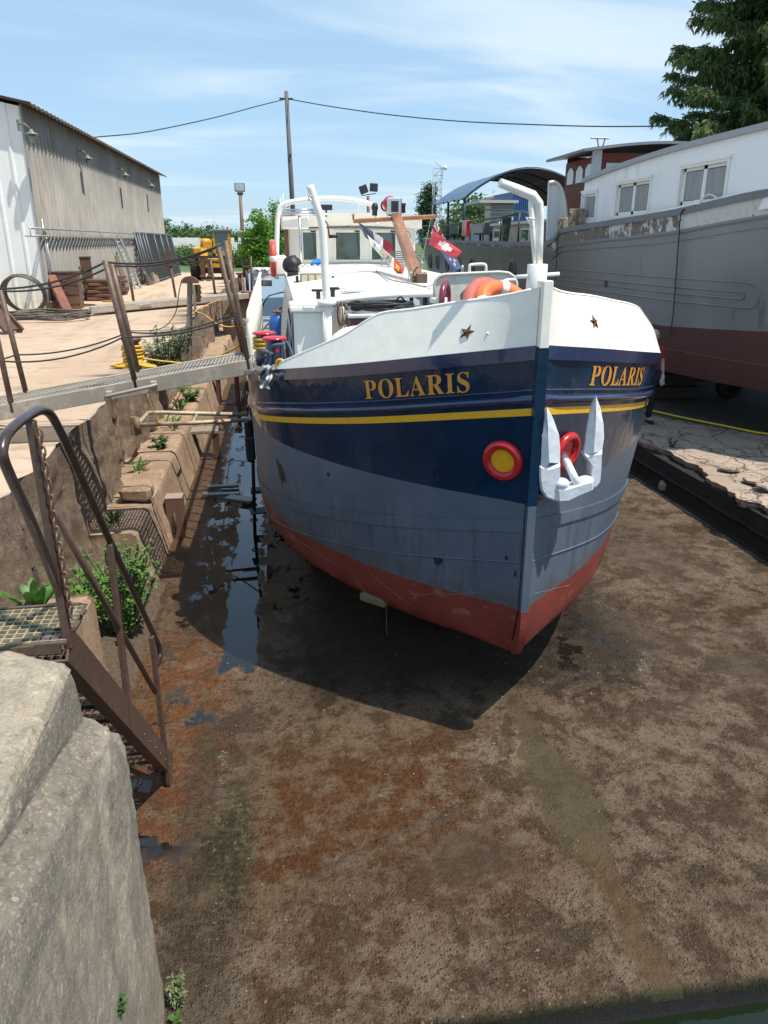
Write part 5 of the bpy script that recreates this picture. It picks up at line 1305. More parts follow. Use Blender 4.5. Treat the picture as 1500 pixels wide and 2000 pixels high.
q0 = onY(775, 612, 8.35)
for k in range(2): m.tube(smoothpath([q0 + Vector((-.12, 0, -.06)), q0 + Vector((0, .05 * k, .02 + .03 * k)), q0 + Vector((.15, .03, .03)), q0 + Vector((.3, 0, 0)), q0 + Vector((.75, -.02, -.01 - .02 * k)), q0 + Vector((1.05, 0, -.12))], 5), .022, 8)
solo(m, 'mooring_rope', simple('black_rope', (.03, .03, .03), .85, var=.4, vscale=20, bs=80, bstr=.7), 'thick black rope looped beside the chest on the foredeck', 'rope', loc=q0)
q = onY(700, 662, 7.55)
m = MB().ball(q + Vector((.02, 0, -.13)), .34, 20, 14, sc=(1.05, .8, .78))
m.v = [tuple(Vector(a) + Vector((1, 1, .6)) * .035 * fbm((a[0] * 5, a[1] * 5, a[2] * 3), 3)) for a in m.v]
solo(m, 'tarpaulin_bundle', CLOTHW, 'bundle wrapped in white tarpaulin behind the port bulwark', 'tarpaulin', loc=q + Vector((0, 0, -.35)))
def drape(u, v):
    y = 8.30 + 3.6 * u
    x = .115 - .04 * sin(v * 2.2) - .03 * sin(u * 38 + v * 2) * v - .025 * sin(u * 17) * v
    return (x, y, 3.46 - .80 * v + .02 * sin(u * 20) * v)
solo(MB().grid(drape, 70, 14), 'hanging_cloth', CLOTHB, 'beige cloth hung over the port side of the cabin', 'cloth', loc=(.16, 9, 2.7))
t = thing('gas_bottle', 'blue gas bottle standing on the port side deck', 'gas bottle', (-.02, 12.6, 2.43))
q = Vector((.0, 12.6, 2.44))
MB().lathe(q, [(0, 0), (.15, 0), (.155, .05), (.155, .40), (.13, .50), (.07, .545), (.05, .56)], 20).build('bottle_body', BLUEP, t)
MB().torus(q + Vector((0, 0, .60)), .085, .014).cyl(q + Vector((0, 0, .54)), q + Vector((0, 0, .64)), .03).build('valve_guard', OLDRED, t)
MB().tube(smoothpath([q + Vector((.02, 0, .63)), q + Vector((.16, -.05, .66)), q + Vector((.21, -.05, .3)), q + Vector((.2, 0, .0))], 5), .014, 6).build('hose', BLACK, t)
t = thing('barbecue', 'round black covered barbecue on the port side of the roof', 'barbecue', onY(572, 528, 15.5))
q = onY(570, 514, 15.5)
q = onY(571, 517, 15.5)
m = MB().ball(q, .20, 16, 10, sc=(1, 1, .85)); m.v = [tuple(Vector(a) + Vector((1, 1, 1)) * .03 * fbm((a[0] * 6, a[1] * 6, a[2] * 6), 2)) for a in m.v]
m.build('cover', BLACK, t)
MB().box(q + Vector((0, 0, -.2)), (.22, .22, .14)).build('base', DARKSTEEL, t)
t = thing('white_crate', 'white slatted crate with a blue rag on top on the cabin roof', 'crate', onY(614, 545, 13))
q = onY(614, 524, 13.2)
m = MB().box(q + Vector((0, 0, -.02)), (.52, .5, .12), bev=.015)
for k in range(5): m.box(q + Vector((-.2 + .1 * k, 0, .05)), (.06, .5, .02))
m.build('lid', CLOTHW, t)
m = MB()
for k in range(4): m.box(q + Vector((-.18 + .12 * k, -.25, -.16)), (.09, .012, .14))
m.box(q + Vector((0, 0, -.16)), (.48, .46, .15)); m.build('body', simple('cream_crate_wood', (.5, .44, .33), .7, var=.2), t)
for s_ in (-1, 1): MB().lathe(q + Vector((.30 * s_, -.15, -.17)), [(0, -.02), (.055, -.02), (.055, .02), (0, .02)], 12, axis=(1, 0, 0)).build('wheel', BLACK, t)
m = MB().ball(q + Vector((.08, -.03, .09)), .11, 12, 8, sc=(1.2, .8, .5)); m.v = [tuple(Vector(a) + Vector((1, 1, 1)) * .05 * fbm((a[0] * 12, a[1] * 12, a[2] * 12), 2)) for a in m.v]
solo(m, 'rag', simple('bright_blue_rag', (.02, .17, .48), .8, var=.2), 'crumpled bright blue rag lying on the white crate', 'rag', loc=q + Vector((.08, -.03, .06)))
m = MB(); q = Vector((.05, 7.2, 2.98))
rp = lambda pts, Y: smoothpath([onY(x, y, Y + d) for x, y, d in pts], 5)
m.tube(rp([(530, 684, 0), (533, 676, -.02), (541, 673, -.03), (554, 672, .0), (552, 667, .05), (545, 668, .1), (556, 666, .1), (564, 674, .05), (570, 690, .0), (574, 702, -.02)], 7.12), .014, 9)
m.tube(rp([(530, 684, 0), (531, 690, -.02), (528, 692, -.05)], 7.12), .014, 9)
m.tube(rp([(514, 690, 0), (520, 687, -.03), (524, 690, -.02), (523, 700, 0), (519, 712, .02), (521, 716, .05)], 7.05), .016, 9)
m.torus(onY(519, 692, 7.05), .035, .016, (.3, 1, .4), 14, 7)
solo(m, 'mooring_rope', ROPEB, 'blue grey mooring rope wound on the red-capped bollard', 'rope', loc=q)
m = MB()
def ragf(u, v):
    q = onY(512 + 22 * u - 8 * v, 712 + 44 * v + 3 * u, 7.0)
    return (q.x + .012 * sin(v * 9 + u * 4), 7.0 - .035 * sin(u * 10 + v * 4) - .02 * sin(v * 13), q.z)
m.grid(ragf, 16, 18)
RAGM = simple('grey_white_plastic_sheet', (.55, .56, .58), .35, var=.25, vscale=7, col2=(.10, .10, .11), lo=.5, hi=.58, bs=14, bstr=.8, bdist=.04)
solo(m, 'plastic_sheet', RAGM, 'crumpled grey and white plastic sheet tied over the port gunwale', 'plastic sheet', loc=(-.3, 7.05, 2.6))
solo(MB().box((-.10, 10.1, zs(4.9) + .02), (.2, 2.3, .035), -.03, bev=.005), 'plank', simple('pale_blue_board', (.52, .58, .60), .6, var=.1), 'pale plank lying on the port side deck beside the railing', 'plank', loc=(-.1, 10.1, zs(4.9)))
cpt = [(735, 529), (760, 545), (800, 553), (830, 560), (845, 556)]
solo(MB().tube(smoothpath([onZ(x, y, camber(onZ(x, y, 3.56).x) + .045) for x, y in cpt], 5), .012, 5), 'cable', simple('pale_grey_cable', (.4, .38, .34), .6), 'thin pale cable lying across the white cabin roof', 'cable', loc=onZ(760, 545, 3.56))
t = thing('folding_rack', 'dark slatted rack lying on the cabin roof before the starboard wheelhouse window', 'rack', Vector((2.75, 17.2, 3.6)))
m = MB()
for k in range(6): m.beam((2.35, 16.7 + .2 * k, 3.70 + .04 * k), (3.2, 16.7 + .2 * k, 3.70 + .04 * k), .09, .02)
m.build('slats', simple('grey_slat_wood', (.16, .14, .12), .7, var=.3), t)
m = MB()
for x in (2.4, 3.15): m.beam((x, 16.6, 3.67), (x, 17.8, 3.90), .03, .03).cyl((x, 16.65, 3.58), (x, 16.65, 3.70), .02, 6).cyl((x, 17.7, 3.58), (x, 17.7, 3.90), .02, 6)
m.build('frame', STEEL, t)
# timber blocks under the hull
for x, y, lb in ((1.86, 7.6, 'black timber keel block under the forefoot of the barge'), (.55, 9.4, 'black timber block under the port bilge of the barge'), (3.2, 9.4, 'black timber block under the starboard bilge of the barge')):
    m = MB()
    for k in range(3): m.box((x + random.uniform(-.03, .03), y, .135 + .27 * k), (.9 if k % 2 else .5, .34 if k % 2 else .7, .262), random.uniform(-.05, .05), bev=.015)
    solo(m, 'keel_block', simple('wet_black_timber', (.03, .024, .02), .7, var=.4, bs=20), lb, 'timber block', 'blocks carrying the barge', loc=(x, y, 0))
# ================================================================== the big grey house barge on the slipway
B2 = thing('house_barge', 'large grey house barge with white cabin standing on the slipway at the right', 'barge', (10.3, 26, SLZ))
xtop = pchip([9.6, 10, 11, 12, 13, 14.5, 17, 20, 40, 43, 45.5, 46.5], [10.2, 9.6, 8.85, 8.42, 8.14, 7.92, 7.78, 7.75, 7.75, 8.1, 9.3, 10.2])
xbot = pchip([9.6, 10.3, 11.3, 12.3, 13.3, 15, 18, 22, 38, 42, 45, 46.5], [10.3, 10.1, 9.55, 8.95, 8.5, 8.08, 7.85, 7.8, 7.8, 8.6, 9.8, 10.3])
ztop = pchip([9.6, 12.5, 15, 19.4, 20.7, 21.3, 21.9, 32, 46.5], [5.1, 4.93, 4.69, 4.50, 4.44, 4.2, 4.10, 4.16, 4.35])
zbot2 = 1.52
def b2x(y, z):
    t = max(0, min(1, (z - zbot2) / (ztop(y) - zbot2)))
    return xbot(y) + (xtop(y) - xbot(y)) * t ** .7
def b2(y, z, off=0.): return Vector((b2x(y, z) - off, y - off * (.6 if y < 14 else 0), z))
def b2mats():
    g = G('house_barge_grey')
    n = g.noise(.5, 5, .6); n2 = g.noise(3, 6, .65, sc=(1, 1, .3)); n3 = g.noise(20, 4, .6)
    Y = g.xyz(g.pos())[1]
    c = g.mix(g.rng(n, .35, .65), (.20, .205, .21), (.25, .255, .26))
    c = g.mix(g.rng(Y, 16, 23), c, (.066, .057, .054))  # lighter bow end carries the sky sheen in its colour; brown-grey aft
    c = g.mix(g.mul(g.rng(n2, .58, .72), .5), c, (.07, .055, .045))
    a = g.fin(c, g.rng(n, .3, .7, .28, .42), .0, g.bump(g.add(g.mul(n, 1.2), g.mul(n3, .1)), .2, .03), spec=.6)
    g = G('house_barge_bottom')
    n = g.noise(1, 5, .6); n2 = g.noise(12, 5, .7)
    c = g.mix(g.rng(n, .35, .65), (.085, .031, .028), (.108, .042, .038))
    c = g.mix(g.mul(g.rng(n2, .55, .72), .5), c, (.05, .028, .026))
    b = g.fin(c, .6, 0, g.bump(n2, .2, .02))
    g = G('peeling_white_paint')
    n = g.noise(3.0, 8, .72, sc=(1, 1, .8)); Y = g.xyz(g.pos())[1]
    th = g.add(n, g.rng(Y, 13.4, 16.5, -.12, .07))
    c = g.mix(g.rng(th, .50, .54), (.60, .59, .56), (.17, .13, .10))
    c = g.mix(g.mul(g.rng(g.noise(9, 4, .6), .5, .7), .4), c, (.36, .32, .27))
    p_ = g.fin(c, .7, 0, g.bump(g.mul(g.rng(th, .50, .54), -1), .5, .02))
    return a, b, p_
HGREY, HRED, PEEL = b2mats()
CAPG = simple('grey_rail_paint', (.17, .18, .19), .5, var=.15)
m = MB(); V = []; fs = []; mi = []
YL = [9.6, 9.8, 10.1, 10.5, 11, 11.5, 12, 12.6, 13.3, 14, 15, 16, 17, 18, 19, 19.8, 20.5, 21, 21.3, 21.6, 22, 23.5, 25, 28, 31, 34, 37, 40, 42, 43.5, 44.7, 45.6, 46.2, 46.5]
def zrows(y):
    zt_ = ztop(y); boot = 2.45 + max(0, (15 - y)) * .06
    pb = zt_ - .10 - (.28 if y < 21.2 else max(.06, .28 - (y - 21.2) * .4))
    return [zbot2, 1.7, 1.95, 2.2, boot] + [boot + (pb - boot) * k / 8 for k in range(1, 9)] + [zt_ - .10, zt_]
for y in YL:
    Z = zrows(y)
    V.append(Vector((10.3, y, zbot2))); V.append(Vector((b2x(y, 1.6) + .45, y, zbot2 - .02)))
    V += [b2(y, z) for z in Z]
n = 2 + len(zrows(12))
for i in range(len(YL) - 1):
    for j in range(n - 1):
        a = i * n + j
        fs.append((a, a + n, a + n + 1, a + 1)[::-1]); mi.append(1 if j < 6 else (0 if j < 14 else (2 if j == 14 else 3)))
V2 = [Vector((20.6 - p.x, p.y, p.z)) for p in V]
m.add(V, fs, mi, True); m.add(V2, [f[::-1] for f in fs], mi, True)
m.build('hull', [HGREY, HRED, PEEL, CAPG], B2, autosmooth=35)
def b2strip(dz0, dz1, th, y0, y1, mat_, name, n=60, absz=False):
    m = MB()
    prof = [(0, -.005), (0, 1), (1, 1), (1, -.005)]
    def f(u, v):
        y = y0 + (y1 - y0) * u; k = v * 3; i = min(int(k), 2); t = k - i
        q = prof[i][0] + (prof[i + 1][0] - prof[i][0]) * t; o = prof[i][1] + (prof[i + 1][1] - prof[i][1]) * t
        z = (0 if absz else ztop(y)) + (dz0(y) if callable(dz0) else dz0); z2 = (0 if absz else ztop(y)) + (dz1(y) if callable(dz1) else dz1)
        return b2(y, z + (z2 - z) * q, th * o)
    m.grid(f, n, 3, smooth=False)
    return m.build(name, mat_, B2)
b2strip(-.11, .012, .04, 9.7, 46, CAPG, 'rail_cap', 120)
zl = lambda y: -.42 if y < 21.2 else -.42 + min(.24, (y - 21.2) * .4)
b2strip(lambda y: zl(y) - .03, lambda y: zl(y) + .0, .025, 9.7, 21.1, CAPG, 'rubbing_strip')
b2strip(lambda y: zl(y) - .17, lambda y: zl(y) - .14, .022, 9.7, 46, HGREY, 'rubbing_strip', 100)
b2strip(lambda y: 3.45, lambda y: 3.47, .014, 21.5, 46, HGREY, 'plate_seam', 60, True)
# long pressed loop on the hull side
m = MB()
for (z0, z1, ya, yb) in ((2.98, 3.42, 12.6, 22.5), (3.13, 3.25, 12.9, 22.5)):
    zc = (z0 + z1) / 2; r = (z1 - z0) / 2
    pts = [b2(yb, z1, .005)] + [b2(yb + (ya + r - yb) * i / 14, z1, .005) for i in range(1, 15)]
    pts += [b2(ya + r - r * sin(PI * k / 8), zc + r * cos(PI * k / 8), .005) for k in range(1, 8)]
    pts += [b2(ya + r + (yb - ya - r) * i / 14, z0, .005) for i in range(15)]
    m.tube(pts, .014, 6)
m.build('hull_moulding', HGREY, B2)
b2strip(lambda y: 2.0 , lambda y: 2.012, .008, 11, 16.5, simple('pale_seam', (.20, .13, .12), .6), 'weld_seam', 30, True)
for px, py in ((838, 506), (854, 508), (873, 511), (895, 514), (921, 517), (1000, 523)):
    q = onX(px, py, 7.75)
    po = MB().lathe(b2(q.y, 3.2, .0), [(0, .008), (.30, .008), (.30, .03), (.36, .03), (.36, -.02)], 20, axis=(-1, 0, 0)).build('porthole', HGREY, B2)
    MB().lathe(b2(q.y, 3.2, .0), [(0, .014), (.3, .014)], 20, axis=(-1, 0, 0)).build('porthole_glass', BLACK, po)
q = b2(17.6, 3.16, .02)
MB().torus(q, .07, .012, (1, 0, 0), 4, 6).build('scupper', DARKSTEEL, B2)
# white cabin
def cabmat():
    g = G('house_barge_white')
    n = g.noise(.8, 5, .6); st = g.noise(5, 5, .6, sc=(1, 1, .12)); Y = g.xyz(g.pos())[1]
    c = g.mix(g.rng(n, .35, .7), (.83, .83, .81), (.86, .86, .84))
    c = g.mix(g.mul(g.mul(g.rng(st, .5, .68), .35), g.rng(Y, 15, 18.5)), c, (.50, .44, .38))
    return g.fin(c, .5, 0, g.bump(n, .1, .02))
CABW = cabmat()
SX = 8.24
ctop = pchip([10, 12.5, 15.5, 19, 21], [5.84, 5.88, 5.86, 5.72, 5.56])
holes = []
for (p0, p1) in (((1335, 322), (1412, 388)), ((1208, 353), (1264, 412)), ((1141, 370), (1161, 425))):
    a = onX(*p0, SX); b = onX(*p1, SX)
    a2 = onX(p1[0], p0[1] - (p1[0] - p0[0]) * .2, SX)
    holes.append((b.y, a.y, (b.z), max(a.z, a2.z - .05)))
ZW = [(4.80, 5.50), (4.70, 5.40), (4.64, 5.30)]
holes = [(h[0], h[1], *zw) for h, zw in zip(holes, ZW)]
m = MB()
ys = sorted([11.0, 20.5] + [v for h in holes for v in h[:2]])
for i in range(len(ys) - 1):
    y0, y1 = ys[i], ys[i + 1]
    h = [h for h in holes if abs(h[0] - y0) < 1e-6]
    k = 8
    for j in range(k):
        ya = y0 + (y1 - y0) * j / k; yb = y0 + (y1 - y0) * (j + 1) / k
        def quad(za0, za1, zb0, zb1): m.add([(SX, ya, za0), (SX, yb, zb0), (SX, yb, zb1), (SX, ya, za1)], [(0, 1, 2, 3)])
        if h:
            quad(ztop(ya) - .3, h[0][2], ztop(yb) - .3, h[0][2]); quad(h[0][3], ctop(ya), h[0][3], ctop(yb))
        else: quad(ztop(ya) - .3, ctop(ya), ztop(yb) - .3, ctop(yb))
m.box((10.3, 11.0, 5.2), (4.1, .02, 1.3)).box((10.3, 20.5, 5.0), (4.1, .02, 1.1))
m.build('cabin_wall', CABW, B2)
m = MB()
m.grid(lambda u, v: (SX - .07 + (4.26) * v, 10.9 + 9.7 * u, ctop(10.9 + 9.7 * u) + .10 + .04 * (1 - (2 * v - 1) ** 2)), 30, 8)
m.grid(lambda u, v: (SX - .07 + .002, 10.9 + 9.7 * u, ctop(10.9 + 9.7 * u) + .10 - .11 * v), 30, 1, smooth=False)
m.grid(lambda u, v: (SX - .07 + .1 * v, 10.9 + 9.7 * u, ctop(10.9 + 9.7 * u) - .01), 30, 1, smooth=False)
m.grid(lambda u, v: (SX - .07 + (4.26) * v, 20.6, ctop(20.6) - .01 + (.11 + .04 * (1 - (2 * v - 1) ** 2)) * u), 1, 8)
m.build('cabin_roof', simple('grey_roof_paint', (.33, .34, .35), .5, var=.1), B2)
MB().tube([b2(y, ztop(y) + .03, -.04) for y in (11, 12, 13, 14, 15, 16)], .03, 6).build('deck_pipe', WHITE, B2)
for (y0, y1, z0, z1) in holes:
    w = MB(); t = .075
    yc = (y0 + y1) / 2
    w.box((SX - .02, yc, z1 + .06), (.05, y1 - y0 + .24, .05)).box((SX - .012, yc, z1 + .02), (.03, y1 - y0 + .16, .07))
    for y in (y0 - .055, y1 + .055): w.box((SX - .012, y, (z0 + z1) / 2 - .0), (.031, .07, z1 - z0 + .02))
    w.box((SX - .02, yc, z0 - .04), (.06, y1 - y0 + .2, .06))
    for z in (z0 + t / 2, z1 - t / 2): w.box((SX + .06, yc, z), (.04, y1 - y0, t))
    yy = [y0 + t / 2, y1 - t / 2] + ([yc] if y1 - y0 > 1 else [])
    for y in yy: w.box((SX + .061, y, (z0 + z1) / 2), (.042, t if y != yc else .12, z1 - z0 - .01))
    for y in (y0, y1): w.box((SX + .05, y, (z0 + z1) / 2), (.10, .012, z1 - z0))
    fo = w.build('window', WHITE, B2)
    MB().box((SX + .07, yc, (z0 + z1) / 2), (.006, y1 - y0 - .02, z1 - z0 - .02)).build('pane', simple('clear_window_glass', (.10, .11, .115), .05, var=.1, coat=.4, spec=.7), fo)
    c = MB()
    def cur(u, v): return (SX + .055 + .006 * sin(u * (y1 - y0) * 60), y0 + .1 + (y1 - y0 - .2) * u, z0 + .09 + (z1 - z0 - .18) * v)
    c.grid(cur, 70, 2)
    c.build('curtain', CURTAIN, fo)
q = onX(1347, 390, SX - .3); MB().box((SX - .25, 14.2, 4.80), (.16, .22, .10), bev=.02).tube(smoothpath([(SX - .25, 14.2, 4.85), (SX - .26, 13.9, 4.93), (SX - .25, 13.6, 4.84)], 4), .012, 6).build('deck_fitting', CREAM, B2)
# ropes hanging down the hull
for pts, r in (([(1330, 397), (1322, 420), (1316, 470), (1305, 560), (1297, 620), (1290, 655)], .014), ([(1097, 445), (1094, 480), (1090, 545)], .012)):
    q = [onX(x, y, 7.78) for x, y in pts]
    MB().tube(smoothpath([b2(p.y, min(p.z, ztop(p.y) - .03), .06) for p in q], 4), r, 6).build('hanging_rope', ROPED, B2)
# dark wooden wheelhouse
WHY = 21.5
WX = onY(1166, 300, WHY).x
wz0 = 4.2; wz1 = 6.30
m = MB()
sy0, sy1 = WHY, 23.7
m.box((WX, (sy0 + sy1) / 2, 4.95), (.06, sy1 - sy0, 1.5))
m.box((WX, (sy0 + sy1) / 2, wz1 - .08), (.061, sy1 - sy0, .22))
for y in (sy0 + .06, sy0 + .72, sy0 + 1.42, sy1 - .06): m.box((WX, y, 5.9), (.062, .16, .8))
m.box((WX + 1.9, WHY, 5.28), (3.8, .06, .3)).box((WX + 1.9, WHY, wz1 - .02), (3.8, .061, .24))
for x in (WX + .18, WX + 3.72): m.box((x, WHY - .001, 5.8), (.2, .062, .9))
m.box((WX + 1.9, sy1, 5.4), (3.8, .06, 2.2))
wl = m.build('wheelhouse', WOODB, B2)
m = MB()
for k in range(3):
    y0 = sy0 + .14 + .70 * k; y1 = y0 + .50
    arc = [(WX - .036, y0, 5.72), (WX - .036, y1, 5.72)] + [(WX - .036, y1 + (y0 - y1) * i / 8, 6.05 + .12 * sin(PI * i / 8)) for i in range(9)]
    MB().prism(arc, (.03, 0, 0)).build('arched_pane', simple('sky_lit_glass', (.45, .50, .52), .08, var=.1, coat=.3), wl)  # pale base colour paints the bright sky on to the panes
MB().box((WX + 1.95, WHY + .005, 5.80), (3.34, .02, .74)).build('front_pane', simple('front_glass', (.50, .56, .60), .08, var=.1, coat=.2), wl)  # light base colour stands in for the sky's reflection
m = MB()
m.grid(lambda u, v: (WX - .55 + 5.1 * u, WHY - .45 + 3.0 * v, 6.52 + .22 * sin(PI * min(1, max(0, u))) - .06), 16, 2)
m.grid(lambda u, v: (WX - .55 + 5.1 * u, WHY - .45, 6.52 + .22 * sin(PI * u) - .06 - .07 * v), 16, 1, smooth=False)
m.grid(lambda u, v: (WX - .55, WHY - .45 + 3.0 * u, 6.46 - .07 * v), 1, 1, smooth=False)
m.grid(lambda u, v: (WX - .55 + 5.1 * v, WHY - .45 + 3.0 * u, 6.39 + .22 * sin(PI * v)), 2, 16)
m.build('wheelhouse_roof', CAPG, wl)
MB().box((WX - .02, WHY - .06, 5.72), (.26, .08, 1.5)).build('corner_post', simple('pale_grey_board', (.46, .48, .50), .5, var=.1), wl)
q = Vector((WX - .05, WHY - .2, 6.5))
MB().cyl(q, q + Vector((-.06, 0, .22)), .02).cyl(q + Vector((.1, 0, 0)), q + Vector((.16, 0, .24)), .02).box(q + Vector((.02, 0, .24)), (.52, .1, .03), bev=.01).build('roof_bracket', STEEL, wl)
# curved white screen and rusty fairlead boxes at the break of the deck
m = MB()
P = [(1072, 356), (1084, 355), (1094, 363), (1101, 380), (1106, 410), (1108, 452), (1076, 470), (1068, 470)]
m.prism([onY(x, y, 22.6) for x, y in P], (0, .08, 0))
sc_ = m.build('deck_screen', CABW, B2)
MB().tube(smoothpath([onY(x, y, 22.55) for x, y in ((1072, 357), (1084, 356), (1094, 364), (1101, 381), (1106, 410), (1108, 445))], 4), .05, 8).build('screen_rail', CREAM, sc_)
for px, w in ((1104, .38), (1125, .34)):
    q = onX(px, 437, 8.0)
    MB().box((8.0, q.y, ztop(q.y) + .22), (.3, w, .5), .1, bev=.02).torus((7.84, q.y, ztop(q.y) + .25), .13, .03, (1, 0, 0), 16, 6).build('fairlead', simple('rusty_cream_paint', (.42, .33, .22), .7, var=.3, vscale=5, col2=(.2, .12, .07), lo=.45, hi=.6), B2)
# aft deck
m = MB().grid(lambda u, v: (xtop(21.8 + 24.2 * u) + .1 + (20.4 - 2 * xtop(21.8 + 24.2 * u)) * v, 21.8 + 24.2 * u, 4.02), 20, 2)
m.build('aft_deck', DARKSTEEL, B2)
dz0 = 4.0
y0 = onX(1062, 455, 8.3).y; y1 = onX(962, 455, 8.3).y
m = MB().box((9.9, (y0 + y1) / 2, 4.34), (3.2, y1 - y0, .70)); dh = m.build('deck_house', simple('dirty_white_paint', (.52, .49, .43), .6, var=.2, vscale=2, col2=(.38, .32, .26)), B2)
MB().box((9.9, (y0 + y1) / 2, 4.72), (3.4, y1 - y0 + .2, .09)).build('deck_house_roof', CLOTHW, dh)
for px, py, w in ((971, 463, .7), (1026, 460, .75)):
    q = onX(px, py, 8.3)
    fo = MB().box((8.29, q.y, 4.32), (.03, w + .14, .44)).build('window', CREAM, dh)
    MB().box((8.27, q.y, 4.32), (.012, w, .34)).build('pane', GLASS, fo)
RAILM = simple('dark_green_rail', (.05, .065, .065), .5, var=.2)
m = MB()
tp = [onX(x, y, 7.9) for x, y in ((800, 442), (875, 440), (919, 432), (979, 424), (1015, 416))]
m.tube(tp, .035, 6)
for x, y in ((803, 442), (825, 441), (850, 441), (875, 440), (895, 436), (919, 432), (945, 428), (979, 424), (1015, 416)):
    q = onX(x, y, 7.9); m.cyl((7.9, q.y, 4.05), q, .03, 6)
m.tube(smoothpath([onX(919, 424, 8.6), onX(921, 411, 8.6), onX(940, 409, 8.6), onX(1010, 412, 8.6), onX(1032, 416, 8.6), onX(1034, 432, 8.6)], 3), .03, 6)
m.build('deck_railing', RAILM, B2)
m = MB()
for k in range(5):
    q = onX(990 + k * 2.2, 424, 7.86)
    m.tube(smoothpath([q, q + Vector((-.03, .1, -.5)), q + Vector((-.03, .28, -.75 - .05 * k)), q + Vector((-.03, .4, -.45)), q + Vector((0, .45, 0))], 4), .022, 5)
solo(m, 'rope_hank', simple('dark_green_rope', (.03, .06, .045), .85, var=.3), 'hank of dark green rope hung on the grey barge railing', 'rope', loc=onX(992, 424, 7.86))
q = onX(913, 446, 7.84)
m = MB().box(q + Vector((0, .3, 0)), (.12, .85, .62), bev=.05); m.v = [tuple(Vector(a) + Vector((1, .5, .5)) * .05 * fbm((a[0] * 4, a[1] * 4, a[2] * 4), 2)) for a in m.v]
solo(m, 'red_bag', REDP, 'red bag hanging on the railing of the grey barge', 'bag', loc=q)
SEATM = simple('black_bench', (.02, .02, .024), .5)
for px, lb in ((880, 'black bench nearer the stern on the deck of the grey barge'), (948, 'black bench nearer the cabin on the deck of the grey barge')):
    q = onX(px, 470, 9.2)
    t = thing('bench', lb, 'bench', (9.2, q.y, 4.02), 'benches on the grey barge')
    MB().box((9.2, q.y, 4.45), (.5, 2.2, .07)).build('seat', SEATM, t)
    MB().beam((9.42, q.y - 1.1, 4.7), (9.42, q.y + 1.1, 4.7), .06, .42).build('backrest', SEATM, t)
    for dy in (-.9, .9): MB().cyl((9.2, q.y + dy, 4.02), (9.2, q.y + dy, 4.42), .05, 6).build('leg', SEATM, t)
# awning over the aft deck
def awnmat():
    g = G('blue_awning_canvas')
    bf = g.node('ShaderNodeNewGeometry').outputs['Backfacing']
    n = g.noise(3, 4, .6)
    c = g.mix(g.rng(n, .35, .65), (.075, .135, .22), (.10, .175, .27))
    return g.fin(c, .75, 0, g.bump(n, .3, .05))
AW = awnmat()
AX0, AX1, AY0, AY1, AZ = 8.15, 13.9, 33.6, 40.2, 5.9
def aw(u, v, d=0): return Vector((AX0 + (AX1 - AX0) * u, AY0 + (AY1 - AY0) * v, AZ - d + 1.22 * sin(PI * u) ** .85 + .08 * sin(PI * v) * 0))
m = MB().grid(lambda u, v: aw(u, v) - Vector((0, 0, .05 * sin(v * PI * 3) ** 2)), 26, 12).grid(lambda u, v: aw(u, v, .03) - Vector((0, 0, .05 * sin(v * PI * 3) ** 2)), 26, 12, mi=1)
ao = m.build('awning', [AW, simple('awning_lining', (.12, .09, .085), .9, var=.15)], B2)
for v in (0, .33, .66, 1.): MB().tube([aw(i / 16, v, .06) for i in range(17)], .04, 6).build('awning_rib', simple('dark_blue_tube', (.02, .035, .07), .4), ao)
for x, y in ((AX0 + .02, AY0 + .1), (AX0 + .02, AY0 + 3.3), (AX0 + .02, AY1 - .1), (AX1 - .02, AY0 + .1), (AX1 - .02, AY1 - .1)): MB().cyl((x, y, 4.02), (x, y, 5.92), .06, 8).build('awning_post', simple('dark_blue_tube', (.02, .035, .07), .4), ao)
for u in (.25, .5, .75): MB().tube([aw(u, i / 8, .07) for i in range(9)], .03, 6).build('awning_purlin', simple('dark_blue_tube', (.02, .035, .07), .4), ao)
# trolleys and blocks under the grey barge
t = thing('boat_trolley', 'low dark wheeled trolley under the bow of the grey barge', 'trolley', (9.3, 13.2, SLZ))
q = onZ(1430, 780, SLZ + .02)
MB().lathe(q + Vector((0, .2, .28)), [(0, .1), (.12, .1), (.12, .12), (.28, .12), (.30, .08), (.30, -.08), (.28, -.12), (0, -.12)], 22, axis=(-.6, -1, 0)).build('wheel', TYRE, t)
q2 = onZ(1340, 770, SLZ + .02)
MB().beam(q + Vector((0, .25, .42)), q2 + Vector((-.1, .4, .35)), .14, .12).build('frame', DARKSTEEL, t)
for d in (0, .18): MB().lathe(q2 + Vector((d - .1, .3, .13)), [(0, .03), (.12, .03), (.13, 0), (.12, -.03), (0, -.03)], 14, axis=(1, .4, 0)).build('castor', STEEL, t)
for x, y, lb in ((9.9, 12.8, 'dark block stack under the bow of the grey barge'), (9.2, 16.5, 'dark block stack under the forward hull of the grey barge'), (9.0, 22, 'dark block stack under the middle of the grey barge'), (9.2, 30, 'dark block stack under the aft hull of the grey barge')):
    m = MB()
    for k in range(3): m.box((x, y, SLZ + .15 + .3 * k), (.9 if k % 2 else 1.2, .5, .29), bev=.02)
    solo(m, 'block_stack', simple('wet_black_timber', (.03, .024, .02), .7, var=.4, bs=20), lb, 'timber block', 'blocks carrying the grey barge', loc=(x, y, SLZ))
m = MB().tube(smoothpath([onZ(x, y, SLZ + .035) for x, y in ((1262, 800), (1290, 806), (1335, 816), (1385, 826), (1440, 837), (1480, 845), (1540, 852))], 5), .022, 8)
solo(m, 'hose', simple('yellow_hose', (.62, .46, .03), .45, var=.15), 'yellow hose lying across the slipway under the grey barge', 'hose', loc=onZ(1335, 816, SLZ))
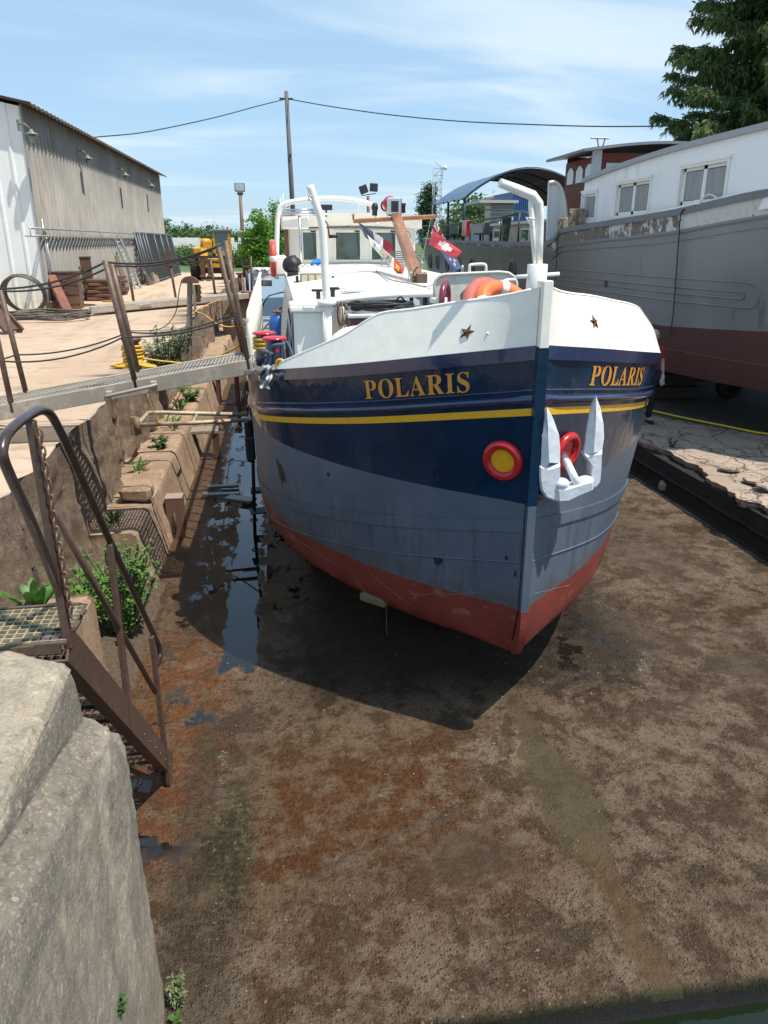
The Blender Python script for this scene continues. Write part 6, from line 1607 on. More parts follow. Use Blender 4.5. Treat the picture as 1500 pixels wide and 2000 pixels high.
# ------------------------------------------------------------------ worker behind the bow
def skin_obj(name, pts, edges, radii, mat_, parent, sub=2, root=0):
    base = Vector((0, 0, 0)); p = parent
    while p is not None: base += Vector(p.location); p = p.parent
    me = bpy.data.meshes.new(name)
    me.from_pydata([tuple(Vector(q) - base) for q in pts], edges, [])
    me.materials.append(mat_)
    o = bpy.data.objects.new(name, me); C.objects.link(o); o.parent = parent
    md = o.modifiers.new('Skin', 'SKIN'); md.use_smooth_shade = True
    for i, r in enumerate(radii):
        sv = me.skin_vertices[0].data[i]; sv.radius = (r, r) if not isinstance(r, tuple) else r
        sv.use_root = (i == root)
    s_ = o.modifiers.new('Subdivision', 'SUBSURF'); s_.levels = sub; s_.render_levels = sub
    return o
PB = Vector((7.28, 14.05, SLZ))
def pp(x, y, z): return PB + Vector((x, y, z))
pers = thing('person', 'worker in a red shirt and grey gloves standing behind the starboard bow', 'person', PB)
J = {'pel': pp(0, 0, 1.0), 'waist': pp(0, -.01, 1.17), 'chest': pp(0, -.01, 1.42), 'neck': pp(0, -.03, 1.60), 'head': pp(0, -.08, 1.74), 'top': pp(0, -.08, 1.84),
     'shR': pp(.20, -.02, 1.50), 'elR': pp(.27, -.03, 1.22), 'wrR': pp(.27, -.10, .97), 'shL': pp(-.20, -.02, 1.50), 'elL': pp(-.27, -.02, 1.22), 'wrL': pp(-.27, -.09, .97),
     'hipR': pp(.10, 0, .95), 'knR': pp(.12, -.02, .52), 'anR': pp(.13, .02, .09), 'toR': pp(.15, -.18, .04), 'hipL': pp(-.10, 0, .95), 'knL': pp(-.12, -.02, .52), 'anL': pp(-.13, .02, .09), 'toL': pp(-.15, -.18, .04)}
K = list(J)
E_ = [('pel', 'waist'), ('waist', 'chest'), ('chest', 'neck'), ('neck', 'head'), ('head', 'top'), ('chest', 'shR'), ('shR', 'elR'), ('elR', 'wrR'), ('chest', 'shL'), ('shL', 'elL'), ('elL', 'wrL'), ('pel', 'hipR'), ('hipR', 'knR'), ('knR', 'anR'), ('anR', 'toR'), ('pel', 'hipL'), ('hipL', 'knL'), ('knL', 'anL'), ('anL', 'toL')]
R_ = dict(pel=.14, waist=.13, chest=.15, neck=.06, head=.10, top=.075, shR=.065, elR=.045, wrR=.033, shL=.065, elL=.045, wrL=.033, hipR=.09, knR=.062, anR=.045, toR=.035, hipL=.09, knL=.062, anL=.045, toL=.035)
skin_obj('body', [J[k] for k in K], [(K.index(a), K.index(b)) for a, b in E_], [R_[k] for k in K], SKIN, pers)
def sub_obj(name, keys, grow, mat_, extra=None):
    ed = [(keys.index(a), keys.index(b)) for a, b in E_ if a in keys and b in keys]
    return skin_obj(name, [J[k] for k in keys], ed, [R_[k] + grow for k in keys], mat_, pers)
J['slR'] = J['shR'].lerp(J['elR'], .75); J['slL'] = J['shL'].lerp(J['elL'], .75); R_['slR'] = .06; R_['slL'] = .06
E_ += [('shR', 'slR'), ('shL', 'slL')]
sub_obj('shirt', ['pel', 'waist', 'chest', 'shR', 'slR', 'shL', 'slL'], .022, TSHIRT)
sub_obj('trousers', ['pel', 'hipR', 'knR', 'anR', 'hipL', 'knL', 'anL'], .024, JEANS)
for sd in (1, -1):
    w = J['wrR'] if sd > 0 else J['wrL']
    P = [w + Vector((0, 0, .04)), w + Vector((0, -.01, -.05)), w + Vector((0, -.015, -.10))]
    R = [.043, .044, .040]; ed = [(0, 1), (1, 2)]
    for k, (dx, L) in enumerate(((-.033, .075), (-.011, .09), (.011, .085), (.033, .068))):
        i = len(P)
        P += [w + Vector((dx * .9, -.02, -.115)), w + Vector((dx * 1.15, -.035, -.115 - L * .5)), w + Vector((dx * 1.2, -.03 + .01 * k, -.115 - L))]; R += [.012, .011, .009]
        ed += [(2, i), (i, i + 1), (i + 1, i + 2)]
    i = len(P)
    P += [w + Vector((-sd * .045, -.03, -.06)), w + Vector((-sd * .065, -.045, -.10)), w + Vector((-sd * .06, -.055, -.13))]; R += [.014, .013, .011]; ed += [(1, i), (i, i + 1), (i + 1, i + 2)]
    skin_obj('glove', P, ed, R, GLOVE, pers, 1)
hd = J['head']
m = MB().ball(hd + Vector((0, .015, .04)), .112, 18, 12, sc=(.92, 1.05, .95)); m.build('hair', HAIR, pers)
m = MB().ball(hd + Vector((0, -.105, .0)), .018, 8, 6, sc=(.8, 1.2, 1.3)).ball(hd + Vector((.10, 0, 0)), .028, 8, 6, sc=(.4, .8, 1.2)).ball(hd + Vector((-.10, 0, 0)), .028, 8, 6, sc=(.4, .8, 1.2)); m.build('nose_and_ears', SKIN, pers)
m = MB().ball(hd + Vector((.036, -.092, .025)), .013, 8, 6).ball(hd + Vector((-.036, -.092, .025)), .013, 8, 6); m.build('eyes', BLACK, pers)
MB().box(hd + Vector((0, -.098, -.05)), (.05, .012, .012), bev=.004).build('mouth', simple('lips', (.30, .10, .09), .5), pers)
for k in ('R', 'L'): MB().box(J['an' + k] + Vector((0, -.08, -.05)), (.10, .27, .08), bev=.03).build('boot', BLACK, pers)
# ================================================================== gangway on to the barge
gw = thing('gangway', 'grey metal gangway with mesh walkway leading from the quay to the barge', 'gangway', (-2.6, 8.8, 2.4))
GN, GF = 8.42, 9.16
gl = onY(0, 806, GN); gr = onY(503, 713, GN)
gd = (gr - gl) / (gr.x - gl.x)
def gp(x, y, dz=0.): return Vector((x, y, gl.z + (x - gl.x) * gd.z + dz))
GALV = simple('weathered_galvanised', (.40, .35, .29), .6, .1, var=.25, vscale=3, col2=(.31, .27, .22), bs=14, bstr=.12)
GX0, GX1 = -6.2, -.30
for y in (GN, GF):
    MB().beam(gp(GX0, y), gp(GX1, y), .05, .165, bev=.006).build('side_beam', GALV, gw)
MB().beam(gp(-.28, GN, 0), gp(-.05, GN, -.01), .045, .13).beam(gp(-.28, GF, 0), gp(-.05, GF, -.01), .045, .13).beam(gp(-.25, GN, -.03), gp(-.25, GF, -.03), .06, .06).build('end_hook', simple('weathered_board', (.33, .28, .22), .7, var=.25), gw)
m = MB()
k = 0; x = GX0
while x < GX1:
    m.beam(gp(x, GN + .03, .05 + .0), gp(x, GF - .03, .05), .014, .035); x += .042
for i in range(8):
    y = GN + .06 + (GF - GN - .12) * i / 7
    m.beam(gp(GX0, y, .062), gp(GX1, y, .062), .012, .016)
m.build('mesh_walkway', GALV, gw)
RODM = simple('rusty_tube', (.16, .115, .085), .6, .35, var=.35, vscale=3, col2=(.11, .065, .045))
tops = []
for side, y in ((0, GN), (1, GF)):
    L = ([(22, 785, -28, 560), (265, 740, 205, 508), (485, 697, 440, 470)], [(52, 768, 0, 565), (272, 726, 218, 515), (478, 690, 425, 478)])[side]
    tt = []
    for bx, by, tx, ty in L:
        a = onY(bx, by, y); b = onY(tx, ty, y)
        a = gp(a.x, y, -.02)
        MB().cyl(a, b, .030, 10).build('stanchion', RODM, gw)
        tt.append((a, b))
    tops.append(tt)
for tt in tops:
    for fr, r, sg in ((.985, .012, .10), (.42, .010, .09)):
        pts = []
        a = [p[0].lerp(p[1], fr) for p in tt]
        a = [a[0] + (a[0] - a[1]) * 1.4] + a
        for p, q in zip(a[:-1], a[1:]): pts += sag(p, q, sg * (.6 + .5 * random.random()), 10)[:-1]
        pts.append(a[-1])
        MB().tube(pts, r, 6).build('hand_rope', ROPED, gw)
h = onY(264, 757, GN - .03)
MB().tube(smoothpath([gp(-1.86, GN - .03, -.03), gp(-1.86, GN - .10, -.02), gp(-1.38, GN - .10, -.0), gp(-1.38, GN - .03, .0)], 3), .018, 8).box(gp(-1.38, GN - .05, .0), (.07, .06, .09), bev=.01).box(gp(-1.86, GN - .05, -.03), (.07, .06, .11), bev=.01).build('lifting_handle', GALV, gw)
# ================================================================== steel stairs
SXX = -1.04
sr = thing('steel_stairs', 'brown steel stairs with tubular handrail and chain going down into the dock', 'stairs', (-1.4, 4.2, 0))
def S(px, py): return onX(px, py, SXX)
def chan(y0, z0, y1, z1, x, name):
    """a C-section stringer"""
    a = Vector((x, y0, z0)); b = Vector((x, y1, z1)); d = (b - a).normalized(); nrm = Vector((0, -d.z, d.y))
    if nrm.z < 0: nrm = -nrm
    m = MB().beam(a, b, .012, .22, up=(1, 0, 0)) if False else MB()
    def q(t, h, w): p = a.lerp(b, t) + nrm * h; return Vector((x + w, p.y, p.z))
    H_ = .085
    for (h0, h1, w0, w1) in ((-H_, H_, -.006, .006), (H_ - .010, H_, -.07, -.006), (-H_, -H_ + .010, -.07, -.006)):
        m.add([q(0, h0, w0), q(0, h0, w1), q(0, h1, w1), q(0, h1, w0), q(1, h0, w0), q(1, h0, w1), q(1, h1, w1), q(1, h1, w0)], [(0, 1, 2, 3), (7, 6, 5, 4), (0, 4, 5, 1), (1, 5, 6, 2), (2, 6, 7, 3), (3, 7, 4, 0)])
    for i in range(6):
        t = .60 + .36 * i / 5
        m.ball(q(t, -.02, .008), .010, 6, 4)
    return m.build(name, RUSTPAINT, sr)
chan(3.22, 2.34, 5.22, .06, SXX, 'stringer')
chan(3.22, 2.34, 5.22, .06, -1.72, 'stringer')
for i in range(8):
    t = (i + 1) / 9
    y = 3.24 + 1.98 * t; z = 2.36 - 2.26 * t
    m = MB()
    for k in range(14): m.box((-1.08 - .3 * k / 6.5 * .97, y, z), (.008, .20, .03))
    for dy in (-.10, -.035, .035, .10): m.box((-1.38, y + dy, z + .001), (.62, .008, .03))
    m.build('tread', RUSTPAINT, sr)
m = MB()
PX0 = -2.45
for k in range(34): m.box((SXX - .03 - k * .043, 3.36, 2.365), (.006, .36, .026))
for k in range(9): m.box(((SXX + PX0) / 2, 3.19 + k * .0425, 2.366), (SXX - PX0, .006, .026))
m.build('platform_grating', simple('yellow_grey_grating', (.36, .31, .20), .6, .2, var=.3), sr)
MB().beam((SXX - .02, 3.17, 2.345), (PX0, 3.17, 2.345), .02, .045).beam((SXX - .02, 3.55, 2.34), (PX0, 3.55, 2.34), .02, .09).box((SXX - .06, 3.24, 2.372), (.14, .16, .012)).build('platform_frame', RUSTPAINT, sr)
for (a, b) in (((60, 822), (135, 1262)), ((214, 1062), (256, 1424)), ((296, 1243), (330, 1530))):
    MB().beam(S(*b), S(*a), .05, .034, up=(1, 0, 0), bev=.003).build('post', RUSTPAINT, sr)
hr = [(128, 1190), (70, 1040), (20, 930), (6, 893), (6, 870), (14, 848), (36, 826), (66, 806), (82, 801), (97, 808), (112, 832), (140, 890), (213, 1054), (300, 1240), (310, 1262), (312, 1285), (306, 1300)]
MB().tube(smoothpath([S(*p) for p in hr], 4), .021, 10).build('handrail', simple('dark_brown_gloss_tube', (.05, .034, .032), .3, .2, var=.3, coat=.3), sr)
MB().tube([S(98, 985), S(228, 1218), S(303, 1352)], .018, 10).build('mid_rail', RUSTPAINT, sr)
m = MB()
ca = S(58, 840) + Vector((.035, 0, 0)); cb_ = S(124, 1205) + Vector((.035, 0, 0))
N = 24
for i in range(N):
    c = ca.lerp(cb_, (i + .5) / N); d = (cb_ - ca).normalized()
    ax = Vector((1, 0, 0)) if i % 2 else d.cross(Vector((1, 0, 0))).normalized()
    w = ax.cross(d).normalized()
    pts = [c + d * (cos(a) * .027) + w * (sin(a) * .013) for a in [2 * PI * k / 12 for k in range(12)]]
    m.tube(pts, .0045, 5, closed=True)
m.build('chain', simple('rusty_chain', (.22, .14, .09), .55, .5, var=.3), sr)
# pipe behind the platform
m = MB().tube(smoothpath([(-2.35, 3.9, 2.35), (-2.05, 3.95, 2.2), (-1.88, 4.0, 1.9), (-1.8, 4.05, 1.4)], 4), .035, 8)
solo(m, 'drain_pipe', DARKSTEEL, 'bent dark pipe behind the stair platform', 'pipe', loc=(-2.2, 3.9, 1.4))
# earth heaped between the ledges
SOIL = simple('brown_soil', (.085, .06, .04), .95, var=.4, vscale=4, bs=25, bstr=.8, bdist=.03)
MB().grid(lambda u, v: (-2.6 + 1.05 * u, 6.2 + 2.65 * v, max(-.02, .70 * (1 - u) ** .7 * (1 - .25 * sin(v * PI)) + .08 * fbm((u * 4, v * 6, 0)) - .05)), 20, 40).build('soil', SOIL, kind='structure')
MB().grid(lambda u, v: (-2.7 + .95 * u, 3.5 + 2.6 * v, 1.14 + .10 * (1 - u) + .04 * fbm((u * 4, v * 6, 3))), 14, 30).build('soil', SOIL, kind='structure')
# ------------------------------------------------------------------ weeds
def leafq(m, base, d, L, W, droop=.3, mi=0):
    d = d.normalized(); sd = d.cross(Vector((0, 0, 1)))
    if sd.length < 1e-3: sd = Vector((1, 0, 0))
    sd.normalize(); up = sd.cross(d)
    a = base; b = base + d * L * .35 + up * L * .05; c = base + d * L * .72 - Vector((0, 0, droop * L * .18)); e = base + d * L - Vector((0, 0, droop * L * .45))
    f = Vector((0, 0, W * .12))
    m.add([a, b + sd * W * .5 + f, b, b - sd * W * .5 + f, c + sd * W * .38 + f, c, c - sd * W * .38 + f, e], [(0, 1, 2), (0, 2, 3), (1, 4, 5, 2), (2, 5, 6, 3), (4, 7, 5), (5, 7, 6)], mi, True)
def weed(name, c, h, spread, nst, L, W, mat_, label, cat='weed', group=None, kind='stem', seed=0):
    rnd = random.Random(seed + int(c[0] * 100) + int(c[1] * 77))
    c = Vector(c)
    t = thing(name, label, cat, c, group)
    lm = MB(); sm_ = MB()
    for i in range(nst):
        a = rnd.random() * 2 * PI; r = spread * rnd.random() ** .6
        tip = c + Vector((cos(a) * r, sin(a) * r, h * rnd.uniform(.55, 1.)))
        root = c + Vector((cos(a) * r * .25, sin(a) * r * .25, 0))
        if kind == 'rosette':
            d = (tip - root).normalized()
            leafq(lm, root, d, (tip - root).length * 1.1, W * rnd.uniform(.7, 1.1), rnd.uniform(.3, .9))
            continue
        mid = root.lerp(tip, .5) + Vector((rnd.uniform(-.1, .1), rnd.uniform(-.1, .1), .1)) * h * .5
        pts = smoothpath([root, mid, tip], 4)
        sm_.tube(pts, .004 + .004 * h, 4, caps=False)
        for k, p in enumerate(pts[1:]):
            for q in range(3):
                b = rnd.random() * 2 * PI
                leafq(lm, p, Vector((cos(b), sin(b), rnd.uniform(-.1, .7))), L * rnd.uniform(.6, 1.15), W * rnd.uniform(.7, 1.15), rnd.uniform(.2, .9))
    lm.build('foliage', mat_, t)
    if sm_.v: sm_.build('stems', STEM, t)
    return t
weed('bush_weed', (-1.78, 7.35, .18), .95, .44, 85, .06, .035, LF_WEED, 'dense leafy green weed growing at the dock wall behind the stairs')
weed('bush_weed', (-2.0, 6.7, .55), .6, .38, 44, .06, .034, LF_BRIGHT, 'light green bushy weed against the quay wall behind the stairs')
weed('dock_leaf_weed', (-1.95, 5.2, 1.16), .38, .34, 16, .2, .11, LF_BRIGHT, 'broad-leaved bright green weed on the short ledge behind the stairs', kind='rosette')
weed('dock_leaf_weed', (-2.1, 5.85, 1.16), .5, .3, 14, .2, .10, LF_WEED, 'darker broad-leaved weed at the far end of the short ledge', kind='rosette')
weed('burdock', (-1.92, 4.05, 1.62), .42, .33, 9, .4, .22, LF_BRIGHT, 'large burdock leaves at the left edge beside the stair platform', kind='rosette')
weed('daisy_weed', (-2.15, 4.6, 1.2), 1.0, .25, 9, .06, .02, LF_DUSTY, 'thin pale flowering weed behind the burdock leaves')
small = [((222, 1018), .30, 14, 'dark low weed on the nearest end of the long ledge', LF_DARK, -2.1), ((250, 972), .26, 12, 'green weed beside the loose squared stone', LF_WEED, -2.25), ((270, 915), .30, 14, 'tufted weed behind the loose squared stone', LF_WEED, -2.25), ((312, 868), .22, 9, 'small weed on the ledge below the pipe bracket', LF_DARK, -2.3), ((340, 830), .34, 16, 'bright weed on the ledge under the two pale pipes', LF_BRIGHT, -2.25), ((352, 795), .36, 15, 'tall weed on the ledge beyond the pale pipes', LF_WEED, -2.25), ((372, 775), .3, 10, 'farthest small weed on the long ledge', LF_WEED, -2.25), ((200, 1060), .3, 12, 'dark weed rooted in the corner below the quay wall', LF_DARK, -2.2)]
for (px, py), h, n, lb, mt, x in small:
    q = onZ(px, py + 8, .76) if px > 215 else onZ(px, py, .5)
    weed('ledge_weed', q, h, h * .8, n, h * .45, h * .16, mt, lb, kind='rosette' if n > 11 else 'stem', group='weeds on the dock ledge')
weed('shrub', (-2.28, 15.5, 1.55), .95, .55, 40, .15, .055, LF_DUSTY, 'dusty green shrub growing over the quay edge behind the gangway', 'shrub')
weed('bush_weed', onZ(347, 1968, 0), .20, .08, 8, .035, .014, LF_DUSTY, 'small upright weed at the foot of the concrete block, bottom of the photo')
weed('dock_leaf_weed', onZ(343, 1996, 0), .07, .05, 7, .05, .03, LF_WEED, 'low round-leaved weed in the bottom left corner by the block', kind='rosette')
weed('bush_weed', Vector((-.83, 2.42, .95)), .10, .05, 8, .025, .012, LF_DARK, 'tiny dark weed sprouting from the face of the concrete block')
for px, py, lb in ((1445, 838, 'small green sprout beside the yellow hose'), (1312, 874, 'small dry sprout in a crack of the slipway')):
    weed('sprout', onZ(px, py, SLZ), .18, .08, 5, .06, .03, LF_WEED if px > 1400 else LF_DUSTY, lb)
# loose pebbles and flakes of rust scattered over the floor
pb = MB(); rp_ = random.Random(9)
for i in range(2600):
    y = 2.85 + 4.2 * rp_.random() ** 1.5; x = rp_.uniform(-.75, 4.2)
    if fbm((x * .9, y * .9, 2), 3) < rp_.uniform(-.5, .45): continue
    r = .003 + .009 * rp_.random() ** 3
    a = rp_.random() * 6.28; c = Vector((x, y, r * .35))
    u = Vector((cos(a), sin(a), 0)) * r * rp_.uniform(.8, 1.6); w = Vector((-sin(a), cos(a), 0)) * r
    pb.add([c + u, c + w, c - u, c - w, c + Vector((0, 0, r * .8)), c - Vector((0, 0, r))], [(0, 1, 4), (1, 2, 4), (2, 3, 4), (3, 0, 4), (1, 0, 5), (2, 1, 5), (3, 2, 5), (0, 3, 5)], rp_.choice([0, 0, 0, 1, 2]))
pb.build('gravel', [simple('brown_pebble', (.13, .095, .068), .5, var=.4, vscale=30), simple('rusty_flake', (.15, .07, .032), .6, var=.4, vscale=30), simple('pale_pebble', (.17, .135, .105), .6, var=.3, vscale=30)], kind='stuff')
# ------------------------------------------------------------------ dock gear
# bracket frame of two pale pipes
pf = thing('pipe_strut', 'hinged strut of two pale pipes between the quay wall and the barge', 'strut', onX(268, 838, -2.3))
w0 = onX(262, 832, -2.3); yA = w0.y
def onp(px, py, Y): return onY(px, py, Y)
PALEP = simple('pale_rusty_pipe', (.42, .35, .25), .55, .2, var=.3, vscale=4, col2=(.25, .16, .10), lo=.5, hi=.68)
MB().box(w0 + Vector((.0, 0, 0)), (.10, .06, .30), bev=.01).cyl(w0 + Vector((.05, 0, -.13)), w0 + Vector((.05, 0, .13)), .05).build('wall_bracket', simple('brown_bracket', (.20, .13, .085), .7, var=.3), pf)
MB().tube([onp(270, 830, yA), onp(380, 826, yA + .1), onp(484, 820, yA + .2)], .034, 10).build('lower_pipe', PALEP, pf)
MB().tube(smoothpath([onp(272, 826, yA + .02), onp(286, 810, yA + .5), onp(292, 806, yA + .6), onp(330, 806, yA + .6)], 4) + [onp(484, 810, yA + .6)], .034, 10).build('upper_pipe', PALEP, pf)
MB().tube([onp(376, 826, yA + .1), onp(385, 809, yA + .6)], .022, 8).build('tie_bar', PALEP, pf)
MB().tube(smoothpath([onp(288, 770, yA), onp(300, 805, yA), onp(312, 828, yA)], 4), .006, 5).build('twine', ROPEY, pf)
# black fender post beside the hull
fp = thing('fender_post', 'black wooden fender post with iron rod standing by the port side of the hull', 'post', onZ(498, 1045, 0))
b0 = onZ(498, 1045, 0); yq = b0.y
MB().tube([b0, onY(494, 900, yq), onY(488, 700, yq)], .026, 8).build('rod', BLACK, fp)
MB().beam(onY(491, 902, yq), onY(483, 822, yq), .10, .10, bev=.02).build('fender_board', BLACK, fp)
MB().beam(onY(487, 852, yq - .02), onY(491, 898, yq - .02), .15, .13, bev=.02).build('fender_pad', BLACK, fp)
MB().torus(b0 + Vector((0, 0, .24)), .055, .01, n=14, m=5).build('rod_ring', RUST, fp)
for d, lb in ((0, 'blue and white striped rope hanging nearest the fender post'), (6, 'blue and white striped rope hanging against the hull')):
    m = MB(); seg = 16
    a = onY(481 + d, 732, yq - .05); b = onY(485 + d, 832, yq - .05)
    for k in range(seg):
        p = a.lerp(b, k / seg); q = a.lerp(b, (k + 1) / seg); m.cyl(p, q, .012, 6, mi=k % 2 if k % 4 < 3 else 0)
    solo(m, 'fender_rope', [simple('dark_blue_rope', (.015, .025, .08), .8), simple('white_rope', (.6, .6, .6), .8)], lb, 'rope', 'striped ropes by the fender post', loc=b)
def trestle(q, w, h, d, lb):
    t = thing('steel_trestle', lb, 'trestle', q, 'steel trestles along the dock wall')
    for sx in (-1, 1):
        m = MB()
        m.box(q + Vector((sx * (w / 2 - .05), -d / 2 + .012, h / 2)), (.10, .024, h)).box(q + Vector((sx * (w / 2 - .05), d / 2 - .012, h / 2)), (.10, .0241, h)).box(q + Vector((sx * (w / 2 - .05), 0, h / 2)), (.016, d - .05, h))
        m.build('leg', RUST, t)
    MB().box(q + Vector((0, 0, h + .04)), (w + .02, d + .06, .07), bev=.01).build('top_plate', simple('worn_trestle_top', (.26, .20, .16), .7, var=.3), t)
    MB().box(q + Vector((0, 0, .012)), (w, d, .02)).build('foot_plate', RUST, t)
qa = onZ(402, 893, 0); trestle(qa, .56, .52, .34, 'rusty steel trestle standing in the wet gutter below the pale pipes')
qa = onZ(447, 787, 0); trestle(qa, .60, .72, .4, 'rusty steel trestle farther off under the end of the gangway')
qa = onZ(452, 690, 0); trestle(Vector((-1.05, 28.5, 0)), .7, .75, .4, 'farthest rusty trestle beyond the gangway end')
q = onZ(345, 1052, 0)
t = thing('steel_box', 'brown steel box with a rod handle leaning at the foot of the ledge', 'box', q)
MB().box(q + Vector((.0, .16, .30)), (.24, .24, .60), bev=.008).build('body', simple('red_brown_steel', (.16, .085, .06), .55, var=.2, vscale=4), t)
MB().box(q + Vector((.0, .16, .608)), (.245, .245, .012)).build('lid', simple('grey_brown_plate', (.30, .23, .18), .7, var=.2), t)
MB().tube([q + Vector((0, .02, .12)), q + Vector((.01, -.0, .22)), q + Vector((0, .025, .38))], .010, 6).tube([q + Vector((0, .02, .40)), q + Vector((-.015, .015, .2)), q + Vector((-.01, .02, .05))], .009, 6).build('handle', RUST, t)
planks = [((436, 952), .55, .13, .05, 'upper of two grey steel planks with bolt holes lying in the gutter'), ((432, 968), .62, .13, -.02, 'lower of two grey steel planks with bolt holes lying in the gutter'), ((470, 977), .5, .22, -.5, 'flat grey board lying in the water by the fender post'), ((515, 998), .4, .25, .15, 'dark plank sticking out from under the port bilge'), ((512, 960), .35, .22, .0, 'dark plank end beyond the fender post')]
PLK = simple('wet_grey_plank', (.10, .11, .12), .35, var=.3, vscale=5)
for (px, py), L, W, rz, lb in planks:
    thick = .02 if 'stick' in lb else .045
    z = .02 if px < 500 else .38
    q = onZ(px, py, z + .01)
    m = MB().box((0, 0, thick / 2), (L, W, thick), rz, bev=.004)
    if 'bolt' in lb: m.lathe(Matrix.Rotation(rz, 3, 'Z') @ Vector((L * .3, 0, thick)), [(0, .001), (.018, .001)], 10)
    m.v = [tuple(Vector(a) + q) for a in m.v]
    solo(m, 'plank', BLACK if ('stick' in lb or px > 500) else PLK, lb, 'plank', loc=q)
# ================================================================== the yard on the quay
QZ = 2.0
SHX = -7.15
def wallp(y): return -7.42 + (y - 26.4) * .017
shed = thing('warehouse', 'long warehouse with grey corrugated side and white ribbed front', 'building', (-12, 39, QZ))
EZ = 8.02
g = G('asbestos_sheet')
n1 = g.noise(.5, 5, .6); st = g.noise(4.5, 5, .7, sc=(1, 1, .11)); n2 = g.noise(14, 4, .6); zz = g.xyz(g.pos())[2]
c = g.mix(g.rng(n1, .35, .65), (.20, .192, .172), (.26, .25, .225))
c = g.mix(g.mul(g.rng(st, .52, .70), .65), c, (.17, .10, .055))
c = g.mix(g.mul(g.rng(g.noise(9, 4, .6, sc=(1, 1, .06)), .55, .75), .5), c, (.16, .15, .13))
c = g.mix(g.mul(g.rng(g.noise(7, 4, .6, sc=(1, 1, .08)), .35, .2), .4), c, (.42, .40, .36))
c = g.mix(g.mul(g.rng(zz, 3.7, 3.3), .45), c, (.22, .23, .21))
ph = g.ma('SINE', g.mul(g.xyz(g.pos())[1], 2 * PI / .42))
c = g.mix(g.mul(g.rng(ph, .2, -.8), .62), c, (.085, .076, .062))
SHEET = g.fin(c, .85, 0, g.bump(n2, .2, .02))
m = MB()
SY0, SY1 = 26.45, 52.3
# the valleys of the corrugation are coloured darker
def corr(y, z): return wallp(y) + .06 * sin(y * 2 * PI / .42) + (.03 if z < 4.95 else 0) * 0
NW = int((SY1 - SY0) / .42 * 8)
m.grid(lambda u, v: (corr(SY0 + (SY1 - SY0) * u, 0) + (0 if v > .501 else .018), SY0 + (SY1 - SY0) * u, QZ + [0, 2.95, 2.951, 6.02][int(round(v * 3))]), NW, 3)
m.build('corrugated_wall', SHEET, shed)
g = G('white_ribbed_sheet'); zz = g.xyz(g.pos())[2]; n1 = g.noise(1.2, 5, .6)
c = g.mix(g.rng(n1, .3, .7), (.70, .73, .72), (.76, .79, .78))
c = g.mix(g.mul(g.rng(zz, 3.6, 2.0), .55), c, (.62, .60, .42))
c = g.mix(g.mul(g.rng(g.noise(5, 5, .6), .56, .66), g.rng(zz, 3.4, 2.2)), c, (.40, .30, .16))
m = MB()
for k in range(22):
    x0 = wallp(SY0) - .01 - k * .5
    m.add([(x0, SY0, QZ), (x0 - .36, SY0, QZ), (x0 - .40, SY0 - .035, QZ), (x0 - .46, SY0 - .035, QZ), (x0 - .5, SY0, QZ)] + [(x0, SY0, 8.6 + .5 * 0), (x0 - .36, SY0, 8.6), (x0 - .40, SY0 - .035, 8.6), (x0 - .46, SY0 - .035, 8.6), (x0 - .5, SY0, 8.6)], [(i, i + 1, i + 6, i + 5) for i in range(4)])
    for z in (3.2, 4.8, 6.4): m.ball((x0 - .18, SY0 - .005, z), .012, 5, 4)
m.v = [(a[0], a[1], min(a[2], EZ - .07 + max(0, wallp(SY0) - a[0]) * .2)) for a in m.v]
m.build('front_wall', g.fin(c, .5), shed)
m = MB().box((wallp(SY0) + .01, SY0 - .01, QZ + 2.98), (.05, .08, 5.96))
m.build('corner_trim', simple('weathered_trim', (.30, .30, .28), .6, var=.2), shed)
m = MB()
def roofc(u, v):
    y = SY0 - .35 + (SY1 - SY0 + .7) * u; k = -1 + 2 * v
    x = wallp(y) + .42 - 9 * v
    return (x, y, EZ + .06 + (9 * v - .42) * .2 + .03 * sin(y * 2 * PI / .42))
m.grid(roofc, NW // 1, 2)
m.grid(lambda u, v: tuple(Vector(roofc(u, 0)) + Vector((0, 0, -.02 - .05 * v))), NW, 1)
def roofd(u, v):
    y = SY0 - .35 + (SY1 - SY0 + .7) * u
    return (wallp(y) - 8.58 - 9 * v, y, EZ + .06 + (8.58 - 9 * v) * .2)
m.grid(roofd, 4, 2)
m.build('corrugated_roof', simple('dark_mossy_roof', (.085, .065, .055), .9, var=.4, vscale=2, col2=(.14, .11, .09)), shed)
MB().box((wallp(SY0) - 8.6, SY1, QZ + 3), (17.2, .1, 6)).box((wallp(SY0) - 17.2, 39, QZ + 3), (.1, 26, 6)).build('back_wall', SHEET, shed)
LAMPG = simple('green_enamel', (.16, .19, .14), .45, var=.2)
for px, py in ((65, 260), (168, 308), (237, 341), (285, 362)):
    q = onX(px, py, -7.0); q.x = wallp(q.y) + .38
    m = MB().lathe(q, [(0, .10), (.05, .10), (.06, .04), (.20, -.02), (.21, -.05), (.05, -.03)], 16)
    m.tube([(wallp(q.y) + .03, q.y, q.z + .22), (wallp(q.y) + .2, q.y, q.z + .26), q + Vector((0, 0, .09))], .025, 6).box((wallp(q.y) + .04, q.y, q.z + .2), (.06, .12, .3))
    lo = m.build('wall_lamp', LAMPG, shed)
    MB().lathe(q, [(.0, -.26), (.08, -.24), (.10, -.06), (.06, -.03)], 12).build('lamp_jar', simple('dull_glass', (.20, .24, .20), .2, coat=.3), lo)
m = MB()
a = onX(78, 468, SHX + .12); b = onX(262, 482, SHX + .12)
for dz in (0, .22): m.tube([(wallp(y) + .16, y, 4.28 + dz) for y in (a.y, 30, 34, b.y)], .032, 6)
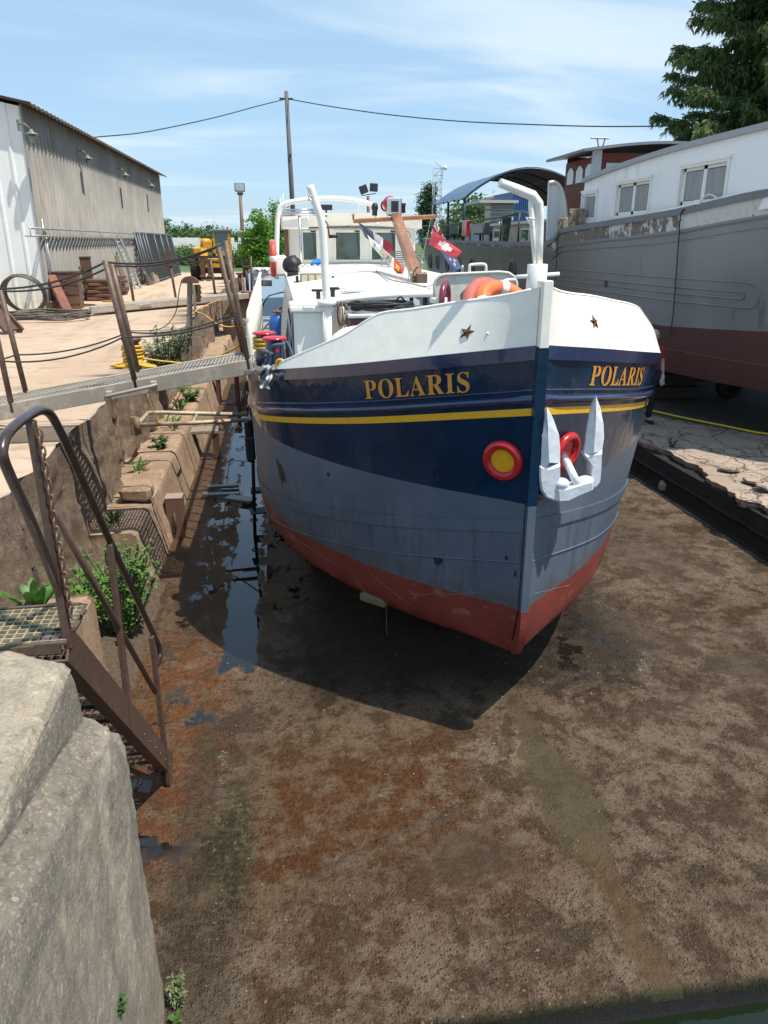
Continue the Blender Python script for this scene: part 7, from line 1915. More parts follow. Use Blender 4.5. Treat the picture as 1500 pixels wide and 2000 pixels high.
for k in range(6):
    y = a.y + (b.y - a.y) * k / 5.3; m.tube([(wallp(y), y, 4.28), (wallp(y) + .17, y, 4.26), (wallp(y) + .17, y, 4.55)], .02, 5)
for y in (26.7,): m.tube([(wallp(y) + .1, y, 2), (wallp(y) + .1, y, 4.8)], .035, 6).tube([(wallp(y) + .1, y + .2, 2), (wallp(y) + .1, y + .2, 4.4)], .03, 6)
m.build('service_pipes', STEEL, shed)
# ladder, mesh panels and grid rack leaning on the wall
def lean_ladder():
    a1 = onZ(268, 562, QZ); a2 = onX(227, 468, -7.0)
    t = thing('ladder', 'aluminium ladder leaning on the corrugated warehouse wall', 'ladder', a1)
    foot_ = Vector((-6.3, 38.3, QZ)); top = Vector((-7.1, 36.2, 5.0))
    a1 = onZ(265, 564, QZ); foot_ = a1; top = onX(225, 468, -7.12)
    side = Vector((.25, .45, 0)).normalized() * .40
    for s_ in (0, 1): MB().beam(foot_ + side * s_, top + side * s_, .05, .13).build('rail', ALU, t)
    m = MB()
    for k in range(12): 
        p = foot_.lerp(top, (k + .5) / 12); m.cyl(p, p + side, .018, 6)
    m.build('rungs', ALU, t)
lean_ladder()
for k, (px0, px1, lb) in enumerate(((262, 272, 'first of the dark mesh fence panels stacked against the warehouse'), (270, 283, 'middle dark mesh fence panel leaning on the warehouse'), (281, 312, 'wide dark mesh fence panel facing the yard by the warehouse end'), (309, 331, 'last dark mesh fence panel at the far end of the warehouse'))):
    t0 = onX(px0, 470, -7.0).y
    t1 = onX(px1, 472, -7.0).y
    t = thing('mesh_fence', lb, 'fence panel', (-6.6, (t0 + t1) / 2, QZ), 'mesh fence panels leaning on the warehouse')
    p = lambda y, z: Vector((-6.55 - (z - QZ) * .16 + k * .03, y, z))
    m = MB()
    for y in (t0, (t0 + t1) / 2, t1): m.cyl(p(y, QZ), p(y, QZ + 2.6), .05, 6)
    m.cyl(p(t0, QZ + 2.55), p(t1, QZ + 2.55), .05, 6).cyl(p(t0, QZ + .1), p(t1, QZ + .1), .05, 6)
    m.build('frame', simple('dark_grey_frame', (.12, .14, .16), .5, .3, var=.2), t)
    m = MB()
    y = t0
    while y < t1: m.beam(p(y, QZ), p(y, QZ + 2.5), .035, .02); y += .11
    for j in range(14): m.beam(p(t0, QZ + .18 * j + .1), p(t1, QZ + .18 * j + .1), .03, .02)
    m.build('mesh', simple('dark_mesh', (.055, .06, .06), .6, var=.2), t)
t = thing('grid_rack', 'small white and rusty bar grating leaning before the mesh panels', 'grating', onZ(300, 553, QZ))
A0, B0_, C0, D0 = onZ(294, 557, QZ), onZ(311, 552, QZ), onX(300, 518, -6.75), onX(275, 519, -6.75)
m = MB()
for k in range(9):
    f = k / 8; m.beam(A0.lerp(B0_, f), D0.lerp(C0, f), .045, .03)
m.beam(A0, B0_, .05, .05).beam(D0, C0, .06, .05).build('bars', simple('rusty_white_bars', (.42, .36, .31), .7, var=.3, vscale=4, col2=(.22, .13, .09)), t)
# brown steel chests, beam, plates
def chest(q, w, d, h, lb, mat_, rz=.1, ribs=True):
    t = thing('steel_chest', lb, 'chest', q)
    R_ = Matrix.Rotation(rz, 3, 'Z')
    MB().box(q + Vector((0, 0, h / 2)), (w, d, h), R_, bev=.02).build('body', mat_, t)
    m = MB()
    for k in range(3): 
        z = h * (.25 + .27 * k)
        m.tube([q + R_ @ Vector((-.22 + .0, -d / 2 - .0, z)), q + R_ @ Vector((-.22, -d / 2 - .06, z)), q + R_ @ Vector((.12, -d / 2 - .06, z)), q + R_ @ Vector((.12, -d / 2, z))], .018, 5)
        m.box(q + R_ @ Vector((0, -d / 2 - .008, z - .12)), (w * .96, .016, .03), R_)
    m.build('rungs', RUST, t)
    MB().box(q + Vector((0, 0, h + .02)), (w + .05, d + .05, .04), R_).build('lid', RUST, t)
CHM = simple('brown_chest_paint', (.12, .06, .042), .6, .05, var=.3, vscale=2, col2=(.17, .085, .055))
chest(onZ(132, 602, QZ), 1.0, .8, 1.15, 'taller brown steel chest with rungs beside the white warehouse corner', CHM)
chest(onZ(158, 588, QZ) + Vector((0, .6, 0)), .8, .8, 1.55, 'dark brown steel chest standing behind the taller one', RUST, .2)
m = MB().beam(onZ(132, 608, QZ + .05), onX(100, 540, -7.3), .28, .16, bev=.02); solo(m, 'steel_beam', OLDRED, 'red brown steel beam leaning against the chests', 'beam', loc=onZ(132, 608, QZ))
q = onZ(112, 606, QZ); m = MB().box(q + Vector((0, 0, .16)), (.55, .5, .3), .5, bev=.03); solo(m, 'steel_block', RUST, 'small tilted brown steel block at the foot of the red beam', 'block', loc=q)
q = onZ(196, 588, QZ); m = MB()
for k in range(6): m.box(q + Vector((random.uniform(-.05, .05), .3, .08 + .13 * k)), (.85, .7, .11), random.uniform(-.15, .15), bev=.02)
solo(m, 'plate_stack', simple('red_brown_plates', (.15, .075, .05), .75, var=.4, vscale=5), 'stack of red brown plates near the warehouse wall', 'stack of plates', loc=q)
q = onZ(230, 577, QZ); m = MB()
for k in range(5): m.box(q + Vector((random.uniform(-.1, .1), .3, .08 + .16 * k)), (.6, .6, .12), random.uniform(-.4, .4), bev=.02)
solo(m, 'scrap_heap', RUST, 'heap of rusty scrap behind the stack of plates', 'scrap', loc=q)
m = MB().beam(onZ(248, 570, QZ), onX(228, 500, -7.1), .16, .10); solo(m, 'plank_leaning', RUST, 'rusty brown plank leaning beside the ladder', 'plank', loc=onZ(248, 570, QZ))
q = onZ(48, 612, QZ)
m = MB()
for k in range(9): m.torus(q + Vector((.05 * random.uniform(-1, 1), .35 - .02 * k, .62 - .05)), .62 - .03 * random.random(), .028, (.06 * random.uniform(-1, 1), 1, .3 + .03 * k), 28, 6)
solo(m, 'hose_coil', simple('grey_brown_hose', (.10, .085, .07), .6, var=.3), 'big coil of dark hose standing against the white warehouse front', 'hose coil', loc=q)
q = onZ(85, 622, QZ + .05)
m = MB()
for k in range(7): m.tube([q + Vector((cos(a * PI / 14) * (1.2 + .12 * random.random()), sin(a * PI / 14) * (.75 + .1 * random.random()), .03 + .025 * k + .02 * sin(a))) for a in range(28)], .026, 6, closed=True)
solo(m, 'hose_coil', simple('grey_brown_hose', (.10, .085, .07), .6, var=.3), 'flat coil of dark hose lying on the ground in front of the chests', 'hose coil', loc=q)
q = onZ(185, 598, QZ); m = MB()
for k in range(4): m.tube(smoothpath([q + Vector((-1.2, .1 * k, .03)), q + Vector((-.4, .25 - .2 * k, .05)), q + Vector((.4, -.15 + .1 * k, .04)), q + Vector((1.3, .1 * k, .03))], 5), .022, 6)
solo(m, 'loose_cable', ROPED, 'loose dark cables lying before the stack of plates', 'cable', loc=q)
q = onZ(14, 652, QZ)
m = MB().beam(q + Vector((.12, 0, .06)), q + Vector((-.45, .2, .75)), .5, .08, bev=.01).beam(q + Vector((.28, .2, .03)), q + Vector((-.25, .45, .62)), .06, .2)
solo(m, 'steel_wedge', RUST, 'dark rusty steel wedge at the left edge of the yard', 'wedge', loc=q)
# spare gangway lying in the yard
a = onZ(176, 617, QZ + .02); b = onZ(492, 586, QZ + .02)
t = thing('spare_gangway', 'grey gangway section lying flat on the ground behind the stanchions', 'gangway', a)
MB().beam(a + Vector((0, .1, .16)), b + Vector((0, .1, .16)), .10, .22, bev=.02).beam(a + Vector((0, .9, .16)), b + Vector((0, .9, .16)), .10, .22, bev=.02).build('side_beam', simple('pale_grey_beam', (.36, .32, .26), .7, var=.2, vscale=2), t)
MB().prism([a + Vector((0, .15, .2)), b + Vector((0, .15, .2)), b + Vector((0, .85, .2)), a + Vector((0, .85, .2))], (0, 0, .02)).build('walkway', GALV, t)
c = a.lerp(b, .29); MB().box(c + Vector((0, .02, .17)), (.5, .08, .09), atan2(b.y - a.y, b.x - a.x), bev=.02).build('lifting_handle', ALU, t)
MB().box(b + Vector((-.15, .4, .15)), (.5, .9, .3), .6).build('timber_end', OLDRED, t)
# yellow rope on a bollard
q = onZ(262, 716, QZ)
t = thing('quay_bollard', 'bollard wrapped in thick yellow rope behind the gangway', 'bollard', q)
MB().lathe(q, [(0, 0), (.16, 0), (.15, .05), (.13, .1), (.12, .42), (.17, .46), (.17, .5), (0, .52)], 18).build('post', RUST, t)
m = MB()
for k in range(5): m.torus(q + Vector((0, 0, .12 + .06 * k)), .16 + .01 * (k % 2), .026, (.05 * (k % 2), .04, 1), 22, 7)
m.build('rope_turns', ROPEY, t)
m = MB()
for k in range(4):
    r0 = .22 + .04 * k
    m.tube(smoothpath([q + Vector((-.12, -.1, .1)), q + Vector((-.30 - .02 * k, -.08 - .04 * k, .05)), q + Vector((-.24, -.24 + .04 * k, .04)), q + Vector((.05, -.25 - .04 * k, .05 + .02 * k)), q + Vector((.30, -.16 - .08 * k, .05)), q + Vector((.32 + .04 * k, -.36, .05)), q + Vector((.1 + .06 * k, -.28, .08)), q + Vector((.1, -.05, .12))], 6), .019, 7)
m.tube(smoothpath([q + Vector((.12, -.05, .16)), q + Vector((.6, .02, .07)), q + Vector((1.2, 0, .06)), q + Vector((2.1, -.5, .5)), q + Vector((2.6, -1.2, 1.0))], 5), .018, 7)
solo(m, 'mooring_rope', ROPEY, 'slack yellow rope lying in loops below the quay bollard', 'rope', loc=q)
# sheave post with half wheel cap
q = onZ(374, 690, QZ - .2); Y_ = 15.6
t = thing('sheave_post', 'wooden post with a rusty half-wheel sheave on top at the quay edge', 'post', onY(372, 690, Y_))
MB().beam(onY(369, 720, Y_), onY(371, 553, Y_), .10, .10, bev=.01).build('post', WOODG, t)
MB().beam(onY(388, 700, Y_ - .1), onY(378, 556, Y_ - .1), .05, .05).build('brace', WOODG, t)
c = onY(371, 553, Y_ - .02)
P = [c + Vector((cos(PI * k / 12) * .17, 0, sin(PI * k / 12) * .13)) for k in range(13)]
MB().prism([p + Vector((0, -.09, 0)) for p in P], (0, .18, 0)).build('sheave', RUST, t)
P = [onY(x, y, Y_ + .1) for x, y in ((380, 556), (390, 556), (393, 562), (391, 566), (394, 571), (391, 576), (394, 580), (391, 585), (393, 589), (388, 591), (380, 590))]
MB().prism(P, (0, .04, 0)).build('toothed_plate', RUST, t)
MB().tube(smoothpath([onY(353, 553, Y_), onY(349, 575, Y_), onY(343, 610, Y_), onY(325, 635, Y_ - .2), onY(300, 645, Y_ - .3), onY(255, 646, Y_ - .3)], 4), .010, 5).build('cable', ROPED, t)
# stakes and wire along the edge
STK = [((263, 602), (250, 517)), ((345, 592), (331, 508)), ((422, 588), (411, 505)), ((452, 580), (449, 500)), ((492, 576), (490, 500))]
words = ['leftmost rusty stake of the yard fence, by the ladder', 'rusty stake with a small brown box on top', 'rusty stake in front of the loader', 'thin rusty stake to the right of the loader', 'rusty stake nearest the barge railing']
prev = None
for i, ((bx, by), (tx, ty)) in enumerate(STK):
    b = onZ(bx, by, QZ); tp_ = onY(tx, ty, b.y)
    t = thing('fence_stake', words[i], 'stake', b, 'rusty stakes of the yard fence')
    MB().cyl(b, tp_, .045, 8).build('stake', RODM, t)
    if i == 1: MB().box(tp_ + Vector((-.02, 0, .05)), (.2, .2, .5)).build('junction_box', RUST, t)
    if prev is not None:
        m = MB().tube(sag(prev.lerp(pb_, .0), tp_, .25, 10), .012, 5)
        m.build('wire', ROPED, t)
    prev = tp_; pb_ = b
for px, h, lb in ((470, .8, 'short rusty post beside the floodlight pole'), (484, 1.1, 'rusty post by the barge rail, left of the pale drums')):
    q = onZ(px, 572, QZ); MB()
    solo(MB().cyl(q, q + Vector((0, 0, h)), .07, 8).box(q + Vector((0, 0, h)), (.3, .2, .08)), 'short_post', RUST, lb, 'post', loc=q)
m = MB().tube(smoothpath([onZ(x, y, QZ + .03) for x, y in ((200, 588), (280, 590), (350, 587), (410, 583), (425, 577), (432, 585))], 5), .03, 6)
solo(m, 'hose', simple('orange_yellow_hose', (.60, .33, .06), .5, var=.15), 'orange yellow hose running across the sandy yard', 'hose', loc=onZ(350, 587, QZ))
m = MB().tube(smoothpath([onY(432, 584, 26), onY(385, 605, 15.2), onY(400, 615, 15), onY(425, 633, 15), onY(455, 638, 15), onY(480, 622, 15)], 6), .014, 6)
solo(m, 'cable', simple('orange_cable', (.65, .32, .05), .5, var=.1), 'orange cable drooping over the quay edge to the barge', 'cable', loc=onY(425, 633, 15))
# pale drums
for k, (px, lb) in enumerate(((504, 'left pale drum standing beyond the barge railing'), (519, 'right pale drum standing beyond the barge railing'))):
    q = onZ(px, 533, QZ); q = onY(px, 532, 40.); q.z = QZ
    t = thing('drum', lb, 'drum', q, 'pale drums beyond the barge railing')
    MB().lathe(q, [(0, 0), (.29, 0), (.29, .28), (.305, .3), (.29, .32), (.29, .58), (.305, .6), (.29, .62), (.29, .9), (.27, .9), (.27, .88), (0, .88)], 20).build('shell', simple('pale_drum', (.55, .58, .6), .5, var=.2, col2=(.35, .38, .42)), t)
    MB().tube(smoothpath([q + Vector((-.2, -.3, .72)), q + Vector((-.05, -.31, .8)), q + Vector((.1, -.31, .72)), q + Vector((.2, -.3, .8))], 4), .025, 5).build('marking', BLACK, t)
# timber and plate work at the quay head beyond the gangway
for (x, y, z, sx, sy, sz, mt, nm, lb) in ((-1.55, 30.5, 1.0, 1.2, .9, 2.2, LEDGE, 'concrete_pier', 'square concrete pier at the quay edge before the loader'), (-.95, 26.3, 1.55, 1.3, .25, .2, WOODG, 'timber_baulk', 'grey timber baulk across the dock beyond the gangway'), (-.45, 27.2, 1.3, .8, .7, .6, OLDRED, 'steel_tank', 'red brown steel tank at the dock side behind the railing')):
    solo(MB().box((x, y, z), (sx, sy, sz), .05, bev=.04), nm, mt, lb, nm.replace('_', ' '), loc=(x, y, z - sz / 2))
# ------------------------------------------------------------------ loader
lx = onZ(415, 542, QZ); 
LO = Vector((lx.x, 47.5, QZ)); LO.x = onY(413, 540, 47.5).x
t = thing('telehandler', 'yellow telehandler with big tyres and a cab parked at the end of the yard', 'telehandler', LO)
YEL = simple('machine_yellow', (.66, .36, .03), .45, var=.2, vscale=2, col2=(.48, .22, .03), lo=.5, hi=.7)
def L(px, py, d=0): return onY(px, py, LO.y + d)
for px in (382, 441):
    c = L(px, 521, 0); c.z = QZ + .66
    w = MB().lathe(c, [(0, .2), (.35, .22), (.38, .26), (.62, .26), (.66, .2), (.66, -.2), (.62, -.26), (.38, -.26), (0, -.2)], 22, axis=(1, 0, 0))
    for k in range(18):
        a = 2 * PI * k / 18
        for s_ in (-1, 1): w.box(c + Vector((s_ * .12, cos(a) * .66, sin(a) * .66)), (.26, .09, .06), Matrix.Rotation(a - PI / 2, 3, 'X') @ Matrix.Rotation(s_ * .5, 3, 'Z'))
    w.build('wheel', TYRE, t)
    c2 = c + Vector((0, 2.9, 0)); MB().lathe(c2, [(0, .2), (.62, .26), (.66, .2), (.66, -.2), (.62, -.26), (0, -.2)], 22, axis=(1, 0, 0)).build('wheel', TYRE, t)
MB().box(LO + Vector((0, 1.5, .95)), (1.3, 4.2, .55), bev=.05).box(LO + Vector((-.62, .9, 1.62)), (.75, 1.6, .42), bev=.08).build('chassis', YEL, t)
MB().box(LO + Vector((0, -.05, .6)), (1.6, .3, .5)).build('axle', DARKSTEEL, t)
cabx = (L(430, 470).x, L(447, 470).x)
cl, cr = L(417, 455, .6).x, L(446, 455, .6).x
zt0, zb0 = L(430, 452, .6).z, L(430, 500, .6).z
m = MB()
for x in (cl, cr):
    for dy in (.5, 1.9): m.box((x, LO.y + dy, (zt0 + zb0) / 2), (.1, .1, zt0 - zb0))
m.box(((cl + cr) / 2, LO.y + 1.2, zb0 - .1), (cr - cl + .1, 1.5, .5))
cb = m.build('cab', YEL, t)
MB().box(((cl + cr) / 2, LO.y + 1.2, zt0 + .05), (cr - cl + .2, 1.7, .16), bev=.04).build('cab_roof', simple('grey_roof_grille', (.14, .16, .18), .6), cb)
MB().box(((cl + cr) / 2, LO.y + 1.2, (zt0 + zb0) / 2 + .1), (cr - cl - .08, 1.36, zt0 - zb0 - .3)).build('cab_glass', simple('cab_glass', (.10, .20, .20), .06, coat=.4), cb)
MB().lathe(Vector((cr - .05, LO.y + .7, zt0 + .13)), [(0, 0), (.05, 0), (.05, .12), (0, .14)], 8).build('beacon', REDP, cb)
MB().box((cr + .45, LO.y + .3, zt0 - .45), (.22, .05, .3)).beam((cr, LO.y + .4, zt0 - .3), (cr + .45, LO.y + .3, zt0 - .3), .03, .03).build('mirror', BLACK, cb)
MB().beam(L(402, 480, -.9), L(415, 476, 2.5), .42, .5, bev=.05).beam(L(399, 478, -.6), L(399, 508, -1.0), .42, .34, bev=.04).lathe(L(401, 473, -.7), [(0, .25), (.2, .25), (.2, -.25), (0, -.25)], 14, axis=(1, 0, 0)).build('boom', YEL, t)
MB().box(L(405, 502, -1.1), (2.0, .12, .14)).box(L(405, 512, -1.1), (1.8, .1, .12)).build('fork_carriage', DARKSTEEL, t)
for px in (396, 410): MB().box(L(px, 524, -1.15), (.26, .16, 1.0)).box(L(px, 539, -1.6), (.24, 1.1, .08)).build('fork', RUST, t)
# ------------------------------------------------------------------ poles, wires, tower
def pole(name, b, tp_, r, label, cat, mat_, parts=None):
    t = thing(name, label, cat, b)
    MB().tube([b, Vector(b).lerp(Vector(tp_), .5), tp_], [r, r * .9, r * .7], 8).build('pole', mat_, t)
    return t
YF = 50.
b = onY(479, 545, YF); tp_ = onY(469, 378, YF); b = Vector((b.x, YF, QZ))
t = pole('floodlight_pole', b, tp_, .13, 'slim rusty pole with one square floodlight near the loader', 'floodlight', simple('rusty_pole', (.20, .12, .09), .7, var=.3))
q = tp_
MB().box(q + Vector((0, -.05, .35)), (.62, .16, .50), bev=.03).box(q + Vector((0, .05, .0)), (.36, .2, .16)).build('floodlight', simple('grey_lamp_case', (.16, .17, .18), .5, .3), t)
MB().box(q + Vector((0, -.14, .36)), (.52, .02, .40)).build('lens', simple('lamp_lens', (.45, .52, .56), .1, coat=.4), t)
YT = 62.
b = onY(720, 420, YT); b.z = QZ; tp_ = onY(719, 383, YT)
t = pole('floodlight_pole', b, tp_, .16, 'maroon pole with a pair of black floodlights behind the wheelhouse', 'floodlight', simple('maroon_pole', (.16, .06, .06), .6))
MB().beam(onY(706, 382, YT), onY(734, 378, YT), .06, .06).build('cross_arm', BLACK, t)
for px, py, rr in ((710, 370, -.35), (730, 366, .05)): MB().box(onY(px, py, YT), (.62, .25, .60), Matrix.Rotation(rr, 3, 'Y'), bev=.04).build('floodlight', simple('black_lamp', (.035, .045, .055), .35), t)
YU = 62.
b = onY(571, 395, YU); tp_ = onY(559, 178, YU); d = (b - tp_); b = tp_ + d * ((tp_.z - QZ) / (tp_.z - b.z))
t = pole('utility_pole', b, tp_, .20, 'tall grey utility pole carrying the overhead cable behind the wheelhouse', 'utility pole', simple('grey_pole', (.13, .125, .13), .8, var=.3))
pw = onY(559, 193, YU)
MB().box(pw, (1.0, .12, .12)).build('cross_arm', DARKSTEEL, t)
MB().tube(smoothpath([onY(569, 300, YU - .2), onY(565, 306, YU - .2), onY(566, 316, YU - .2)], 3), .05, 5).build('pole_bracket', DARKSTEEL, t)
CAB_ = simple('green_black_cable', (.03, .05, .045), .6)
ea = onX(177, 269, -7.0)
pts = [onY(556, 194, YU)]
P = [(556, 194), (500, 208), (430, 227), (350, 245), (270, 260), (177, 269)]
def wire(P, Ya, Yb, lb):
    n_ = len(P); L_ = [onY(x, y, Ya + (Yb - Ya) * i / (n_ - 1)) for i, (x, y) in enumerate(P)]
    solo(MB().tube(smoothpath(L_, 5), .035, 5), 'overhead_cable', CAB_, lb, 'cable', 'overhead cables', loc=L_[0])
wire(P + [(120, 281)], YU, 48, 'overhead cable from the utility pole to the warehouse roof')
wire([(562, 193), (640, 207), (760, 224), (900, 237), (1060, 244), (1180, 247), (1320, 246)], YU, 40, 'overhead cable from the utility pole to the conifer')
YS_ = 112.
t = thing('scaffold_tower', 'thin lattice tower with a white dish beside the poplar', 'tower', onY(855, 470, YS_))
m = MB(); x0 = onY(847, 400, YS_).x; x1 = onY(862, 400, YS_).x
z1 = onY(855, 326, YS_).z
for x in (x0, x1):
    for dy in (0, 1.): m.cyl((x, YS_ + dy, 2), (x, YS_ + dy, z1), .06, 5)
z = 3.; k = 0
while z < z1:
    m.cyl((x0, YS_, z), (x1, YS_, z), .04, 4); m.cyl((x0, YS_, z), (x1, YS_, z + .9), .035, 4) if k % 2 else m.cyl((x1, YS_, z), (x0, YS_, z + .9), .035, 4); z += .9; k += 1
m.build('lattice', simple('tower_grey', (.30, .34, .38), .6), t)
MB().ball((x1 + .35, YS_ - .2, z1 - .1), .32, 10, 8).build('dish', WHITE, t)
# far buildings and boats
def house(name, lb, cat, c, w, d, h, wall, roofm=None, rh=.8, wins=2):
    c = Vector(c); t = thing(name, lb, cat, c)
    MB().box(c + Vector((0, d / 2, h / 2)), (w, d, h)).build('wall', wall, t)
    if roofm:
        m = MB().prism([c + Vector((-w / 2 - .2, -.2, h)), c + Vector((w / 2 + .2, -.2, h)), c + Vector((0, -.2, h + rh))], (0, d + .4, 0)); m.build('roof', roofm, t)
    for k in range(wins):
        x = -w / 2 + w * (k + .5) / wins
        MB().box(c + Vector((x, -.03, h * .55)), (w / wins * .55, .08, h * .35)).build('window', GLASS, t)
    return t
q = onY(345, 522, 95); house('white_cabin', 'white cabin boat beyond the yard, behind the wire stakes', 'boat', (q.x, 95, 2.2), 5.5, 3, 2.4, WHITE, wins=2)
q = onY(362, 520, 90); house('white_cabin', 'smaller white cabin boat with grey windows left of the loader', 'boat', (q.x, 90, 2.0), 3.2, 3, 2.0, WHITE, wins=3)
q = onY(460, 505, 92); house('white_cabin', 'white cabin boat right of the loader behind the floodlight pole', 'boat', (q.x, 92, 2.0), 3, 3, 2.6, WHITE, wins=2)
q = onY(980, 385, 75); house('chimney_house', 'cream house with a red chimney top behind the awning', 'house', (q.x, 75, 2), 1.6, 3, q.z - 2 - .2, simple('cream_render', (.55, .45, .32), .9), OLDRED, .5, 1)
q = onY(984, 410, 58); t = thing('metal_shed', 'grey horizontally ribbed metal shed behind the house barge', 'shed', (q.x, 58, 2))
m = MB(); zt1 = onY(984, 397, 58).z; x0, x1 = onY(958, 410, 58).x, onY(1003, 410, 58).x
m.grid(lambda u, v: (x0 + (x1 - x0) * u, 58 - .05 * sin(v * 60), 2 + (zt1 - 2) * v), 1, 120); m.build('ribbed_wall', simple('grey_shed', (.36, .36, .34), .7, var=.2), t)
MB().box(((x0 + x1) / 2 - .4, 60, zt1 + .1), (x1 - x0 + 1.2, 5, .2)).build('flat_roof', simple('pale_roof', (.5, .5, .48), .7), t)
q = onY(1021, 395, 66); t = thing('shipping_container', 'blue ribbed shipping container behind the white davit', 'container', (q.x, 66, 2))
x0, x1 = onY(1002, 395, 66).x, onY(1062, 395, 66).x; zt1 = onY(1020, 374, 66).z
m = MB()
for k in range(16):
    a = x0 + (x1 - x0) * k / 16; w_ = (x1 - x0) / 16
    m.add([(a, 66, 2), (a + w_ * .5, 66, 2), (a + w_ * .6, 65.9, 2), (a + w_, 65.9, 2), (a, 66, zt1), (a + w_ * .5, 66, zt1), (a + w_ * .6, 65.9, zt1), (a + w_, 65.9, zt1)], [(0, 1, 5, 4), (1, 2, 6, 5), (2, 3, 7, 6)])
m.box(((x0 + x1) / 2, 69, zt1 / 2 + 1), (x1 - x0, 5.9, zt1 - 2)); m.build('shell', simple('container_blue', (.06, .14, .33), .5, var=.15), t)
q = onX(925, 452, 11.5); 
MBs = MB().box((11.4, 37, 4.5), (3.5, 6, .9), bev=.1)
solo(MBs, 'hatch_cover', CLOTHW, 'long white hatch cover on the aft deck of the grey barge', 'hatch', loc=(11.4, 37, 4.05))
# ================================================================== trees
def tree(name, label, base, h, blobs, n, leaf, mat_, group=None, cat='tree', trunk_r=None, seed=0, flat=.5):
    """trunk and limbs plus a crown of leaf-sized faces gathered in clumps inside the given blobs (centre, radii)"""
    rnd = random.Random(seed)
    base = Vector(base); t = thing(name, label, cat, base, group)
    tr = MB(); r = trunk_r or h * .02
    top = base + Vector((0, 0, h * .8))
    tr.tube(smoothpath([base, base.lerp(top, .4) + Vector((rnd.uniform(-1, 1), rnd.uniform(-1, 1), 0)) * h * .015, top], 4), [r * (1 - .085 * i) for i in range(9)], 7)
    cl = MB(); vs = []; fs = []
    vol = [b[1][0] * b[1][1] * b[1][2] for b in blobs]; tot = sum(vol)
    for (c, rad), v in zip(blobs, vol):
        c = base + Vector(c); k = max(6, int(n * v / tot / 26))
        tr.tube([base + Vector((0, 0, max(.15 * h, (c.z - base.z) * .5))), c], [r * .4, r * .12], 5)
        for i in range(k):
            d = Vector((rnd.gauss(0, 1), rnd.gauss(0, 1), rnd.gauss(0, 1))).normalized() * rnd.random() ** .38
            cc = c + Vector((d.x * rad[0], d.y * rad[1], d.z * rad[2]))
            rr = leaf * rnd.uniform(2.2, 4.2)
            for j in range(26):
                p = cc + Vector((rnd.gauss(0, 1), rnd.gauss(0, 1), rnd.gauss(0, .7))) * rr * .55
                u = Vector((rnd.gauss(0, 1), rnd.gauss(0, 1), rnd.gauss(0, flat))).normalized(); w = u.cross(Vector((rnd.gauss(0, 1), rnd.gauss(0, 1), rnd.gauss(0, 1)))).normalized()
                s_ = leaf * rnd.uniform(.6, 1.2); o = len(vs)
                vs += [p - u * s_, p + w * s_ * .42, p + u * s_, p - w * s_ * .42]; fs.append((o, o + 1, o + 2, o + 3))
    cl.add(vs, fs); cl.build('crown', mat_, t); tr.build('trunk', BARK, t)
    return t
# bright young trees beside the barge wheelhouse
def at(px, Y, z=QZ): q = onY(px, 500, Y); return Vector((q.x, Y, z))
tree('young_tree', 'bright green young tree left of the wheelhouse', at(508, 46), 4.4, [((0, 0, 1.6), (1.0, 1.0, 1.3)), ((.1, 0, 2.7), (.7, .8, 1.0)), ((-.4, 0, 2.0), (.7, .8, .9)), ((.0, 0, 3.5), (.35, .4, .6))], 5200, .11, LF_BRIGHT, seed=3)
tree('young_tree', 'bright green young tree closest to the wheelhouse', at(537, 48), 4.9, [((0, 0, 2.2), (1.0, 1, 1.2)), ((.3, 0, 3.2), (.7, .7, .9)), ((.2, 0, 4.0), (.3, .4, .5)), ((-.5, 0, 1.5), (.8, .8, .9))], 5200, .11, LF_BRIGHT, seed=4)
tl = [(322, 118, 5.6, 2.2), (338, 130, 4.2, 3), (356, 122, 3.9, 3), (374, 135, 4.9, 3.4), (392, 126, 4.3, 3), (408, 140, 5.2, 3.4), (428, 150, 4.4, 3.4), (446, 132, 3.7, 2.8), (462, 128, 3.3, 2.6), (480, 140, 4, 3), (300, 110, 5, 3)]
nm = ['tall dark tree right at the warehouse corner', 'second tree from the warehouse in the far tree row', 'third tree of the far row, above the white cabin boats', 'rounded taller tree of the far row, above the wire stakes', 'tree of the far row just left of the loader boom', 'tallest tree of the far row, left of the loader cab', 'tree of the far row directly behind the loader cab', 'low tree of the far row right of the loader cab', 'lowest tree of the far row, beside the floodlight pole', 'far row tree behind the floodlight pole and young trees', 'tree of the far row hidden behind the warehouse end']
for i, ((px, Y, h, r), lb) in enumerate(zip(tl, nm)):
    z_ = 0
    tree('far_tree', lb, at(px, Y), h, [((0, 0, h * .5), (r, r, h * .42)), ((r * .5, 0, h * .42), (r * .8, r * .8, h * .3)), ((-r * .5, 0, h * .38), (r * .8, r * .8, h * .3)), ((r * .1, 0, h * .82), (r * .45, r * .45, h * .15))], 2600, .26, [LF_TREE, LF_TREE2, LF_TREE][i % 3], 'trees of the far tree line', seed=20 + i)
weedb = [(350, 80, 1.8), (372, 78, 1.6), (336, 82, 1.5), (455, 72, 1.2), (470, 70, 1.3)]
wl_ = ['long low bush below the white cabin boats', 'low bush left of the loader wheel', 'low bush at the warehouse end', 'low bush right of the loader', 'low bush at the foot of the floodlight pole']
for i, ((px, Y, h), lb) in enumerate(zip(weedb, wl_)):
    tree('bush', lb, at(px, Y), h, [((0, 0, h * .45), (1.9, 1.2, h * .5))], 1200, .16, LF_TREE2, 'low bushes beyond the yard', 'bush', seed=50 + i)
q = at(832, 128)
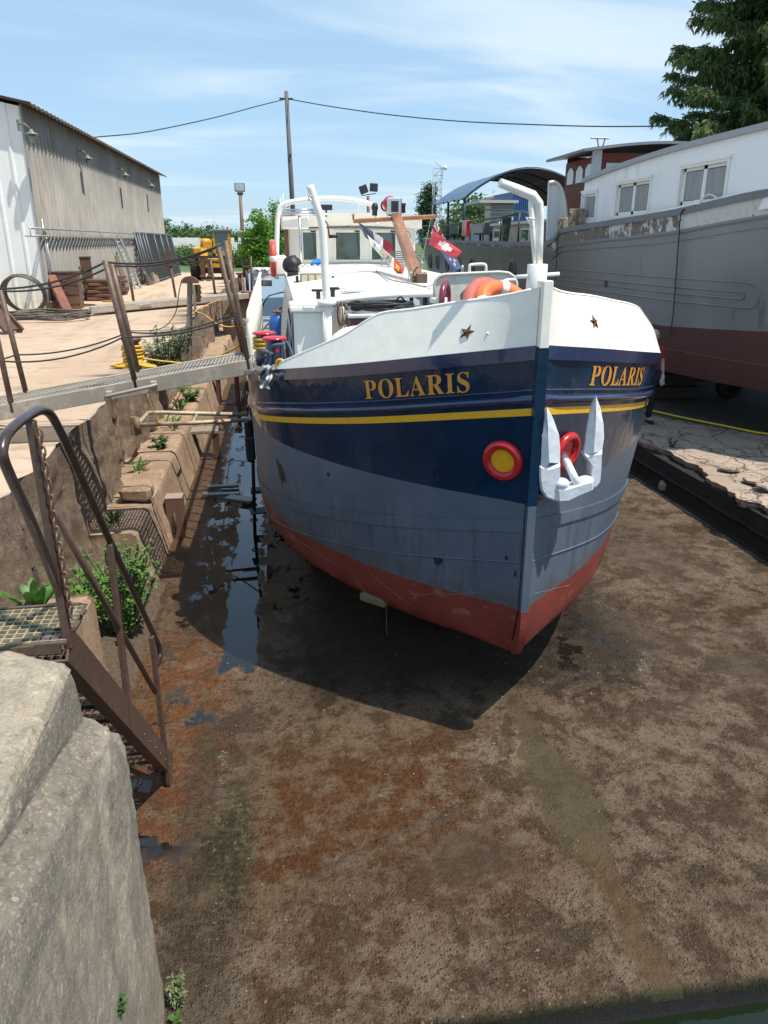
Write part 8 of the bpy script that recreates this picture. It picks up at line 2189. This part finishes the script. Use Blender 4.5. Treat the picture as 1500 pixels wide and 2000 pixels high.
tree('poplar', 'tall dark narrow poplar beside the lattice tower', q, 12, [((0, 0, 3.5), (1.4, 1.4, 2.8)), ((.2, 0, 6.6), (1.5, 1.4, 2.8)), ((-.6, 0, 8.4), (.9, .9, 1.9)), ((.8, 0, 9.0), (.8, .9, 2.3)), ((.2, 0, 10.4), (.4, .4, .9))], 8200, .22, LF_POPLAR, seed=71)
rt = [(905, 95, 7.0, 2.6), (930, 88, 7.2, 2.2), (948, 100, 7.8, 2.6), (915, 80, 4.6, 2.2), (865, 105, 3.6, 2.6), (885, 98, 4.2, 2.4), (1045, 90, 4.6, 2.4)]
rn = ['green tree left of centre under the awning', 'round green tree behind the barge railing, under the awning', 'green tree beside the cream house', 'low light green tree behind the barge railing', 'low tree just right of the lattice tower', 'low tree between the lattice tower and the awning post', 'dark tree behind the blue container']
for i, ((px, Y, h, r), lb) in enumerate(zip(rt, rn)):
    tree('far_tree', lb, at(px, Y), h, [((0, 0, h * .55), (r, r, h * .40)), ((r * .4, 0, h * .4), (r * .8, r * .8, h * .3)), ((-r * .3, 0, h * .8), (r * .5, r * .5, h * .18))], 2600, .30, [LF_TREE2, LF_TREE][i % 2], 'trees behind the house barge', seed=90 + i)
# ---- big conifer with drooping sprays
def conifer(base, h, R, label, seed):
    rnd = random.Random(seed)
    base = Vector(base); t = thing('conifer', label, 'tree', base)
    tr = MB().tube([base, base + Vector((0, 0, h * .5)), base + Vector((0, 0, h))], [.38, .25, .03], 10)
    vs = []; fs = []
    def spray(p, L, W, dirv):
        u = dirv.normalized(); w = u.cross(Vector((rnd.gauss(0, 1), rnd.gauss(0, 1), .2))).normalized()
        o = len(vs); q = p + u * L * .5 + Vector((0, 0, .02))
        vs.extend([p, q + w * W, p + u * L, q - w * W]); fs.append((o, o + 1, o + 2, o + 3))
    nb = 330
    for i in range(nb):
        f = (i + rnd.random()) / nb
        z = h * (.16 + .82 * f)
        L = R * (1 - f) ** .75 * rnd.uniform(.55, 1.12) + .4
        a = i * 2.39996 + rnd.uniform(-.4, .4)
        d = Vector((cos(a), sin(a), 0)); p0 = base + Vector((0, 0, z))
        pts = []
        for k in range(9):
            s_ = k / 8
            pts.append(p0 + d * L * s_ + Vector((0, 0, -.30 * L * s_ * (1 - .2 * s_) + .34 * L * max(0, s_ - .55) ** 1.5 * 1.6)) + Vector((rnd.uniform(-1, 1), rnd.uniform(-1, 1), rnd.uniform(-1, 1))) * .06)
        tr.tube(pts, [.06 * (1 - k / 10) for k in range(9)], 4, caps=False)
        side = d.cross(Vector((0, 0, 1)))
        nst = int(L * 9)
        for k in range(nst):
            s_ = .15 + .85 * (k + rnd.random()) / nst
            j = min(int(s_ * 8), 7); p = pts[j].lerp(pts[j + 1], s_ * 8 - j)
            for sg in (-1, 1):
                tw = (side * sg * rnd.uniform(.4, 1.) + d * rnd.uniform(.2, .9) + Vector((0, 0, rnd.uniform(-.5, .1)))).normalized()
                TL = rnd.uniform(.4, 1.0) * (1.15 - .5 * s_)
                for q in range(5):
                    pp_ = p + tw * TL * (q + .4) / 5 - Vector((0, 0, .10 * q * q / 16))
                    for _ in range(3): spray(pp_, rnd.uniform(.15, .42), rnd.uniform(.02, .045), tw * .35 + Vector((rnd.gauss(0, .35), rnd.gauss(0, .35), -rnd.uniform(.3, 1.1))))
                    if rnd.random() < .5: spray(pp_, rnd.uniform(.15, .3), .04, tw + Vector((rnd.gauss(0, .3), rnd.gauss(0, .3), rnd.gauss(.1, .3))))
    MB().add(vs, fs).build('crown', LF_CONI, t)
    tr.build('trunk', BARK, t)
YC = 33.
q = onY(1520, 300, YC)
conifer((q.x + .2, YC, QZ - 1.4), 25, 6.3, 'big dark conifer with drooping branches behind the house barge', 5)
